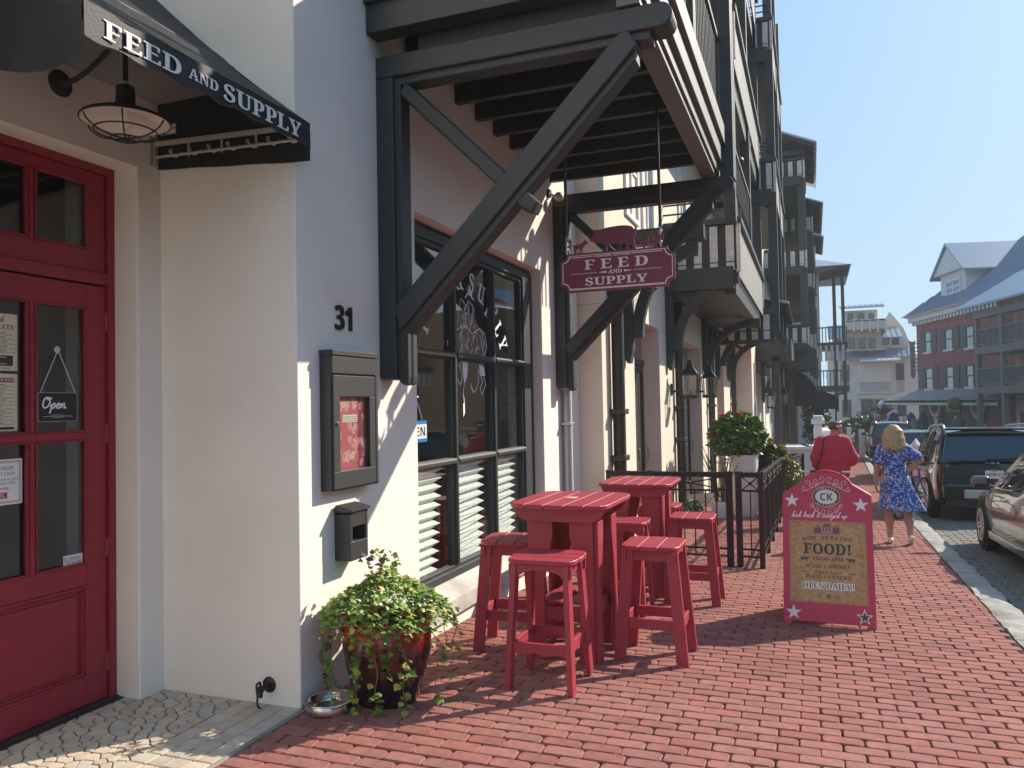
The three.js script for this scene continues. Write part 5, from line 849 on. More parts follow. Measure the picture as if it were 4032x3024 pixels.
// farther white building with a porch, striped tower balconies and roofs
{
  const b = thing('white_building', 'white building beyond the terrace with stacked striped balconies under small tin roofs', 'building'), H = 13.5;
  mesh('wall', [bx(24.02, -2, -8, 26.2, 5.0, .86, .012)], M.beige, b); mesh('wall', bx(26.2, -2, -8, 54, 3.4, .2, .01), M.white, b); mesh('wall', bx(24.02, 5.0, -8, 54, 12.0, 1.0, .01), M.cream, b);
  mesh('wall_lamp_channel', bx(24.9, .8, .86, 25.15, 3.0, .9, .004), M.galv, b);
  for (let k = 0; k < 6; k++) { const x = 26.6 + k * 3.1; postAt(b, x, 1.55 + k * .06, -2, 3.9, .24); if (k < 5) { windowAt(b, x + .7, x + 2.3, gy(x) + .4, 2.4, .22, 2, 2, M.white2); } }
  mesh('porch_beam', [bx(26.4, 3.1, .2, 44, 3.9, 2.1, .01), bx(26.4, 3.0, 1.4, 44, 3.3, 1.7, .01)], M.dark, b);
  for (let k = 0; k < 3; k++) curvedBracket(b, 26.8 + k * 3.2, 1.0 + k * .2, 1.6, 3.2, 1.5, .18);
  for (const [x0, x1, zf, lev] of [[31, 37, 2.7, [4.0, 7.22, 11.0]], [37.5, 44, 3.0, [4.2, 7.2, 10.0]], [47, 52, 3.15, [4.2, 7.2, 10.2]]]) {
    lev.forEach((y, i) => balconyStorey(b, x0, x1, 1.0, zf, y, .7, { sp: .36 })); for (const x of [x0 + .2, x1 - .2]) for (const zz of [zf - .15]) postAt(b, x, zz, 3, lev[2] + 1.2, .3);
    const y = lev[2] + 1.15, p = sub('tin_roof', b); mesh('sheet', [sweepX([[.4, y + 1.3], [zf + .5, y + .05], [zf + .5, y - .03], [.4, y + 1.2]], x0 - .7, x1 + .7, .01)], M.galv, p); for (let x = x0 - .5; x < x1; x += .6) mesh('rafter', bar([x, y + 1.1, .6], [x, y - .05, zf + .4], .1, .16), M.dark, p); mesh('eave_beam', bx(x0 - .1, y - .25, .9, x1, y - .05, zf + .05, .01), M.dark, p);
    for (const yy of [5.2, 8.4]) windowAt(b, x0 + 1, x0 + 2.4, yy, yy + 1.7, 1.02, 2, 2, M.white2);
  }
}
for (const [sx, sy, X, r, label] of [[3038, 1580, 25.4, 1.0, 'hanging porch lantern on a long rod, the nearer one by the white porch'], [3088, 1572, 28.5, 1.0, 'hanging porch lantern on a long rod, the farther one by the white porch']]) { const q = atX(sx, sy, X); lanternAt('porch_lantern', label, q.x, q.y, q.z, { rod: r, s: 1.05 }); }
// corner tower with a wide hipped roof
{
  const b = thing('corner_tower', 'dark timber corner tower with wide hipped roof and open galleries', 'building');
  const X = 55, e = atX(3348, 1053, X), pk = atX(3205, 1020, X + 3), zr = e.z;
  const roof = (() => { const a = [X - 1.5, e.y, zr], c = [X - 1.5, e.y, -2], d = [X + 9, e.y, zr], f = [X + 9, e.y, -2], p = [X + 3.5, e.y + 2.0, 0], g = new THREE.BufferGeometry(); g.setAttribute('position', new THREE.Float32BufferAttribute([...a, ...p, ...c, ...a, ...d, ...p, ...d, ...f, ...p, ...a, ...c, ...f, ...a, ...f, ...d], 3)); g.computeVertexNormals(); return g; })();
  mesh('roof', roof, M.galv, b); mesh('rafter', [0, 1, 2, 3].map(k => bar([X - 1.2 + k * 1.2, e.y - .12, zr - .1], [X - .6 + k * .9, e.y - .4, zr - 2], .14, .2)), M.dark, b, null, 'stuff');
  mesh('wall', bx(X + 1, -3, -8, X + 9, e.y - .1, 3.4, .01), mat(.62, .66, .70), b);
  for (const [z, x] of [[4.35, X], [4.95, X + 1.5]]) postAt(b, x, z, .8, e.y - .2, .22);
  for (const y of [2.6, 5.6]) { const p = sub('balcony', b); mesh('floor', bx(X - .1, y - .4, 1, X + 4, y, 5.15, .01), M.dark, p); mesh('rail', bx(X - .1, y + 1.0, 1, X + .0, y + 1.08, 5.1, .004), M.dark, p); for (let z = 1.3; z < 5.1; z += .22) mesh('baluster', bx(X - .09, y, z, X - .04, y + 1.0, z + .06, 0), M.dark, p); }
  for (let z = 3.3; z < 5.1; z += .36) mesh('slat', bx(X - .16, 4.3, z, X - .12, 5.4, z + .18, 0), slatM, b);
  curvedBracket(b, X + .1, 3.4, .9, 2.2, 1.6, .3);
}
// two black barrel awnings
{
  const cloth = mat(.012, .014, .017, { roughness: .75, side: THREE.DoubleSide });
  const barrel = (x0, x1, zb, yt, r, ry, val, label) => {
    const t = thing('barrel_awning', label, 'awning'), arc = [[zb, yt]]; for (let i = 1; i <= 12; i++) { const a = i / 12 * Math.PI / 2; arc.push([zb + Math.sin(a) * r, yt - ry + Math.cos(a) * ry]); } arc.push([zb + r, yt - ry - val], [zb + r - .03, yt - ry - val]); for (let i = 12; i >= 0; i--) { const a = i / 12 * Math.PI / 2; arc.push([zb + Math.sin(a) * (r - .03), yt - ry + Math.cos(a) * (ry - .03)]); }
    mesh('cover', sweepX(arc, x0, x1, 0), cloth, t); const e = []; for (let i = 0; i <= 12; i++) { const a = i / 12 * Math.PI / 2; e.push([zb + Math.sin(a) * r, yt - ry + Math.cos(a) * ry]); } e.push([zb + r, yt - ry - val], [zb, yt - ry - val]); for (const x of [x0, x1 - .03]) mesh('end_panel', sweepX(e, x, x + .03, 0), cloth, t); mesh('pole', [rod([x0 + .2, gy(x0), zb + r - .1], [x0 + .2, yt - ry, zb + r - .1], .04)], M.iron, t);
  };
  const X1 = 29.5, a = atX(3144, 1462, X1), c = atX(3218, 1570, X1); barrel(X1, X1 + 4, a.z - .2, a.y, c.z - a.z + .2, a.y - c.y, .28, 'tall black barrel awning over the pavement, the nearer one');
  const X2 = 36, d = atX(3262, 1537, X2), f = atX(3300, 1585, X2); barrel(X2, X2 + 4, d.z - .6, d.y, f.z - d.z + .6, d.y - f.y, .3, 'brown black barrel awning over the pavement, the farther one');
}
// white stair walls beyond the terrace
{
  const t = thing('stair_wall', 'white masonry stair walls and capped pier beyond the black railing', 'wall'); const X = 16, q = (x, y) => atX(2750 + x * .22604, 1450 + y * .22604, X);
  const pier = (a, b, y0, y1, d, nm = 'pier') => mesh(nm, bx(X, y0, a.z, X + d, y1, b.z, .02), M.white2, t);
  const p0 = q(2010, 900), p1 = q(2150, 1080); pier(p0, q(2150, 900), gy(X) - .2, p0.y - .1, .4); mesh('cap', [bx(X - .06, p0.y - .1, p0.z - .06, X + .46, p0.y + .02, q(2150, 900).z + .06, .02), bx(X - .02, p0.y + .02, p0.z - .02, X + .42, p0.y + .1, q(2150, 900).z + .02, .02)], M.white2, t);
  const w0 = q(2005, 1095), w1 = q(2230, 1095); mesh('wing', bx(X + .45, gy(X) - .3, w0.z, X + 2.5, w0.y, w1.z + .1, .02), M.white2, t);
  const s0 = q(1805, 1330), s1 = q(2080, 1330); mesh('wing', [bx(X - 1.2, gy(X) - .3, s0.z - .3, X - .15, s0.y - .05, s1.z, .02), bx(X - 1.25, s0.y - .06, s0.z - .35, X - .1, s0.y + .02, s1.z + .05, .015)], M.white2, t);
  for (let k = 0; k < 4; k++) mesh('step', bx(X - .15 + k * .3, gy(X) - .2, .9, X + .4 + k * .3, gy(X) + .17 * (k + 1), 2.4, .01), M.white2, t);
  const g = tag(thing('iron_handrail', 'short black curled iron handrail on the white stair wall', 'handrail'), null), a = q(1800, 1280), c2 = q(2090, 1180); for (let k = 0; k < 4; k++) { const u = .35 + k * .17; mesh('spindle', tube([[X - 1.2, a.y - .02, a.z + (c2.z - a.z) * (u - .15)], [X - 1.2, a.y + .08, a.z + (c2.z - a.z) * u], [X - 1.2, c2.y, a.z + (c2.z - a.z) * (u + .12)]], .014, 6), M.iron, g); } mesh('rail', tube([[X - 1.2, a.y, a.z], [X - 1.2, a.y - .05, a.z + .25], [X - 1.2, a.y - .03, c2.z - .1], [X - 1.2, c2.y + .05, c2.z]], .018, 6), M.iron, g);
}
// ---------- vehicles ----------
function loft(secs, capA = true, capB = true) {      // secs: closed rings of [x, y, z]
  const n = secs[0].length, pos = [], q = (a, b, c, d) => pos.push(...a, ...b, ...c, ...a, ...c, ...d);
  for (let i = 0; i + 1 < secs.length; i++) for (let k = 0; k < n; k++) { const j = (k + 1) % n; q(secs[i][k], secs[i + 1][k], secs[i + 1][j], secs[i][j]); }
  const cap = (s, rev) => { const c = s.reduce((a, p) => a.map((v, i) => v + p[i] / n), [0, 0, 0]); for (let k = 0; k < n; k++) { const j = (k + 1) % n; rev ? pos.push(...c, ...s[j], ...s[k]) : pos.push(...c, ...s[k], ...s[j]); } };
  if (capA) cap(secs[0], false); if (capB) cap(secs[secs.length - 1], true);
  const g = new THREE.BufferGeometry(); g.setAttribute('position', new THREE.Float32BufferAttribute(pos, 3)); return toCreasedNormals(mergeVertices(g, 1e-4), R(32));
}
const lerpTab = (tab, x) => { let i = 0; while (i + 2 < tab.length && tab[i + 1][0] < x) i++; const a = tab[i], b = tab[i + 1], t = Math.max(0, Math.min(1, (x - a[0]) / (b[0] - a[0]))), s = t * t * (3 - 2 * t); return a.slice(1).map((v, k) => v + (b[k + 1] - v) * (a.lin ? t : s * .5 + t * .5)); };
const tyreM = mat(.018, .018, .018, { roughness: .85 }), rimM = mat(.55, .55, .56, { metalness: 1, roughness: .3 }), chromeM = mat(.8, .8, .8, { metalness: 1, roughness: .12 }), carGlass = phy(.012, .015, .018, { roughness: .03, clearcoat: 1, clearcoatRoughness: .01 }), plasticM = mat(.02, .02, .021, { roughness: .6 });
function wheelAt(t, x, y, z, r, s) {
  const w = sub('wheel', t, [x, y, z]);
  mesh('tyre', lathe([[r * .66, -.1], [r * .93, -.105], [r, -.08], [r, .08], [r * .93, .105], [r * .66, .1]], 40).rotateX(Math.PI / 2), tyreM, w);
  const sp = []; for (let k = 0; k < 10; k++) { const a = k / 10 * 6.2832 + .2, b = a + (k & 1 ? .12 : -.12); sp.push(bar([Math.cos(a) * r * .12, Math.sin(a) * r * .12, s * .085], [Math.cos(b) * r * .64, Math.sin(b) * r * .64, s * .092], .035, .02, [0, 0, 1])); }
  mesh('rim', [new THREE.TorusGeometry(r * .64, .018, 8, 40).translate(0, 0, s * .094), rod([0, 0, s * .05], [0, 0, s * .098], r * .16, r * .15, 20)], rimM, w); mesh('spokes', sp, rimM, w); mesh('disc', rod([0, 0, s * .02], [0, 0, s * .03], r * .55, r * .55, 24), plasticM, w);
}
// x runs from the rear (0) to the front; body table: x, half width, bottom, belt height, crown
function makeCar(name, label, S, paint) {
  const t = thing(name, label, 'car'), N = 46, secs = [];
  for (let i = 0; i <= N; i++) {
    const x = S.L * i / N, [w, y0, yb, cr] = lerpTab(S.body, x), h = yb - y0, half = [[.0, y0], [w * .88, y0], [w * .965, y0 + h * .10], [w * .985, y0 + h * .32], [w, y0 + h * .52], [w * .995, y0 + h * .7], [w * .975, yb - h * .12], [w * .94, yb - .01], [w * .8, yb + cr * .5], [w * .45, yb + cr * .92], [0, yb + cr]];
    secs.push([...half.map(([z, y]) => [x, y, -z]), ...half.slice(1, -1).reverse().map(([z, y]) => [x, y, z])].map(p => p));
  }
  mesh('body', loft(secs), paint, t);
  const G = S.glass, gs = [];
  for (let i = 0; i <= 24; i++) { const x = G[0][0] + (G[G.length - 1][0] - G[0][0]) * i / 24, [wb, wt, yb, yt] = lerpTab(G, x), m = .5, half = [[0, yb], [wb, yb], [wb + (wt - wb) * .5 + .025, yb + (yt - yb) * .5], [wt + .01, yt - .05], [wt - .08, yt], [0, yt + .02]]; gs.push([...half.map(([z, y]) => [x, y, -z]), ...half.slice(1, -1).reverse().map(([z, y]) => [x, y, z])]); }
  mesh('window', loft(gs), carGlass, t);
  const rs = []; for (let i = 0; i <= 12; i++) { const x = S.roof[0] + (S.roof[1] - S.roof[0]) * i / 12, [wb, wt, yb, yt] = lerpTab(G, x), u = i / 12, k = S.k ?? .014; const half = [[0, yt - .01], [wt - .02, yt - .07], [wt + .022, yt - .055], [wt - .05, yt + k * .6], [wt * .5, yt + .022 + k], [0, yt + .03 + k]]; rs.push([...half.map(([z, y]) => [x, y, -z]), ...half.slice(1, -1).reverse().map(([z, y]) => [x, y, z])]); }
  mesh('roof', loft(rs), paint, t);
  for (const s of [-1, 1]) {
    for (const [xa, xb, w] of S.pillars) { const A = lerpTab(G, xa), B = lerpTab(G, xb); mesh('pillar', bar([xa, A[2] - .03, s * (A[0] + .0)], [xb, B[3] - .03, s * (B[1] + .012)], w, .04, [0, 0, 1], .01), S.darkPillar && w < .1 ? plasticM : paint, t); }
    const mx = S.mirror, mw = lerpTab(S.body, mx)[0], my = lerpTab(S.body, mx)[2]; mesh('mirror', [new RoundedBoxGeometry(.11, .15, .22, 3, .05).translate(mx, my + .1, s * (mw + .12)), bar([mx, my + .02, s * (mw - .04)], [mx, my + .07, s * (mw + .06)], .05, .03)], S.darkPillar ? plasticM : paint, t);
    for (const wx of S.wheels) { const w = lerpTab(S.body, wx)[0]; mesh('wheel_arch', rod([wx, S.r + .02, s * (w - .12)], [wx, S.r + .02, s * (w + .004)], S.r * 1.17, S.r * 1.17, 36), plasticM, t); wheelAt(t, wx, S.r, s * (w - .075), S.r, s); }
    mesh('sill', bx(S.wheels[0] + .45, S.body[2][2] - .02, s * (S.body[3][1] - .06), S.wheels[1] - .45, S.body[2][2] + .1, s * (S.body[3][1] - .005), .02), S.darkPillar ? plasticM : paint, t);
    const hy = lerpTab(S.body, 2)[2] - .16; for (const hx of S.handles ?? []) mesh('handle', bx(hx, hy, s * (lerpTab(S.body, hx)[0] - .02), hx + .2, hy + .035, s * (lerpTab(S.body, hx)[0] + .022), .012), chromeM, t);
    mesh('window_trim', bar([S.pillars[0][0], lerpTab(G, S.pillars[0][0])[2], s * (lerpTab(G, S.pillars[0][0])[0] + .01)], [S.mirror + .1, lerpTab(G, S.mirror)[2], s * (lerpTab(G, S.mirror)[0] + .01)], .02, .025, [0, 1, 0]), chromeM, t);
  }
  return t;
}
const suv = { L: 5.0, r: .39, body: [[0, .84, .50, 1.02, .05], [.07, .93, .36, 1.08, .05], [.3, .985, .28, 1.10, .04], [.9, .995, .26, 1.08, .04], [3.6, .995, .26, 1.04, .06], [4.6, .96, .28, 1.0, .08], [4.92, .88, .32, .86, .04], [5.0, .76, .4, .72, .02]],
  glass: [[.10, .90, .86, 1.08, 1.12], [.42, .93, .76, 1.08, 1.66], [.6, .935, .755, 1.08, 1.70], [1.6, .94, .76, 1.06, 1.73], [2.9, .93, .74, 1.04, 1.70], [3.75, .90, .82, 1.04, 1.06]], roof: [.40, 2.95], pillars: [[.18, .52, .30], [1.35, 1.35, .07], [2.45, 2.45, .07], [3.7, 2.92, .09]], mirror: 3.35, wheels: [.98, 3.92], handles: [1.6, 2.75], darkPillar: true };
{
  const paint = phy(.014, .017, .016, { roughness: .22, clearcoat: 1, clearcoatRoughness: .03, metalness: .3 });
  const x0 = 13.0, t = makeCar('parked_suv', 'large dark green SUV seen from behind, parked ahead of the grey sedan', suv, paint);
  t.position.set(x0, gy(x0) + ROAD + .01, 5.87); t.rotation.z = lean(10); t.rotation.order = 'YXZ';
  mesh('rear_window', (() => { const q = [[.085, 1.13, -.80], [.085, 1.13, .80], [.375, 1.64, .70], [.375, 1.64, -.70]].map(p => [p[0] - .012, p[1], p[2]]); const g = new THREE.BufferGeometry(); g.setAttribute('position', new THREE.Float32BufferAttribute([...q[0], ...q[1], ...q[2], ...q[0], ...q[2], ...q[3]], 3)); g.computeVertexNormals(); return g; })(), carGlass, t);
  mesh('spoiler', loft([[-.74, 0], [-.7, 1], [.7, 1], [.74, 0]].map(([z, k]) => [[.26, 1.70, z], [.24, 1.735, z], [.5, 1.765, z], [.5, 1.70, z]])), paint, t);
  mesh('fin', loft([[.62, .02], [.72, .09], [.84, .02]].map(([x, h]) => [[x, 1.74, -.03], [x, 1.74 + h, -.008], [x, 1.74 + h, .008], [x, 1.74, .03]])), plasticM, t);
  for (const s of [-1, 1]) {
    mesh('roof_rail', tube([[.5, 1.70, s * .73], [.62, 1.78, s * .72], [1.6, 1.81, s * .72], [2.6, 1.78, s * .71], [2.75, 1.70, s * .72]], .024, 8), mat(.6, .6, .6, { metalness: .9, roughness: .25 }), t);
    mesh('tail_light', [bx(-.012 + .03, .70, s * .70, .2, 1.06, s * .90, .02), bx(.0, .46, s * .60, .1, .56, s * .80, .02)], mat(.16, .015, .02, { roughness: .15 }), t);
    mesh('tail_lens', bx(.008, .72, s * .76, .05, 1.04, s * .79, .008), mat(.4, .38, .37, { roughness: .2 }), t);
  }
  mesh('bumper', [bx(-.05, .40, -.86, .2, .70, .86, .05)], paint, t); mesh('skid_plate', [bx(-.07, .42, -.52, .0, .60, .52, .03)], mat(.52, .5, .47, { metalness: .4, roughness: .4 }), t); mesh('lower_bumper', bx(-.02, .24, -.8, .3, .42, .8, .03), plasticM, t);
  mesh('trim_bar', bx(-.008, .66, -.7, .02, .72, .7, .01), plasticM, t);
  const pl = canvasTex(256, 128, (c, W, H) => { c.fillStyle = '#dcdcd6'; c.fillRect(0, 0, W, H); c.fillStyle = '#c96a3a'; c.beginPath(); c.arc(132, 64, 22, 0, 7); c.fill(); c.fillStyle = '#2f5a40'; c.font = 'bold 62px sans-serif'; c.textAlign = 'center'; c.fillText('RBP', 62, 86, 96); c.fillText('U7', 200, 86, 80); c.font = 'bold 18px sans-serif'; c.fillText('FLORIDA', 128, 24); });
  mesh('licence_plate', [bx(.0, .80, -.155, .03, .955, .155, .004)], M.white2, t); mesh('plate_print', quad([-.002, .803, -.152], [0, 0, .304], [0, .15, 0]), printM(pl), t);
  mesh('badge', [text('KIA', .07, .006, { f: sans, width: .24 }).rotateY(-Math.PI / 2).translate(.035, 1.03, .0)], chromeM, t); mesh('badge', text('TELLURIDE', .04, .006, { f: sans, width: .72 }).rotateY(-Math.PI / 2).translate(.012, .975 - .0, -.02), chromeM, t);
  mesh('wiper', bar([.06, 1.17, -.1], [.075, 1.19, .42], .02, .015), plasticM, t);
}
{
  const paint = phy(.12, .108, .095, { roughness: .32, clearcoat: 1, clearcoatRoughness: .03, metalness: .6 });
  const sedan = { L: 4.9, r: .34, body: [[0, .72, .5, .86, .04], [.12, .86, .34, 1.0, .04], [.6, .915, .22, 1.02, .03], [1.2, .925, .20, .98, .03], [3.2, .925, .20, .90, .06], [4.2, .90, .22, .80, .08], [4.7, .82, .26, .68, .05], [4.9, .62, .36, .56, .02]],
    glass: [[.75, .78, .72, .98, 1.0], [1.6, .86, .64, .97, 1.36], [2.1, .87, .62, .95, 1.42], [2.6, .87, .62, .93, 1.40], [3.55, .82, .74, .90, .92]], roof: [1.45, 2.6], pillars: [[.85, 1.55, .22], [2.1, 2.1, .06], [3.5, 2.55, .08]], mirror: 3.12, wheels: [.95, 3.9], handles: [1.2, 2.3] };
  const t = makeCar('parked_sedan', 'champagne grey sedan at the right edge, parked nearest at the kerb', sedan, paint); const x0 = 5.32; t.position.set(x0, gy(x0) + ROAD + .01, 5.9); t.rotation.order = 'YXZ'; t.rotation.z = lean(10);
  for (const s of [-1, 1]) mesh('headlight', bx(4.45, .56, s * .55, 4.78, .68, s * .80, .04), mat(.5, .5, .5, { roughness: .1 }), t);
}
{
  const paint = phy(.03, .033, .036, { roughness: .3, clearcoat: 1, clearcoatRoughness: .04, metalness: .4 });
  const s2 = { ...suv, L: 4.5, r: .36, body: suv.body.map(r => [r[0] * .9, r[1] * .94, r[2], r[3] * .96, r[4]]), glass: suv.glass.map(r => [r[0] * .9, r[1] * .94, r[2] * .92, r[3] * .96, r[4] * .97]), roof: [.36, 2.66], pillars: suv.pillars.map(r => [r[0] * .9, r[1] * .9, r[2]]), mirror: 3.0, wheels: [.9, 3.5], handles: [1.5, 2.5] };
  const t = makeCar('parked_suv', 'dark compact SUV with pale roof glare, partly hidden behind the blonde woman', s2, paint); t.position.set(22.5, gy(22.5) + ROAD, 5.72); t.rotation.order = 'YXZ'; t.rotation.z = lean(30);
  for (const s of [-1, 1]) { mesh('roof_rail', tube([[.5, 1.62, s * .66], [.6, 1.70, s * .65], [2.3, 1.71, s * .65], [2.5, 1.62, s * .66]], .022, 8), chromeM, t); mesh('tail_light', bx(.02, .75, s * .60, .15, .95, s * .86, .03), mat(.3, .02, .02, { roughness: .2 }), t); }
  const u = copyOf(t, 'dark SUV farthest up the street, its roof just above the compact SUV', [36, gy(36) + ROAD + .25, 6.15]);
  u.rotation.z = lean(30);
}
// ---------- bicycle, posts and street things ----------
{
  const t = thing('bicycle', 'blue bicycle parked at the kerb between the woman and the dark SUV', 'bicycle', [12.45, gy(12.45), 4.42], -.5); const tube2 = (a, b, r = .016) => rod(a, b, r, r, 8), fm = mat(.05, .12, .3, { roughness: .3 });
  for (const x of [-.52, .52]) { const w = sub('wheel', t, [x, .34, 0]); mesh('tyre', new THREE.TorusGeometry(.325, .02, 8, 40), tyreM, w); const sp = []; for (let k = 0; k < 16; k++) { const a = k / 16 * 6.283; sp.push(rod([0, 0, (k & 1) * .03 - .015], [Math.cos(a) * .31, Math.sin(a) * .31, 0], .0025, .0025, 4)); } mesh('spokes', sp, chromeM, w, null, 'stuff'); mesh('hub', rod([0, 0, -.05], [0, 0, .05], .02, .02, 8), chromeM, w); }
  mesh('frame', [tube2([-.12, .3, 0], [-.2, .78, 0], .018), tube2([-.2, .72, 0], [.36, .72, 0]), tube2([-.12, .3, 0], [.38, .66, 0], .02), tube2([-.52, .34, .03], [-.2, .74, .02], .01), tube2([-.52, .34, .03], [-.12, .3, .03], .012), tube2([.33, .86, 0], [.40, .62, 0], .02), tube2([.40, .62, .0], [.52, .34, .04], .013)], fm, t);
  mesh('handlebar', tube([[.2, .98, -.3], [.34, .95, -.15], [.34, .94, 0], [.34, .95, .15], [.2, .98, .3]], .014, 8), plasticM, t); mesh('saddle', new RoundedBoxGeometry(.26, .06, .16, 2, .03).translate(-.22, .84, 0), plasticM, t); mesh('crank', [rod([-.12, .3, .04], [-.12, .3, .06], .09, .09, 20), bar([-.12, .3, .08], [-.02, .18, .08], .02, .012)], chromeM, t);
}
{
  const t = thing('bollard', 'cream square bollard with pointed top beside the dark SUV', 'bollard', [20, gy(20), 5.34]); mesh('shaft', bx(-.11, -.2, -.11, .11, 1.2, .11, .01), M.cream, t); mesh('cap', [bx(-.13, 1.12, -.13, .13, 1.2, .13, .01), new THREE.ConeGeometry(.17, .2, 4).rotateY(Math.PI / 4).translate(0, 1.3, 0)], M.cream, t);
  const p = atX(3100 + 765 * .31646, 1600 + 260 * .31646, 48), w = thing('white_post', 'slim white post standing in the sidewalk past the man in red', 'post', [48, 0, p.z]); mesh('shaft', bx(-.06, gy(48) - .2, -.13, .06, p.y, .13, .01), M.white2, w);
  const u = copyOf(w, 'short white post at the corner, left of the farthest dark SUV', [40, .15, 5.05]);
}
// ---------- planters and plants on the neighbour's terrace ----------
{
  const planter = (x, z, h, r, label) => { const t = thing('tall_planter', label, 'planter', [x, gy(x), z]); mesh('body', lathe([[0, 0], [r * .72, 0], [r * .76, .02], [r, h], [r * .94, h], [r * .9, h - .1], [0, h - .1]], 32), M.white2, t); mesh('soil', lathe([[0, h - .06], [r * .92, h - .07]], 20), M.sand, t); return t; };
  planter(11.6, 1.52, 1.15, .27, 'tall white tapered planter holding the red flowered bush, nearer one'); planter(12.9, 1.66, 1.12, .26, 'tall white tapered planter just behind the nearer one');
  const bush = (name, label, x, z, y0, n, rx, ry, rz, size, col, flowers = []) => {
    const t = thing(name, label, 'plant', [x, gy(x) + y0, z]), L = [], S = [];
    for (let i = 0; i < n; i++) { const a = rnd() * 6.283, e = Math.acos(2 * rnd() - 1), q = Math.cbrt(.25 + .75 * rnd()) * (.75 + .5 * fbm(Math.cos(a) * 2 + 9, e * 2 + 9, 64, 3, 33)); const p = [Math.sin(e) * Math.cos(a) * rx * q, ry + Math.cos(e) * ry * q, Math.sin(e) * Math.sin(a) * rz * q]; L.push([p, [p[0] + rr(-.4, .4), .3 + rr(-.6, .4), p[2] + rr(-.4, .4)], size * rr(.7, 1.3), 0, col()]); }
    for (let k = 0; k < 9; k++) S.push(rod([rr(-.06, .06), -.1, rr(-.06, .06)], [rr(-rx, rx) * .6, ry * rr(1, 1.7), rr(-rz, rz) * .6], .012, .005, 5));
    mesh('stems', S, M.brown, t, null, 'stuff'); mesh('foliage', leaves(L), leafM, t, null, 'stuff');
    for (const [fx, fy, fz] of flowers) { const F = []; for (let k = 0; k < 9; k++) F.push([[fx, fy, fz], [Math.cos(k * .7), rr(-.2, .6), Math.sin(k * .7)], .085, 0, [.62, .02, .06]]); mesh('flower', leaves(F), leafM, t); }
    return t;
  };
  const g1 = () => rnd() < .25 ? [rr(.2, .3), rr(.3, .4), .05] : [rr(.05, .11), rr(.13, .22), .03];
  bush('flowering_bush', 'tall leafy green bush with red flowers growing in the white planter', 11.6, 1.42, 1.12, 1500, .52, .40, .50, .10, g1, [[-.3, .78, -.24], [-.2, .80, .05], [-.35, .42, -.48]]);
  bush('yellow_bush', 'yellow and dark green croton bush behind the railing', 12.2, 2.0, .5, 700, .35, .42, .26, .15, () => rnd() < .3 ? [.5, .36, .04] : [rr(.05, .1), rr(.09, .15), .03]);
  bush('fine_leaf_shrub', 'fine leaved greyish green shrub spilling over the railing', 12.0, 2.32, .25, 1300, .4, .42, .24, .055, () => [rr(.16, .28), rr(.18, .28), rr(.06, .1)]);
  { const t = thing('snake_plant', 'tall striped spear leaved plant beside the white planter', 'plant', [11.2, gy(11.2), 1.12]); for (let k = 0; k < 26; k++) { const a = rnd() * 6.28, l = rr(.08, .24), h = rr(.8, 1.28); mesh('leaf', loft([0, .35, .75, 1].map((u, i) => { const w = [.025, .035, .028, .002][i], x = Math.cos(a) * (.08 + l * u * u * 1.3), z = Math.sin(a) * (.08 + l * u * u * 1.3); return [[x - w, .15 + h * u, z], [x, .15 + h * u, z + .006], [x + w, .15 + h * u, z], [x, .15 + h * u, z - .006]]; })), mat(rr(.08, .18), rr(.13, .2), .05, { roughness: .5 }), t); } mesh('pot', lathe([[0, 0], [.14, 0], [.19, .3], [.17, .3], [0, .26]], 20), M.white2, t); }
  bush('small_flower_plant', 'small white flowered plant at the foot of the brown downpipe', 11.0, .62, 0, 260, .22, .16, .2, .06, () => rnd() < .3 ? [.7, .7, .6] : [.1, .2, .05]);
}
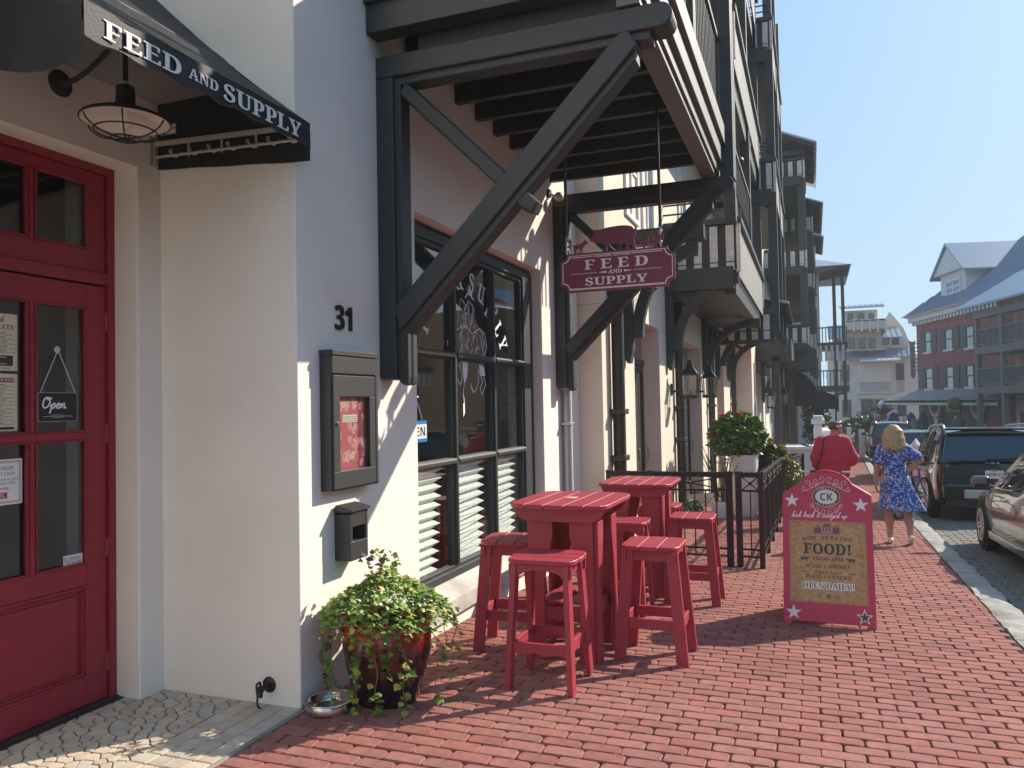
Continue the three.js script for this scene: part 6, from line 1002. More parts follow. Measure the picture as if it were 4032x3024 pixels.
// ---------- the far end of the street ----------
const c6 = (x, y) => [2688 + x / 1.6458, 1008 + y / 1.6458];
const tinM = mat(.24, .30, .38, { metalness: .25, roughness: .45 }), farGlass = phy(.05, .06, .075, { roughness: .05, clearcoat: 1 });
{
  const b = thing('gabled_building', 'pale beige four storey building with blue tin roofs closing the far end of the street', 'building'), X = 92;
  const wall = mat(.74, .68, .60, { map: T.stucco }), trim = mat(.62, .60, .54), grey = mat(.42, .42, .40);
  const P = (x, y, d = 0) => atX(...c6(x, y), X + d);
  const box = (nm, x0, y0, x1, y1, m, out = 0, dep = 6, par = b) => { const a = P(x0, y1), c = P(x1, y0); return mesh(nm, bx(X - out, a.y, a.z, X + dep, c.y, c.z, .02), m, par); };
  box('wall', 958, 655, 1525, 1170, wall); box('wall', 1060, 480, 1290, 700, wall, -.6); box('wall', 1045, 340, 1265, 500, wall, -1.0); box('wall', 945, 530, 1470, 660, wall, -1.2);
  const win = (x0, y0, x1, y1, out = 0, n = 2, m = 2) => { const w = sub('window', b), a = P(x0, y1), c = P(x1, y0), f = .09, o = out + .03; mesh('frame', [bx(X - o - .08, a.y, a.z, X - o + .1, c.y, a.z + f, 0), bx(X - o - .08, a.y, c.z - f, X - o + .1, c.y, c.z, 0), bx(X - o - .08, c.y - f, a.z + f, X - o + .1, c.y, c.z - f, 0), bx(X - o - .08, a.y, a.z + f, X - o + .1, a.y + f, c.z - f, 0)], M.dark, w); mesh('pane', bx(X - o - .02, a.y + f, a.z + f, X - o + .05, c.y - f, c.z - f, 0), farGlass, w); for (let i = 1; i < n; i++) { const z = a.z + (c.z - a.z) * i / n; mesh('mullion', bx(X - o - .06, a.y + f, z - .04, X - o, c.y - f, z + .04, 0), M.dark, w); } for (let i = 1; i < m; i++) { const y = a.y + (c.y - a.y) * i / m; mesh('rail', bx(X - o - .05, y - .04, a.z + f, X - o + .01, y + .04, c.z - f, 0), M.dark, w); } };
  for (const q of [[1030, 705, 1078, 815], [1128, 725, 1165, 812], [1198, 725, 1264, 812], [1297, 722, 1334, 808], [1383, 695, 1432, 806], [1036, 930, 1090, 1042], [1392, 925, 1446, 1038]]) win(...q);
  for (const q of [[1075, 535, 1112, 605], [1140, 535, 1178, 605], [1206, 532, 1244, 603]]) win(...q, .6); for (const q of [[1065, 378, 1102, 430], [1133, 376, 1172, 432], [1200, 376, 1236, 420]]) win(...q, 1.0); for (const q of [[985, 540, 1028, 590], [1285, 535, 1332, 582], [1350, 535, 1394, 582]]) win(...q, 1.2);
  box('porch', 1130, 925, 1350, 1165, mat(.25, .24, .22), -.05, .4); win(1160, 930, 1232, 1060, .1, 3, 2); win(1250, 930, 1320, 1060, .1, 2, 1);
  box('bay', 1130, 690, 1345, 925, wall, .35, 1); for (const q of [[1148, 820, 1192, 880], [1200, 820, 1285, 878], [1292, 815, 1340, 875]]) box('panel', ...q, grey, .42, .5); for (const q of [[1036, 820, 1084, 890], [1388, 812, 1436, 880]]) box('panel', ...q, grey, .06, .5); box('cornice', 1122, 880, 1360, 893, trim, .6, .8); box('cornice', 1122, 812, 1352, 822, trim, .5, .8);
  // roofs: sloping tin sheets between two image heights
  const slope = (nm, x0, yE, x1, yT, out, back, m = tinM) => { const a = P(x0, yE), c = P(x1, yE), t = P((x0 + x1) / 2, yT); mesh(nm, [sweepXY([[X - out, a.y], [X + back, t.y], [X + back, t.y - .15], [X - out, a.y - .15]], a.z, c.z)], m, b); const se = []; for (let z = a.z; z < c.z; z += .55) se.push(bar([X - out, a.y + .04, z], [X + back, t.y + .04, z], .04, .06, null, 0)); mesh('seam', se, m, b, null, 'stuff'); };
  slope('roof', 968, 668, 1475, 588, .9, 1.5); slope('roof', 945, 535, 1062, 425, .3, 5); slope('roof', 1290, 528, 1425, 420, .3, 5); slope('roof', 1020, 343, 1300, 292, 1.2, 4); slope('porch_roof', 1142, 683, 1398, 645, 2.2, 1, mat(.72, .74, .74, { metalness: .2, roughness: .4 }));
  box('balcony', 1048, 425, 1308, 490, mat(.5, .49, .42), 1.9, 2); for (let i = 0; i <= 5; i++) box('balcony_post', 1048 + i * 51, 418, 1056 + i * 51, 500, trim, 2.0, 2.3); box('balcony_rail', 1044, 418, 1312, 428, trim, 2.1, 2.2); box('balcony', 1080, 605, 1310, 618, trim, 1.6, 1.5);
  const gb = []; for (const [x, y] of [[1310, 415], [1340, 360], [1430, 465], [1470, 560], [1515, 640], [1525, 680], [1310, 680]]) { const p = P(x, y, 4); gb.push([p.z, p.y]); } mesh('gable', ext(gb, .6, 0).rotateY(-Math.PI / 2).translate(X + 4.6, 0, 0), mat(.68, .62, .46), b);
}
function sweepXY(pts, za, zb) { return ext(pts, zb - za, 0).translate(0, 0, za); }
// a building whose front is not square to the street: local x along the front, y up, z out of it
function facade(name, label, sx, dist, dirD, pxA) {
  const d = ray(sx, 1600), A = EYE.clone().addScaledVector(d, dist / Math.hypot(d.x, d.z)), t = ray(dirD * 1.8228, 1570); const u = V(-t.x, 0, -t.z).normalize(), n = V(u.z * -1, 0, u.x); if (n.dot(EYE.clone().sub(A)) < 0) n.negate();
  const g = thing(name, label, 'building', [A.x, 0, A.z]); const right = u.clone(); g.rotation.y = Math.atan2(-right.z, right.x); g.updateMatrixWorld(true); const inv = g.matrixWorld.clone().invert();
  const P = (sx2, sy2, out = 0) => { const r = ray(sx2, sy2), o = A.clone().addScaledVector(n, out), k = o.clone().sub(EYE).dot(n) / r.dot(n); return EYE.clone().addScaledVector(r, k).applyMatrix4(inv); };
  return { g, P, s: Math.sign(V(0, 0, 1).applyQuaternion(g.quaternion).dot(n)) };
}
{
  const { g, P } = facade('red_building', 'faded red stucco building with dark shutters, dormer and dentil cornice at the far right', c6(1512, 500)[0], 84, 1290);
  const Q = (x, y, o = 0) => P(...c6(x, y), o), red = mat(.36, .10, .10, { map: T.dirt, roughness: .9 }), trim = mat(.62, .6, .58), shut = mat(.06, .06, .065);
  const box = (nm, x0, y0, x1, y1, m, out, dep, par = g) => { const a = Q(x0, (y0 + y1) / 2, out), c = Q(x1, (y0 + y1) / 2, out), xm = (x0 + x1) / 2, t = Q(xm, y0, out).y, b = Q(xm, y1, out).y; return mesh(nm, bx(a.x, b, out - dep, c.x, t, out, .02), m, par); };
  const wl = Q(1512, 420).x, wr = Q(2300, 420).x, wt = Q(1520, 425).y; mesh('wall', bx(wl, -4, -14, wr, wt, 0, .02), red, g);
  mesh('cornice', [bx(wl - .5, wt - .1, -14, wr, wt + .35, .55, .03), bx(wl - .6, wt + .35, -14, wr, wt + .55, .8, .03)], trim, g); for (let k = 0; k < 26; k++) mesh('dentil', bx(wl + k * .62, wt - .42, .05, wl + .3 + k * .62, wt - .1, .4, .02), trim, g);
  mesh('roof', (() => { const y = wt + .5, h = 7.2, f = [[wl - 1, y, 1], [wr, y, 1], [wr, y + h, -8], [wl + 8, y + h, -8], [wl - 1, y, -15]]; const q = new THREE.BufferGeometry(); q.setAttribute('position', new THREE.Float32BufferAttribute([...f[0], ...f[1], ...f[2], ...f[0], ...f[2], ...f[3], ...f[0], ...f[3], ...f[4]], 3)); q.computeVertexNormals(); return q; })(), tinM, g);
  { const sm = []; for (let x = wl + .5; x < wr; x += .6) { const k = Math.min(1, Math.max(.02, (x - wl + 1) / 9)); sm.push(bar([x, wt + .55, 1], [x, wt + .55 + 7.2 * k, 1 - 9 * k], .05, .07, null, 0)); } mesh('seam', sm, tinM, g, null, 'stuff'); }
  const windowF = (x0, y0, x1, y1) => { const w = sub('window', g), a = Q(x0, (y0 + y1) / 2), c = Q(x1, (y0 + y1) / 2), t = Q((x0 + x1) / 2, y0).y, b = Q((x0 + x1) / 2, y1).y, W = c.x - a.x; mesh('pane', bx(a.x, b, .02, c.x, t, .05, 0), farGlass, w); mesh('frame', [bx(a.x, b, .02, a.x + .1, t, .12, 0), bx(c.x - .1, b, .02, c.x, t, .12, 0), bx(a.x, t - .1, .02, c.x, t, .125, 0), bx(a.x, (t + b) / 2 - .05, .02, c.x, (t + b) / 2 + .05, .115, 0)], M.dark, w); mesh('sill', bx(a.x - .1, b - .2, 0, c.x + .1, b - .02, .2, .01), trim, w); for (const s of [-1, 1]) mesh('shutter', bx(s < 0 ? a.x - W * .62 : c.x + .04, b, 0, s < 0 ? a.x - .04 : c.x + W * .62, t + .1, .1, .01), shut, w); };
  for (const q of [[1572, 490, 1618, 620], [1702, 472, 1758, 602], [1838, 450, 1895, 590], [1578, 725, 1630, 858], [1712, 715, 1765, 850], [1842, 705, 1895, 845]]) windowF(...q);
  for (const x of [1585, 1715, 1850]) for (let k = 0; k < 4; k++) { const o = [[-14, -12], [14, -12], [-14, 12], [14, 12]][k]; box('vent', x + o[0] - 8, 420 - (x - 1585) * .12 + o[1] - 8, x + o[0] + 8, 420 - (x - 1585) * .12 + o[1] + 8, shut, .03, .2); }
  // dormer
  { const d = sub('dormer', g), a = Q(1632, 340), c = Q(1790, 300), b = wt + 1.1, t = Q(1712, 130, -1).y, z = -.6; mesh('wall', bx(a.x, b, -10, c.x, t, z, .02), mat(.56, .57, .58), d); mesh('gable', ext([[a.x - .6, t], [c.x + .6, t], [(a.x + c.x) / 2, t + 2.2]], 10, 0).translate(0, 0, z - 9.6), mat(.60, .6, .58), d); for (const s of [-1, 1]) { const m = (a.x + c.x) / 2, e = s < 0 ? a.x - .9 : c.x + .9; mesh('roof', ext([[m, t + 2.55], [e, t - .15], [e, t - .3], [m, t + 2.35]].map(p => p), 10.6, 0).translate(0, 0, z - 10), tinM, d); } const wa = a.x + (c.x - a.x) * .28, wc = a.x + (c.x - a.x) * .8, wb = b + .8, wtop = t - .8, m = (wa + wc) / 2; mesh('pane', bx(wa, wb, z, wc, wtop, z + .04, 0), mat(.12, .2, .36, { roughness: .1 }), d); mesh('frame', [bx(wa - .2, wb - .2, z, wa, wtop + .2, z + .1), bx(wc, wb - .2, z, wc + .2, wtop + .2, z + .1), bx(wa, wtop, z, wc, wtop + .2, z + .1), bx(wa, wb - .2, z, wc, wb, z + .1), bx(m - .1, wb, z, m + .1, wtop, z + .1), bx(wa, (wb + wtop) / 2 - .08, z, wc, (wb + wtop) / 2 + .08, z + .09)], trim, d); mesh('round_vent', rod([c.x - .05, t - 1.8, -3.2], [c.x + .06, t - 1.8, -3.2], .75, .75, 12), shut, d); }
  for (const [x, y0, y1, w] of [[1915, -10, 40, 42], [1990, 10, 40, 30]]) { const a = Q(x - w, y1, -6), c = Q(x + w, y1, -6), t = Q(x, y0 + 25, -6).y, p = Q(x, y0, -6).y; mesh('chimney', [bx(a.x, Q(x, y1, -6).y - 3, -7.6, c.x, t, -6, .02)], mat(.24, .26, .30), g); mesh('chimney_cap', ext([[a.x - .1, t], [c.x + .1, t], [(a.x + c.x) / 2, p + .6]], 1.8, 0).translate(0, 0, -7.7), mat(.24, .26, .30), g); }
  // shop front below: tin awning, dark bays, banner and bunting
  { const y = Q(1640, 870, 0).y, e = Q(1480, 940, 2.6).y; mesh('awning_roof', (() => { const s = ext([[0, y], [2.9, e], [2.9, e - .12], [0, y - .15]], wr - wl + 1.5, 0).rotateY(-Math.PI / 2); return flip(s.scale(-1, 1, 1)).rotateY(0).applyMatrix4(new THREE.Matrix4().set(-1, 0, 0, wr, 0, 1, 0, 0, 0, 0, 1, 0, 0, 0, 0, 1)); })(), mat(.38, .38, .38, { metalness: .3, roughness: .5 }), g);
    const sm = []; for (let x = wl - 1; x < wr; x += .7) sm.push(bar([x, y + .05, .02], [x, e + .05, 2.85], .12, .07, null, 0)); mesh('awning_rib', sm, mat(.55, .55, .54), g, null, 'stuff'); const sca = []; for (let x = wl - 1.2; x < wr; x += .42) sca.push(bx(x, e - .35, 2.8, x + .36, e - .05, 2.86, .02)); mesh('scallop', sca, mat(.5, .5, .48), g, null, 'stuff');
    for (const q of [[1560, 970, 1660, 1175], [1700, 970, 1800, 1175], [1850, 960, 1960, 1175]]) box('shop_opening', ...q, mat(.045, .03, .028), .06, .3); box('door_panel', 1628, 1050, 1650, 1090, mat(.7, .72, .72), .1, .05); box('door_panel', 1758, 1040, 1775, 1100, mat(.7, .72, .72), .1, .05); box('oval_board', 1700, 970, 1790, 1010, mat(.55, .42, .06), .3, .12); }
  for (const [x, y] of [[1632, 985], [1910, 985]]) { const c = Q(x, y - 28, .35), r = 1.25, bn = sub('bunting', g); [[1, [.6, .58, .56]], [.72, [.42, .05, .06]], [.46, [.07, .09, .2]]].forEach(([k, col], i) => mesh('fan_band', new THREE.CircleGeometry(r * k, 20, Math.PI, Math.PI).translate(c.x, c.y, .36 + i * .02), new THREE.MeshStandardMaterial({ color: lin(...col), side: THREE.DoubleSide }), bn)); }
}
{
  const { g, P } = facade('orange_building', 'orange building with grey timber galleries at the right edge, in front of the red one', c6(1880, 500)[0], 66, 1290);
  const Q = (x, y, o = 0) => P(...c6(x, y), o), org = mat(.60, .33, .13, { map: T.dirt }), tim = mat(.14, .15, .165, { roughness: .7 });
  const L = Q(1905, 500).x, Rt = Q(2500, 500).x, top = Q(2000, 352).y; mesh('wall', bx(L + .2, -4, -10, Rt, top + 1.5, -2.4, .02), org, g);
  mesh('roof', ext([[3.2, 0], [-6, 5.4], [-6, 5.2], [3.2, -.15]], Rt - L + 1.5, 0).rotateY(-Math.PI / 2).applyMatrix4(new THREE.Matrix4().makeTranslation(Rt, top + .5, -2.4)).translate(0, 0, 0), tinM, g);
  mesh('roof_step', bx(L + 4.5, top + 2.4, -6, L + 12, top + 4.4, -4.4, .02), org, g);
  const fl = [Q(2000, 598).y, Q(2000, 860).y]; fl.forEach((y, i) => { const gl = sub('gallery', g); mesh('floor_beam', bx(L - .2, y - .35, -2.4, Rt, y + .15, .15, .02), tim, gl); const h = 1.35; mesh('rail', [bx(L, y + h, -.1, Rt, y + h + .12, .08, .01), bx(L, y + .3, -.08, Rt, y + .38, .06, .01)], tim, gl); for (let x = L + .2; x < L + 16; x += .26) mesh('baluster', bx(x, y + .38, -.05, x + .09, y + h, .03, 0), tim, gl); });
  for (let k = 0; k < 5; k++) mesh('post', bx(L - .15 + k * 3.5, -4, -.2, L + .2 + k * 3.5, top, .12, .02), tim, g); mesh('head_beam', bx(L - .2, top - .4, -.3, Rt, top + .1, .2, .02), tim, g);
  for (const y of fl) for (let k = 0; k < 3; k++) { const x = L + 3.0 + k * 3.6, w = sub('door', g); mesh('leaf', bx(x, y, -2.4, x + 1.5, y + 3.1, -2.32, .01), mat(.06, .065, .075), w); mesh('pane', bx(x + .55, y + .9, -2.32, x + .95, y + 2.9, -2.29, 0), mat(.45, .5, .55, { roughness: .1 }), w); }
  mesh('ground_floor', bx(L + .5, -4, -2.4, Rt, fl[1] - .4, -2.2, .02), mat(.62, .58, .50), g); for (let k = 0; k < 5; k++) mesh('dark_bay', bx(L + 1.2 + k * 2.7, -4, -2.2, L + 3.0 + k * 2.7, fl[1] - 1.6, -2.12, .01), mat(.06, .06, .06), g);
  mesh('string_shrub', [0, 1].map(k => ball(L - 1 + k * .4, fl[1] - 1 - k * 1.5, 1.2, .5, 8)), mat(.05, .08, .03), g);
}
// vertical sign on the corner of the red building
{
  const X = 74, t = thing('blade_sign', 'tall rusty vertical blade sign with flared top on the red building corner', 'sign'), q = (x, y) => { const p = atX(3400 + x * .28571, 1300 + y * .28571, X); return [p.z, p.y]; };
  mesh('panel', ext([[610, 138], [670, 165], [722, 140], [705, 190], [718, 600], [712, 640], [690, 675], [660, 640], [645, 605], [655, 600], [635, 190]].map(p => q(...p)).reverse(), .25, .0).rotateY(-Math.PI / 2).translate(X + .2, 0, 0), mat(.30, .24, .19, { map: T.dirt, roughness: .8 }), t);
  const tt = canvasTex(64, 512, (c, W, H) => { c.clearRect(0, 0, W, H); c.fillStyle = '#6b4a30'; c.font = 'bold 58px sans-serif'; c.textAlign = 'center'; [...'DINE'].forEach((ch, i) => c.fillText(ch, W / 2, 100 + i * 110)); });
  const a = q(655, 580), b = q(705, 200); mesh('letters', quad([X - .07, a[1], a[0]], [0, 0, b[0] - a[0]], [0, b[1] - a[1], 0]), new THREE.MeshStandardMaterial({ map: tt, transparent: true }), t);
  const br = []; for (let k = 0; k < 8; k++) { const p = q(724, 190 + k * 52); br.push(bx(X + .0, p[1] - .02, p[0] - .2, X + .1, p[1] + .05, p[0] + .3, 0)); } mesh('bracket', br, M.iron, t);
}
// umbrellas, stop sign, street lamp
{
  const kk2 = (x, y) => [3100 + x * .31646, 1600 + y * .31646];
  { const X = 66, a = atX(...kk2(735, 180), X), c = atX(...kk2(1150, 150), X), t = thing('patio_umbrella', 'open dark patio umbrella in front of the pale far building', 'umbrella', [X, 0, (a.z + c.z) / 2]), r = (c.z - a.z) / 2, tp = atX(...kk2(940, 103), X).y, rib = [], pos = []; for (let k = 0; k < 8; k++) { const A = k / 8 * 6.283, B = (k + 1) / 8 * 6.283, y = a.y; pos.push(0, tp, 0, Math.cos(B) * r, y, Math.sin(B) * r, Math.cos(A) * r, y, Math.sin(A) * r, Math.cos(A) * r, y, Math.sin(A) * r, Math.cos(B) * r, y, Math.sin(B) * r, Math.cos(B) * r, y - .25, Math.sin(B) * r, Math.cos(A) * r, y, Math.sin(A) * r, Math.cos(B) * r, y - .25, Math.sin(B) * r, Math.cos(A) * r, y - .25, Math.sin(A) * r); rib.push(rod([0, tp - .05, 0], [Math.cos(A) * r, y - .03, Math.sin(A) * r], .015)); } const g = new THREE.BufferGeometry(); g.setAttribute('position', new THREE.Float32BufferAttribute(pos, 3)); g.computeVertexNormals(); mesh('canopy', g, mat(.05, .06, .055, { side: THREE.DoubleSide }), t); mesh('pole', rod([0, gy(X), 0], [0, tp + .1, 0], .03), M.iron, t); mesh('ribs', rib, M.iron, t, null, 'stuff'); }
  const um = (sx, y0, y1, X, label, first) => { const p = atX(3300 + sx * .33092, 1600 + y0 * .33092, X), b = atX(3300 + sx * .33092, 1600 + y1 * .33092, X); const t = thing('closed_umbrella', label, 'umbrella', [X, 0, p.z], 0, 'closed blue umbrellas'); const h = p.y - b.y; const pr = []; for (let i = 0; i <= 10; i++) { const u = i / 10; pr.push([[.04, .20, .30, .34, .36, .38, .40, .42, .43, .44, .40][i] * (1 + .1 * (i & 1)), p.y - u * h]); } mesh('canopy', lathe([[0, p.y + .08], ...pr, [0, p.y - h]], 12), mat(.02, .035, .13), t); mesh('pole', rod([0, gy(X) - .3, 0], [0, p.y - .1, 0], .03), M.iron, t); };
  [[660, 70, 205, 70, 'closed blue umbrella at the left, in front of the pale building'], [865, 68, 280, 72, 'closed blue umbrella second from the left, by the seated people'], [1010, 68, 290, 76, 'closed blue umbrella at the left corner of the red shop front'], [1275, 60, 260, 74, 'closed blue umbrella left of the red shop door'], [1435, 55, 265, 74, 'closed blue umbrella right of the red shop door']].forEach(q => um(...q));
  { const X = 74, a = atX(...kk2(1085, 105), X), c = atX(...kk2(1175, 105), X), r = (c.z - a.z) / 2, t = thing('stop_sign', 'red octagonal stop sign beyond the parked SUVs', 'stop sign', [X, a.y, (a.z + c.z) / 2], -Math.PI / 2); mesh('plate', rod([0, 0, -.02], [0, 0, .0], r, r, 8).rotateZ(Math.PI / 8), mat(.5, .03, .05), t); mesh('rim', new THREE.RingGeometry(r * .86, r * .93, 8).rotateZ(Math.PI / 8).translate(0, 0, .008), M.white2, t); mesh('lettering', text('STOP', r * .6, .01, { f: sans, width: r * 1.45 }).translate(0, -r * .3, .006), M.white2, t); mesh('post', rod([0, gy(X) - a.y - .3, -.05], [0, r, -.05], .04), M.galv, t); }
  { const X = 70, a = atX(3400 + 250 * .28571, 1300 + 950 * .28571, X), bk = atX(3400 + 262 * .28571, 1300 + 1085 * .28571, X), t = thing('street_lamp', 'street lamp with glass head and flower basket behind the stop sign', 'street lamp', [X, 0, a.z]); mesh('pole', rod([0, gy(X) - .3, 0], [0, a.y - .9, 0], .09, .07), M.iron, t); mesh('head', lathe([[.1, a.y - 1.1], [.22, a.y - .9], [.32, a.y - .45], [.3, a.y - .4], [.12, a.y - .12], [.02, a.y]], 8), mat(.55, .57, .58, { roughness: .15 }), t); mesh('basket', lathe([[.1, bk.y - .55], [.6, bk.y - .25], [.95, bk.y], [0, bk.y]], 16), mat(.06, .045, .04), t); const L = []; for (let i = 0; i < 160; i++) { const A = rnd() * 6.28, q = Math.sqrt(rnd()) * 1.15; L.push([[Math.cos(A) * q, bk.y + rr(-.1, .3), Math.sin(A) * q], [rr(-1, 1), rr(-.5, 1), rr(-1, 1)], rr(.14, .28), 0, rnd() < .3 ? [.4, .2, .22] : [.09, .12, .05]]); } mesh('flowers', leaves(L), leafM, t, null, 'stuff'); }
  { const X = 50, a = atX(...kk2(875, 310), X), c = atX(...kk2(952, 310), X), t = thing('dark_planter', 'dark square planter with a bush past the man in red', 'planter', [X, 0, (a.z + c.z) / 2]); mesh('box', bx(-.4, gy(X), a.z - c.z, .4, a.y - .2, (c.z - a.z) / 2, .03), mat(.04, .05, .055), t); const L = []; for (let i = 0; i < 420; i++) { const A = rnd() * 6.28, q = Math.sqrt(rnd()) * 1.1; L.push([[Math.cos(A) * q, a.y - .2 + rnd() * 1.5 * (1 - q * .5), Math.sin(A) * q], [rr(-1, 1), rr(0, 1), rr(-1, 1)], rr(.16, .34), 0, [rr(.03, .06), rr(.06, .1), .025]]); } mesh('bush', leaves(L), leafM, t, null, 'stuff'); mesh('low_wall', bx(-.6, gy(X) - .2, -1.3, 3, gy(X) + .55, 2.2, .03), mat(.1, .105, .1), t); }
}
// far trees behind the roofs at the end of the street
{ const L = [], t = thing('street_tree', 'small leafy tree under the black barrel awnings', 'tree', [37, gy(37), 2.9]); for (let i = 0; i < 700; i++) { const A = rnd() * 6.28, q = Math.sqrt(rnd()) * .9, y = 1.0 + rnd() * 1.7; L.push([[Math.cos(A) * q * .8, y, Math.sin(A) * q * .7], [rr(-1, 1), rr(-.5, 1), rr(-1, 1)], rr(.12, .26), 0, [rr(.03, .05), rr(.06, .1), .02]]); } mesh('crown', leaves(L), leafM, t, null, 'stuff'); mesh('trunk', rod([0, -.3, 0], [0, 1.8, 0], .09, .05), M.brown, t); }
// ---------- across the street: what the shop window mirrors ----------
{
  const b = thing('opposite_building', 'beige building with dark galleries across the street, mirrored in the shop window', 'building'), z = 21.5, wall = mat(.62, .56, .47, { map: T.stucco }), tim = mat(.05, .055, .06);
  mesh('wall', bx(-22, -2, z, 40, 8.4, z + 9, .02), wall, b); mesh('roof', ext([[-1.2, 8.3], [10, 11], [10, 10.8], [-1.2, 8.15]].map(([a, c]) => [a, c]), 62, 0).rotateY(-Math.PI / 2).translate(40, 0, z), tinM, b);
  for (let x = -20; x < 40; x += 3.1) { windowAtBack(b, x, x + 1.3, 4.8, 7.0, z); if (x > -21) mesh('post', bx(x - .9, -2, z - 2.6, x - .68, 7.9, z - 2.4, .01), tim, b); mesh('shop_bay', bx(x, -2, z - .06, x + 2.1, 2.2, z + .05, .01), mat(.03, .03, .03, { roughness: .15 }), b); }
  mesh('gallery_floor', bx(-22, 3.7, z - 2.7, 40, 4.1, z, .02), tim, b); mesh('gallery_rail', bx(-22, 5.0, z - 2.6, 40, 5.1, z - 2.5, .0), tim, b); const bl = []; for (let x = -22; x < 40; x += .3) bl.push(bx(x, 4.1, z - 2.58, x + .06, 5.0, z - 2.52, 0)); mesh('balusters', bl, tim, b, null, 'stuff');
  const bd = []; for (let x = -22; x < 40; x += .9) bd.push(bx(x, 2.9, z - 2.75, x + .45, 3.7, z - 2.7, 0)); mesh('pale_slats', bd, M.cream, b, null, 'stuff');
}
function windowAtBack(b, x0, x1, y0, y1, z) { mesh('window', bx(x0, y0, z - .05, x1, y1, z + .02, 0), mat(.03, .035, .04, { roughness: .08 }), b); mesh('window_frame', [bx(x0 - .1, y0 - .1, z - .08, x0, y1 + .1, z), bx(x1, y0 - .1, z - .08, x1 + .1, y1 + .1, z), bx(x0, y1, z - .08, x1, y1 + .1, z), bx(x0, y0 - .1, z - .08, x1, y0, z)], M.white2, b); }
for (const [x, z, label] of [[5.2, 16.2, 'red umbrella across the street, mirrored in the middle window pane'], [8.4, 16.4, 'red umbrella across the street, mirrored in the right window pane']]) { const t = thing('red_umbrella', label, 'umbrella', [x, ROAD - .2, z]); mesh('canopy', new THREE.ConeGeometry(1.5, .7, 8, 1, true).translate(0, 2.5, 0), mat(.4, .04, .035, { side: THREE.DoubleSide }), t); mesh('pole', rod([0, 0, 0], [0, 2.8, 0], .025), M.galv, t); }
// ---------- people ----------
// surface of blended rounded cones: prims [ax,ay,az, bx,by,bz, ra, rb], k the blend radius, naive surface nets
function sculpt(prims, cell, k = .02) {
  let lo = [1e9, 1e9, 1e9], hi = [-1e9, -1e9, -1e9];
  for (const p of prims) for (let i = 0; i < 3; i++) { const r = Math.max(p[6], p[7]) + k + cell * 2; lo[i] = Math.min(lo[i], p[i] - r, p[i + 3] - r); hi[i] = Math.max(hi[i], p[i] + r, p[i + 3] + r); }
  const n = lo.map((v, i) => Math.ceil((hi[i] - v) / cell) + 1), F = new Float32Array(n[0] * n[1] * n[2]).fill(1e3), at = (x, y, z) => (z * n[1] + y) * n[0] + x;
  for (const p of prims) {
    const R_ = Math.max(p[6], p[7]) + k * 2 + cell * 2, a = [0, 1, 2].map(i => Math.max(0, Math.floor((Math.min(p[i], p[i + 3]) - R_ - lo[i]) / cell))), b = [0, 1, 2].map(i => Math.min(n[i] - 1, Math.ceil((Math.max(p[i], p[i + 3]) + R_ - lo[i]) / cell)));
    const d = [p[3] - p[0], p[4] - p[1], p[5] - p[2]], L2 = d[0] ** 2 + d[1] ** 2 + d[2] ** 2 || 1e-9;
    for (let z = a[2]; z <= b[2]; z++) for (let y = a[1]; y <= b[1]; y++) for (let x = a[0]; x <= b[0]; x++) {
      const q = [lo[0] + x * cell - p[0], lo[1] + y * cell - p[1], lo[2] + z * cell - p[2]], t = Math.max(0, Math.min(1, (q[0] * d[0] + q[1] * d[1] + q[2] * d[2]) / L2));
      const v = Math.hypot(q[0] - d[0] * t, q[1] - d[1] * t, q[2] - d[2] * t) - (p[6] + (p[7] - p[6]) * t), i = at(x, y, z), o = F[i], h = Math.max(k - Math.abs(o - v), 0) / k; F[i] = Math.min(o, v) - h * h * k / 4;
    }
  }
  const id = new Int32Array(F.length).fill(-1), pos = [], idx = [];
  for (let z = 0; z < n[2] - 1; z++) for (let y = 0; y < n[1] - 1; y++) for (let x = 0; x < n[0] - 1; x++) {
    let c = 0, sx = 0, sy = 0, sz = 0; const v = [0, 1, 2, 3, 4, 5, 6, 7].map(m => F[at(x + (m & 1), y + (m >> 1 & 1), z + (m >> 2))]);
    for (let m = 0; m < 8; m++) for (const e of [1, 2, 4]) { if (m & e) continue; const u = v[m], w = v[m | e]; if ((u < 0) !== (w < 0)) { const t = u / (u - w); c++; sx += (m & 1) + (e === 1 ? t : 0); sy += (m >> 1 & 1) + (e === 2 ? t : 0); sz += (m >> 2) + (e === 4 ? t : 0); } }
    if (c) { id[at(x, y, z)] = pos.length / 3; pos.push(lo[0] + (x + sx / c) * cell, lo[1] + (y + sy / c) * cell, lo[2] + (z + sz / c) * cell); }
  }
  const face = (a, b, c, d, f) => { if (a < 0 || b < 0 || c < 0 || d < 0) return; f ? idx.push(a, b, c, a, c, d) : idx.push(a, c, b, a, d, c); };
  for (let z = 1; z < n[2] - 1; z++) for (let y = 1; y < n[1] - 1; y++) for (let x = 1; x < n[0] - 1; x++) {
    const o = F[at(x, y, z)] < 0;
    if (o !== F[at(x + 1, y, z)] < 0) face(id[at(x, y - 1, z - 1)], id[at(x, y, z - 1)], id[at(x, y, z)], id[at(x, y - 1, z)], o);
    if (o !== F[at(x, y + 1, z)] < 0) face(id[at(x - 1, y, z - 1)], id[at(x - 1, y, z)], id[at(x, y, z)], id[at(x, y, z - 1)], o);
    if (o !== F[at(x, y, z + 1)] < 0) face(id[at(x - 1, y - 1, z)], id[at(x, y - 1, z)], id[at(x, y, z)], id[at(x - 1, y, z)], o);
  }
  const g = new THREE.BufferGeometry(); g.setAttribute('position', new THREE.Float32BufferAttribute(pos, 3)); g.setIndex(idx); g.computeVertexNormals(); return g;
}
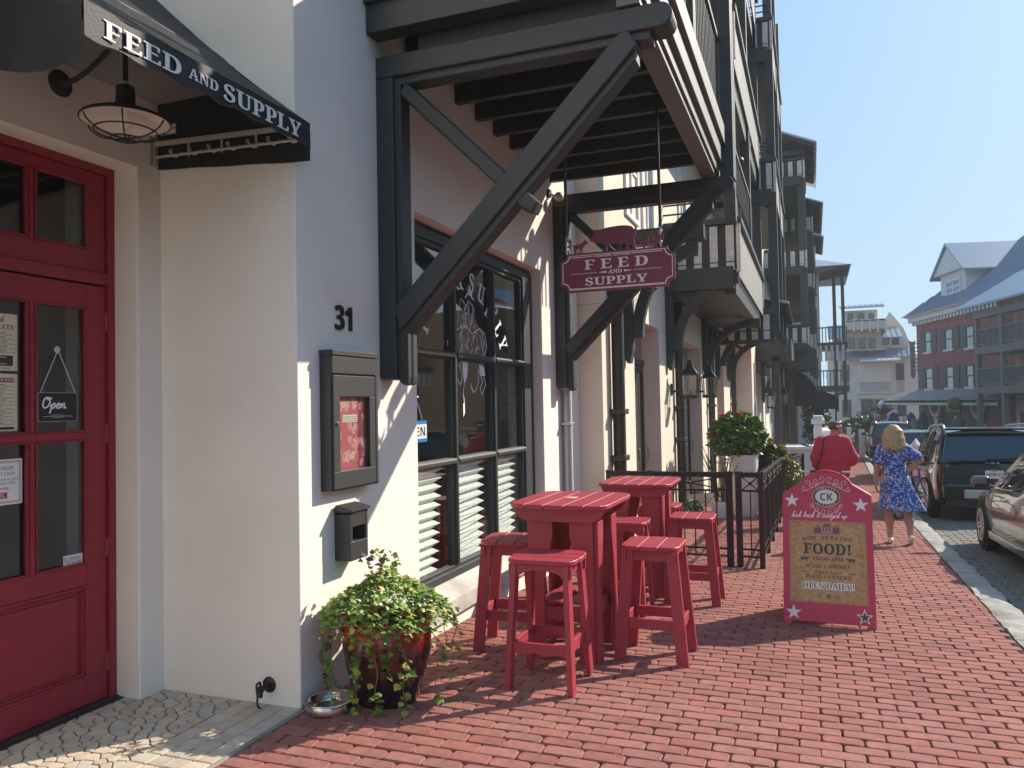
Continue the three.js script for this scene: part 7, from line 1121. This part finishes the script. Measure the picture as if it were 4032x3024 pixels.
const chain = (pts) => pts.slice(1).map((b, i) => [...pts[i].slice(0, 3), ...b.slice(0, 3), pts[i][3], b[3]]);
const skinM = phy(.50, .27, .20, { roughness: .55 });
// head facing +x, its centre at the origin, about 0.23 m tall
const headPrims = () => [[-.01, .03, 0, .01, .035, 0, .082, .08], [.035, -.02, 0, .03, -.05, 0, .062, .055], [.05, -.075, 0, .055, -.08, 0, .035, .032], [.078, .02, 0, .098, -.018, 0, .010, .014], [.083, -.045, -.016, .083, -.045, .016, .012, .012], [.082, -.058, -.014, .082, -.058, .014, .012, .012], [-.0, -.01, -.083, -.012, .015, -.086, .012, .016], [-.0, -.01, .083, -.012, .015, .086, .012, .016], [.072, .03, -.035, .075, .032, -.02, .016, .014], [.072, .03, .035, .075, .032, .02, .016, .014], [-.03, -.04, 0, -.035, -.13, 0, .055, .053], [.01, -.07, 0, -.02, -.12, 0, .05, .05]];
function hand(p, dir, palm, curl = .5, side = 1) { // palm from p along dir, fingers curling toward "palm" direction
  const D = V(...dir).normalize(), N = V(...palm).normalize(), S = D.clone().cross(N).multiplyScalar(side), o = V(...p), P = (a, b, c) => o.clone().addScaledVector(D, a).addScaledVector(S, b).addScaledVector(N, c).toArray(), out = [];
  for (const b of [-.026, -.009, .009, .026]) out.push([...P(0, b * .7, 0), ...P(.085, b, .004), .014, .0115]);
  [[-.028, .062], [-.0095, .078], [.0095, .084], [.028, .074]].forEach(([b, L], i) => { const q = [P(.085, b, .004), P(.085 + L * .45, b * 1.1, .008 + L * .22 * curl), P(.085 + L * (.85 - .3 * curl), b * 1.12, .01 + L * .62 * curl), P(.085 + L * (1 - .62 * curl), b * 1.1, .012 + L * .85 * curl)]; for (let j = 0; j < 3; j++) out.push([...q[j], ...q[j + 1], .0098 - j * .0008, .009 - j * .0009]); });
  out.push([...P(.02, .03, .005), ...P(.055, .055, .018), .013, .011], [...P(.055, .055, .018), ...P(.085, .058, .028), .011, .009]); return sculpt(out, .005, .008);
}
{ // woman in the blue dress
  const X = 8.45, t = thing('person', 'person with blonde hair in blue floral dress walking away, right hand on hip', 'person', [X, gy(X), 3.80]);
  const foot = (x, z, h, tilt) => [[x - .08, h + .045 + tilt, z, x + .10, h + .035, z + .01, .036, .034], [x + .10, h + .035, z + .01, x + .15, h + .03, z + .015, .034, .026]];
  const arms = [...chain([[-.01, 1.325, .165, .055], [-.06, 1.20, .30, .046], [-.045, 1.165, .325, .04]]), ...chain([[-.045, 1.165, .325, .04], [-.01, 1.07, .24, .036], [-.02, .985, .155, .027]]), ...chain([[-.01, 1.325, -.165, .055], [-.03, 1.10, -.215, .042], [-.01, 1.06, -.22, .040], [.03, .92, -.235, .033], [.04, .84, -.24, .026]])];
  const legs = [...chain([[-.0, .86, -.085, .09], [.02, .50, -.075, .062], [.0, .46, -.075, .055], [-.02, .32, -.078, .056], [.0, .10, -.075, .036]]), ...chain([[0, .86, .09, .09], [-.03, .50, .14, .062], [-.04, .46, .145, .055], [-.10, .33, .16, .056], [-.16, .16, .165, .036], [-.165, .12, .165, .034]])];
  const torso = [[0, .90, -.06, 0, .90, .06, .125, .125], [0, 1.06, -.03, 0, 1.06, .03, .105, .105], [0, 1.22, -.06, 0, 1.22, .06, .105, .105], [0, 1.315, -.12, 0, 1.315, .12, .065, .065], [0, 1.33, 0, .0, 1.41, 0, .06, .05], ...headPrims().map(p => { const q = [...p]; q[1] += 1.515; q[4] += 1.515; q[0] += .01; q[3] += .01; return q; })];
  const body = [sculpt([...torso, ...arms, ...legs], .0115, .022), hand([-.02, .985, .155], [.5, -.25, -.75], [0, -.4, -1], .4, 1), hand([.04, .84, -.24], [.18, -1, .05], [.2, 0, 1], .45, -1)];
  mesh('body', body, skinM, t);
  const floral = canvasTex(512, 512, (c, W, H) => { c.fillStyle = '#3a55ab'; c.fillRect(0, 0, W, H); for (let i = 0; i < 210; i++) { const x = rnd() * W, y = rnd() * H, r = rr(9, 17), n = 5, a0 = rnd() * 6; for (const [ox, oy] of [[0, 0], [W, 0], [-W, 0], [0, H], [0, -H]]) { c.fillStyle = i % 4 ? '#dfe4f2' : '#9fb0dd'; for (let k = 0; k < n; k++) { const a = a0 + k / n * 6.283; c.beginPath(); c.ellipse(x + ox + Math.cos(a) * r * .6, y + oy + Math.sin(a) * r * .6, r * .5, r * .3, a, 0, 7); c.fill(); } c.fillStyle = '#2f4694'; c.beginPath(); c.arc(x + ox, y + oy, r * .22, 0, 7); c.fill(); } } for (let i = 0; i < 260; i++) { c.strokeStyle = '#7f95d2'; c.lineWidth = 3; const x = rnd() * W, y = rnd() * H, a = rnd() * 6; c.beginPath(); c.moveTo(x, y); c.quadraticCurveTo(x + 12 * Math.cos(a + .5), y + 12 * Math.sin(a + .5), x + 22 * Math.cos(a), y + 22 * Math.sin(a)); c.stroke(); } });
  floral.wrapS = floral.wrapT = THREE.RepeatWrapping; floral.repeat.set(2.6, 2.6);
  const dm = phy(1, 1, 1, { map: floral, roughness: .85, side: THREE.DoubleSide, transmission: .12, thickness: 0 });
  const top = sculpt([[0, .98, -.045, 0, .98, .045, .123, .123], [0, 1.08, -.035, 0, 1.08, .035, .116, .116], [0, 1.22, -.065, 0, 1.22, .065, .117, .117], [0, 1.315, -.115, 0, 1.315, .115, .077, .077], [0, 1.325, .14, -.05, 1.215, .275, .075, .078], [0, 1.325, -.14, -.025, 1.16, -.20, .075, .078], [-.03, 1.1, 0, -.03, 1.0, 0, .11, .115]], .012, .03);
  const rings = []; for (let i = 0; i <= 12; i++) { const u = i / 12, r = []; for (let k = 0; k < 48; k++) { const a = k / 48 * 6.283, s = Math.sin(a), fold = 1 + .10 * u * Math.sin(a * 7 + u * 1.5) + .04 * u * Math.sin(a * 13 + 1), flare = s > 0 ? .165 + .20 * u ** 1.25 : .165 + .045 * u; r.push([Math.cos(a) * (.135 + .10 * u) * fold - .03 * u, 1.0 - .52 * u + .02 * Math.sin(a * 2 + .6) * u + (s > .5 ? .015 * u : 0), s * flare * fold]); } rings.push(r); }
  mesh('dress', [top, loft(rings, false, false)], dm, t);
  const hair = []; for (let i = 0; i < 60; i++) { const a = -Math.PI / 2 + (i / 59) * Math.PI + Math.PI, r1 = .095, L = rr(.20, .27); const cx = Math.cos(a) * .088, cz = Math.sin(a) * .092; hair.push(...chain([[.0 + cx * .5, 1.615, cz * .45, .022], [cx + .0, 1.56 + rr(-.01, .01), cz, .024], [cx * 1.28 + rr(-.01, .01), 1.46, cz * 1.28, .024], [cx * 1.4 - .015 + rr(-.02, .02), 1.585 - L, cz * 1.35 + rr(-.02, .03), .013], [cx * 1.4 - .01 + rr(-.02, .02), 1.56 - L, cz * 1.38 + rr(-.02, .04), .005]])); }
  hair.push([-.01, 1.565, 0, .02, 1.57, 0, .098, .092]);
  mesh('hair', sculpt(hair, .008, .016), phy(.42, .30, .15, { roughness: .5, bumpMap: T.grainB, bumpScale: .004, anisotropy: .4 }), t);
  const sh = mat(.72, .66, .62, { roughness: .7 }); for (const [x, z, h, tl, nm] of [[.0, -.075, 0, 0], [-.15, .17, .0, .07]]) mesh('shoe', sculpt(foot(x, z, h + (tl ? .0 : 0), tl), .008, .02), sh, t);
}
{ // man in the red shirt
  const X = 10.6, t = thing('person', 'person in loose red shirt and sunglasses walking away, face turned to the right', 'person', [X, gy(X), 3.06]);
  const pants = mat(.10, .10, .11, { roughness: .9 });
  const hp = headPrims().map(p => { const f = (a) => { const x = a[0], z = a[2], c = Math.cos(1.0), s = Math.sin(1.0); return [x * c - z * s + .03, a[1] + 1.615, x * s + z * c + .05]; }; return [...f(p.slice(0, 3)), ...f(p.slice(3, 6)), p[6] * 1.05, p[7] * 1.05]; });
  const fx = (x, y, z) => { const c = Math.cos(1.0), s = Math.sin(1.0); return [x * c - z * s + .03, y + 1.615, x * s + z * c + .05]; };
  const B = [[0, .95, -.08, 0, .95, .08, .14, .14], [0, 1.2, -.08, 0, 1.2, .08, .14, .14], [0, 1.40, -.15, 0, 1.40, .15, .075, .075], [0, 1.42, 0, .02, 1.53, .03, .065, .06], ...hp,
    ...chain([[0, 1.40, .20, .06], [-.02, 1.14, .28, .048], [.02, 1.10, .285, .043], [.2, 1.0, .27, .032]]), ...chain([[0, 1.40, -.20, .06], [-.02, 1.12, -.26, .048], [.06, .90, -.27, .032]]), ...chain([[0, .9, -.1, .09], [.06, .48, -.1, .065], [.0, .1, -.1, .045]]), ...chain([[0, .9, .1, .09], [.02, .48, .1, .065], [-.14, .1, .1, .045]])];
  mesh('body', [sculpt(B, .012, .022), hand([.2, 1.0, .27], [1, -.35, 0], [0, 0, -1], .5, 1), hand([.06, .90, -.27], [.3, -1, 0], [0, 0, 1], .5, -1)], phy(.52, .22, .17, { roughness: .5 }), t);
  const shirtP = [[-.01, .90, -.09, -.01, .90, .09, .175, .175], [-.02, 1.08, -.09, -.02, 1.08, .09, .165, .165], [-.01, 1.25, -.10, -.01, 1.25, .10, .158, .158], [0, 1.395, -.16, 0, 1.395, .16, .088, .088], [0, 1.42, -.05, .01, 1.46, .05, .08, .075], ...chain([[0, 1.40, .20, .085], [-.03, 1.13, .30, .085], [.04, 1.07, .30, .07], [.12, 1.03, .285, .06]]), ...chain([[0, 1.40, -.20, .085], [-.02, 1.13, -.28, .08], [.03, 1.0, -.28, .065]])];
  const sg = sculpt(shirtP, .013, .05); { const p = sg.attributes.position; for (let i = 0; i < p.count; i++) { const x = p.getX(i), y = p.getY(i), z = p.getZ(i), w = .022 * (fbm(z * 9 + 20, y * 3.2 + x * 4 + 20, 4096, 3, 91) - .5); p.setXYZ(i, x + w, y, z + w * .4); } sg.computeVertexNormals(); }
  mesh('shirt', sg, mat(.50, .030, .065, { roughness: .85 }), t);
  mesh('trousers', sculpt([[0, .88, -.09, 0, .88, .09, .15, .15], ...chain([[0, .85, -.1, .11], [.06, .48, -.1, .085], [.0, .12, -.1, .075]]), ...chain([[0, .85, .1, .11], [.02, .48, .1, .085], [-.14, .14, .1, .075]])], .014, .03), pants, t);
  const H = []; for (let i = 0; i < 90; i++) { const u = rnd(), a = rr(1.75, 4.55), y = rr(.0, .105), r = Math.sqrt(Math.max(0, 1 - (y / .118) ** 2)) * .09; H.push([...fx(Math.cos(a) * r - .01, y, Math.sin(a) * r), ...fx(Math.cos(a) * r * 1.06 - .012, y + rr(-.012, .016), Math.sin(a) * r * 1.06), .018, .012]); } for (let i = 0; i < 40; i++) { const x = rr(-.08, .065), z = rr(-.06, .06); H.push([...fx(x, .085 + .02 * rnd(), z), ...fx(x + .02, .105 + .016 * rnd() - 6 * z * z, z), .018, .011]); }
  mesh('hair', sculpt(H, .007, .012), phy(.10, .065, .045, { roughness: .6 }), t);
  mesh('sunglasses', [tube([fx(.088, .03, -.06), fx(.1, .03, -.02), fx(.1, .03, .02), fx(.088, .03, .06)], .016, 8), rod(fx(.08, .035, .068), fx(-.01, .03, .092), .006), rod(fx(.08, .035, -.068), fx(-.01, .03, -.092), .006)], M.black, t);
  mesh('bag_strap', tube([[.1, 1.36, -.10], [0, 1.485, -.13], [-.11, 1.40, -.15], [-.175, 1.2, -.19], [-.16, 1.0, -.25], [-.05, .86, -.30]], .012, 6), M.black, t); mesh('bag', new RoundedBoxGeometry(.22, .26, .09, 2, .03).translate(0, .78, -.33), M.blackM, t);
  for (const [x, z] of [[.03, -.1], [-.12, .1]]) mesh('shoe', sculpt([[x - .08, .05, z, x + .14, .04, z, .045, .04]], .01, .02), M.blackM, t);
}
// seated and standing people by the far umbrellas
for (const [sx, sy, X, col, hc, label] of [[785, 150, 70, [.3, .22, .2], [.16, .06, .035], 'tiny distant person with long reddish hair left of the blue umbrellas'], [905, 130, 71, [.25, .24, .24], [.05, .035, .03], 'tiny distant person standing beside the second blue umbrella'], [955, 160, 71, [.12, .11, .12], [.03, .02, .02], 'tiny distant person in dark clothes right of the second blue umbrella']]) {
  const p = atX(3300 + sx * .33092, 1600 + sy * .33092, X), t = thing('person', label, 'person', [X, p.y - 1.66, p.z]);
  mesh('body', sculpt([[0, .9, -.08, 0, 1.3, -.05, .12, .12], [0, .9, .08, 0, 1.3, .05, .12, .12], [0, 1.38, -.14, 0, 1.38, .14, .07, .07], [0, 1.4, 0, 0, 1.56, 0, .05, .09], ...chain([[0, 1.36, .18, .05], [.02, 1.1, .24, .04], [.1, .9, .2, .035]]), ...chain([[0, 1.36, -.18, .05], [.02, 1.1, -.24, .04], [.1, .9, -.2, .035]]), ...chain([[0, .88, .09, .09], [.02, .46, .09, .06], [0, .05, .09, .05]]), ...chain([[0, .88, -.09, .09], [.02, .46, -.09, .06], [0, .05, -.09, .05]])], .03, .03), skinM, t);
  mesh('clothes', sculpt([[0, .6, 0, 0, 1.0, 0, .2, .16], [0, 1.0, -.06, 0, 1.32, -.06, .13, .13], [0, 1.0, .06, 0, 1.32, .06, .13, .13], [0, 1.38, -.14, 0, 1.38, .14, .08, .08]], .03, .04), mat(...col), t); mesh('hair', sculpt([[-.02, 1.62, 0, -.02, 1.64, 0, .1, .1], [-.06, 1.6, 0, -.1, 1.35, 0, .09, .09]], .025, .03), mat(...hc), t);
}
renderer.render(scene, camera);
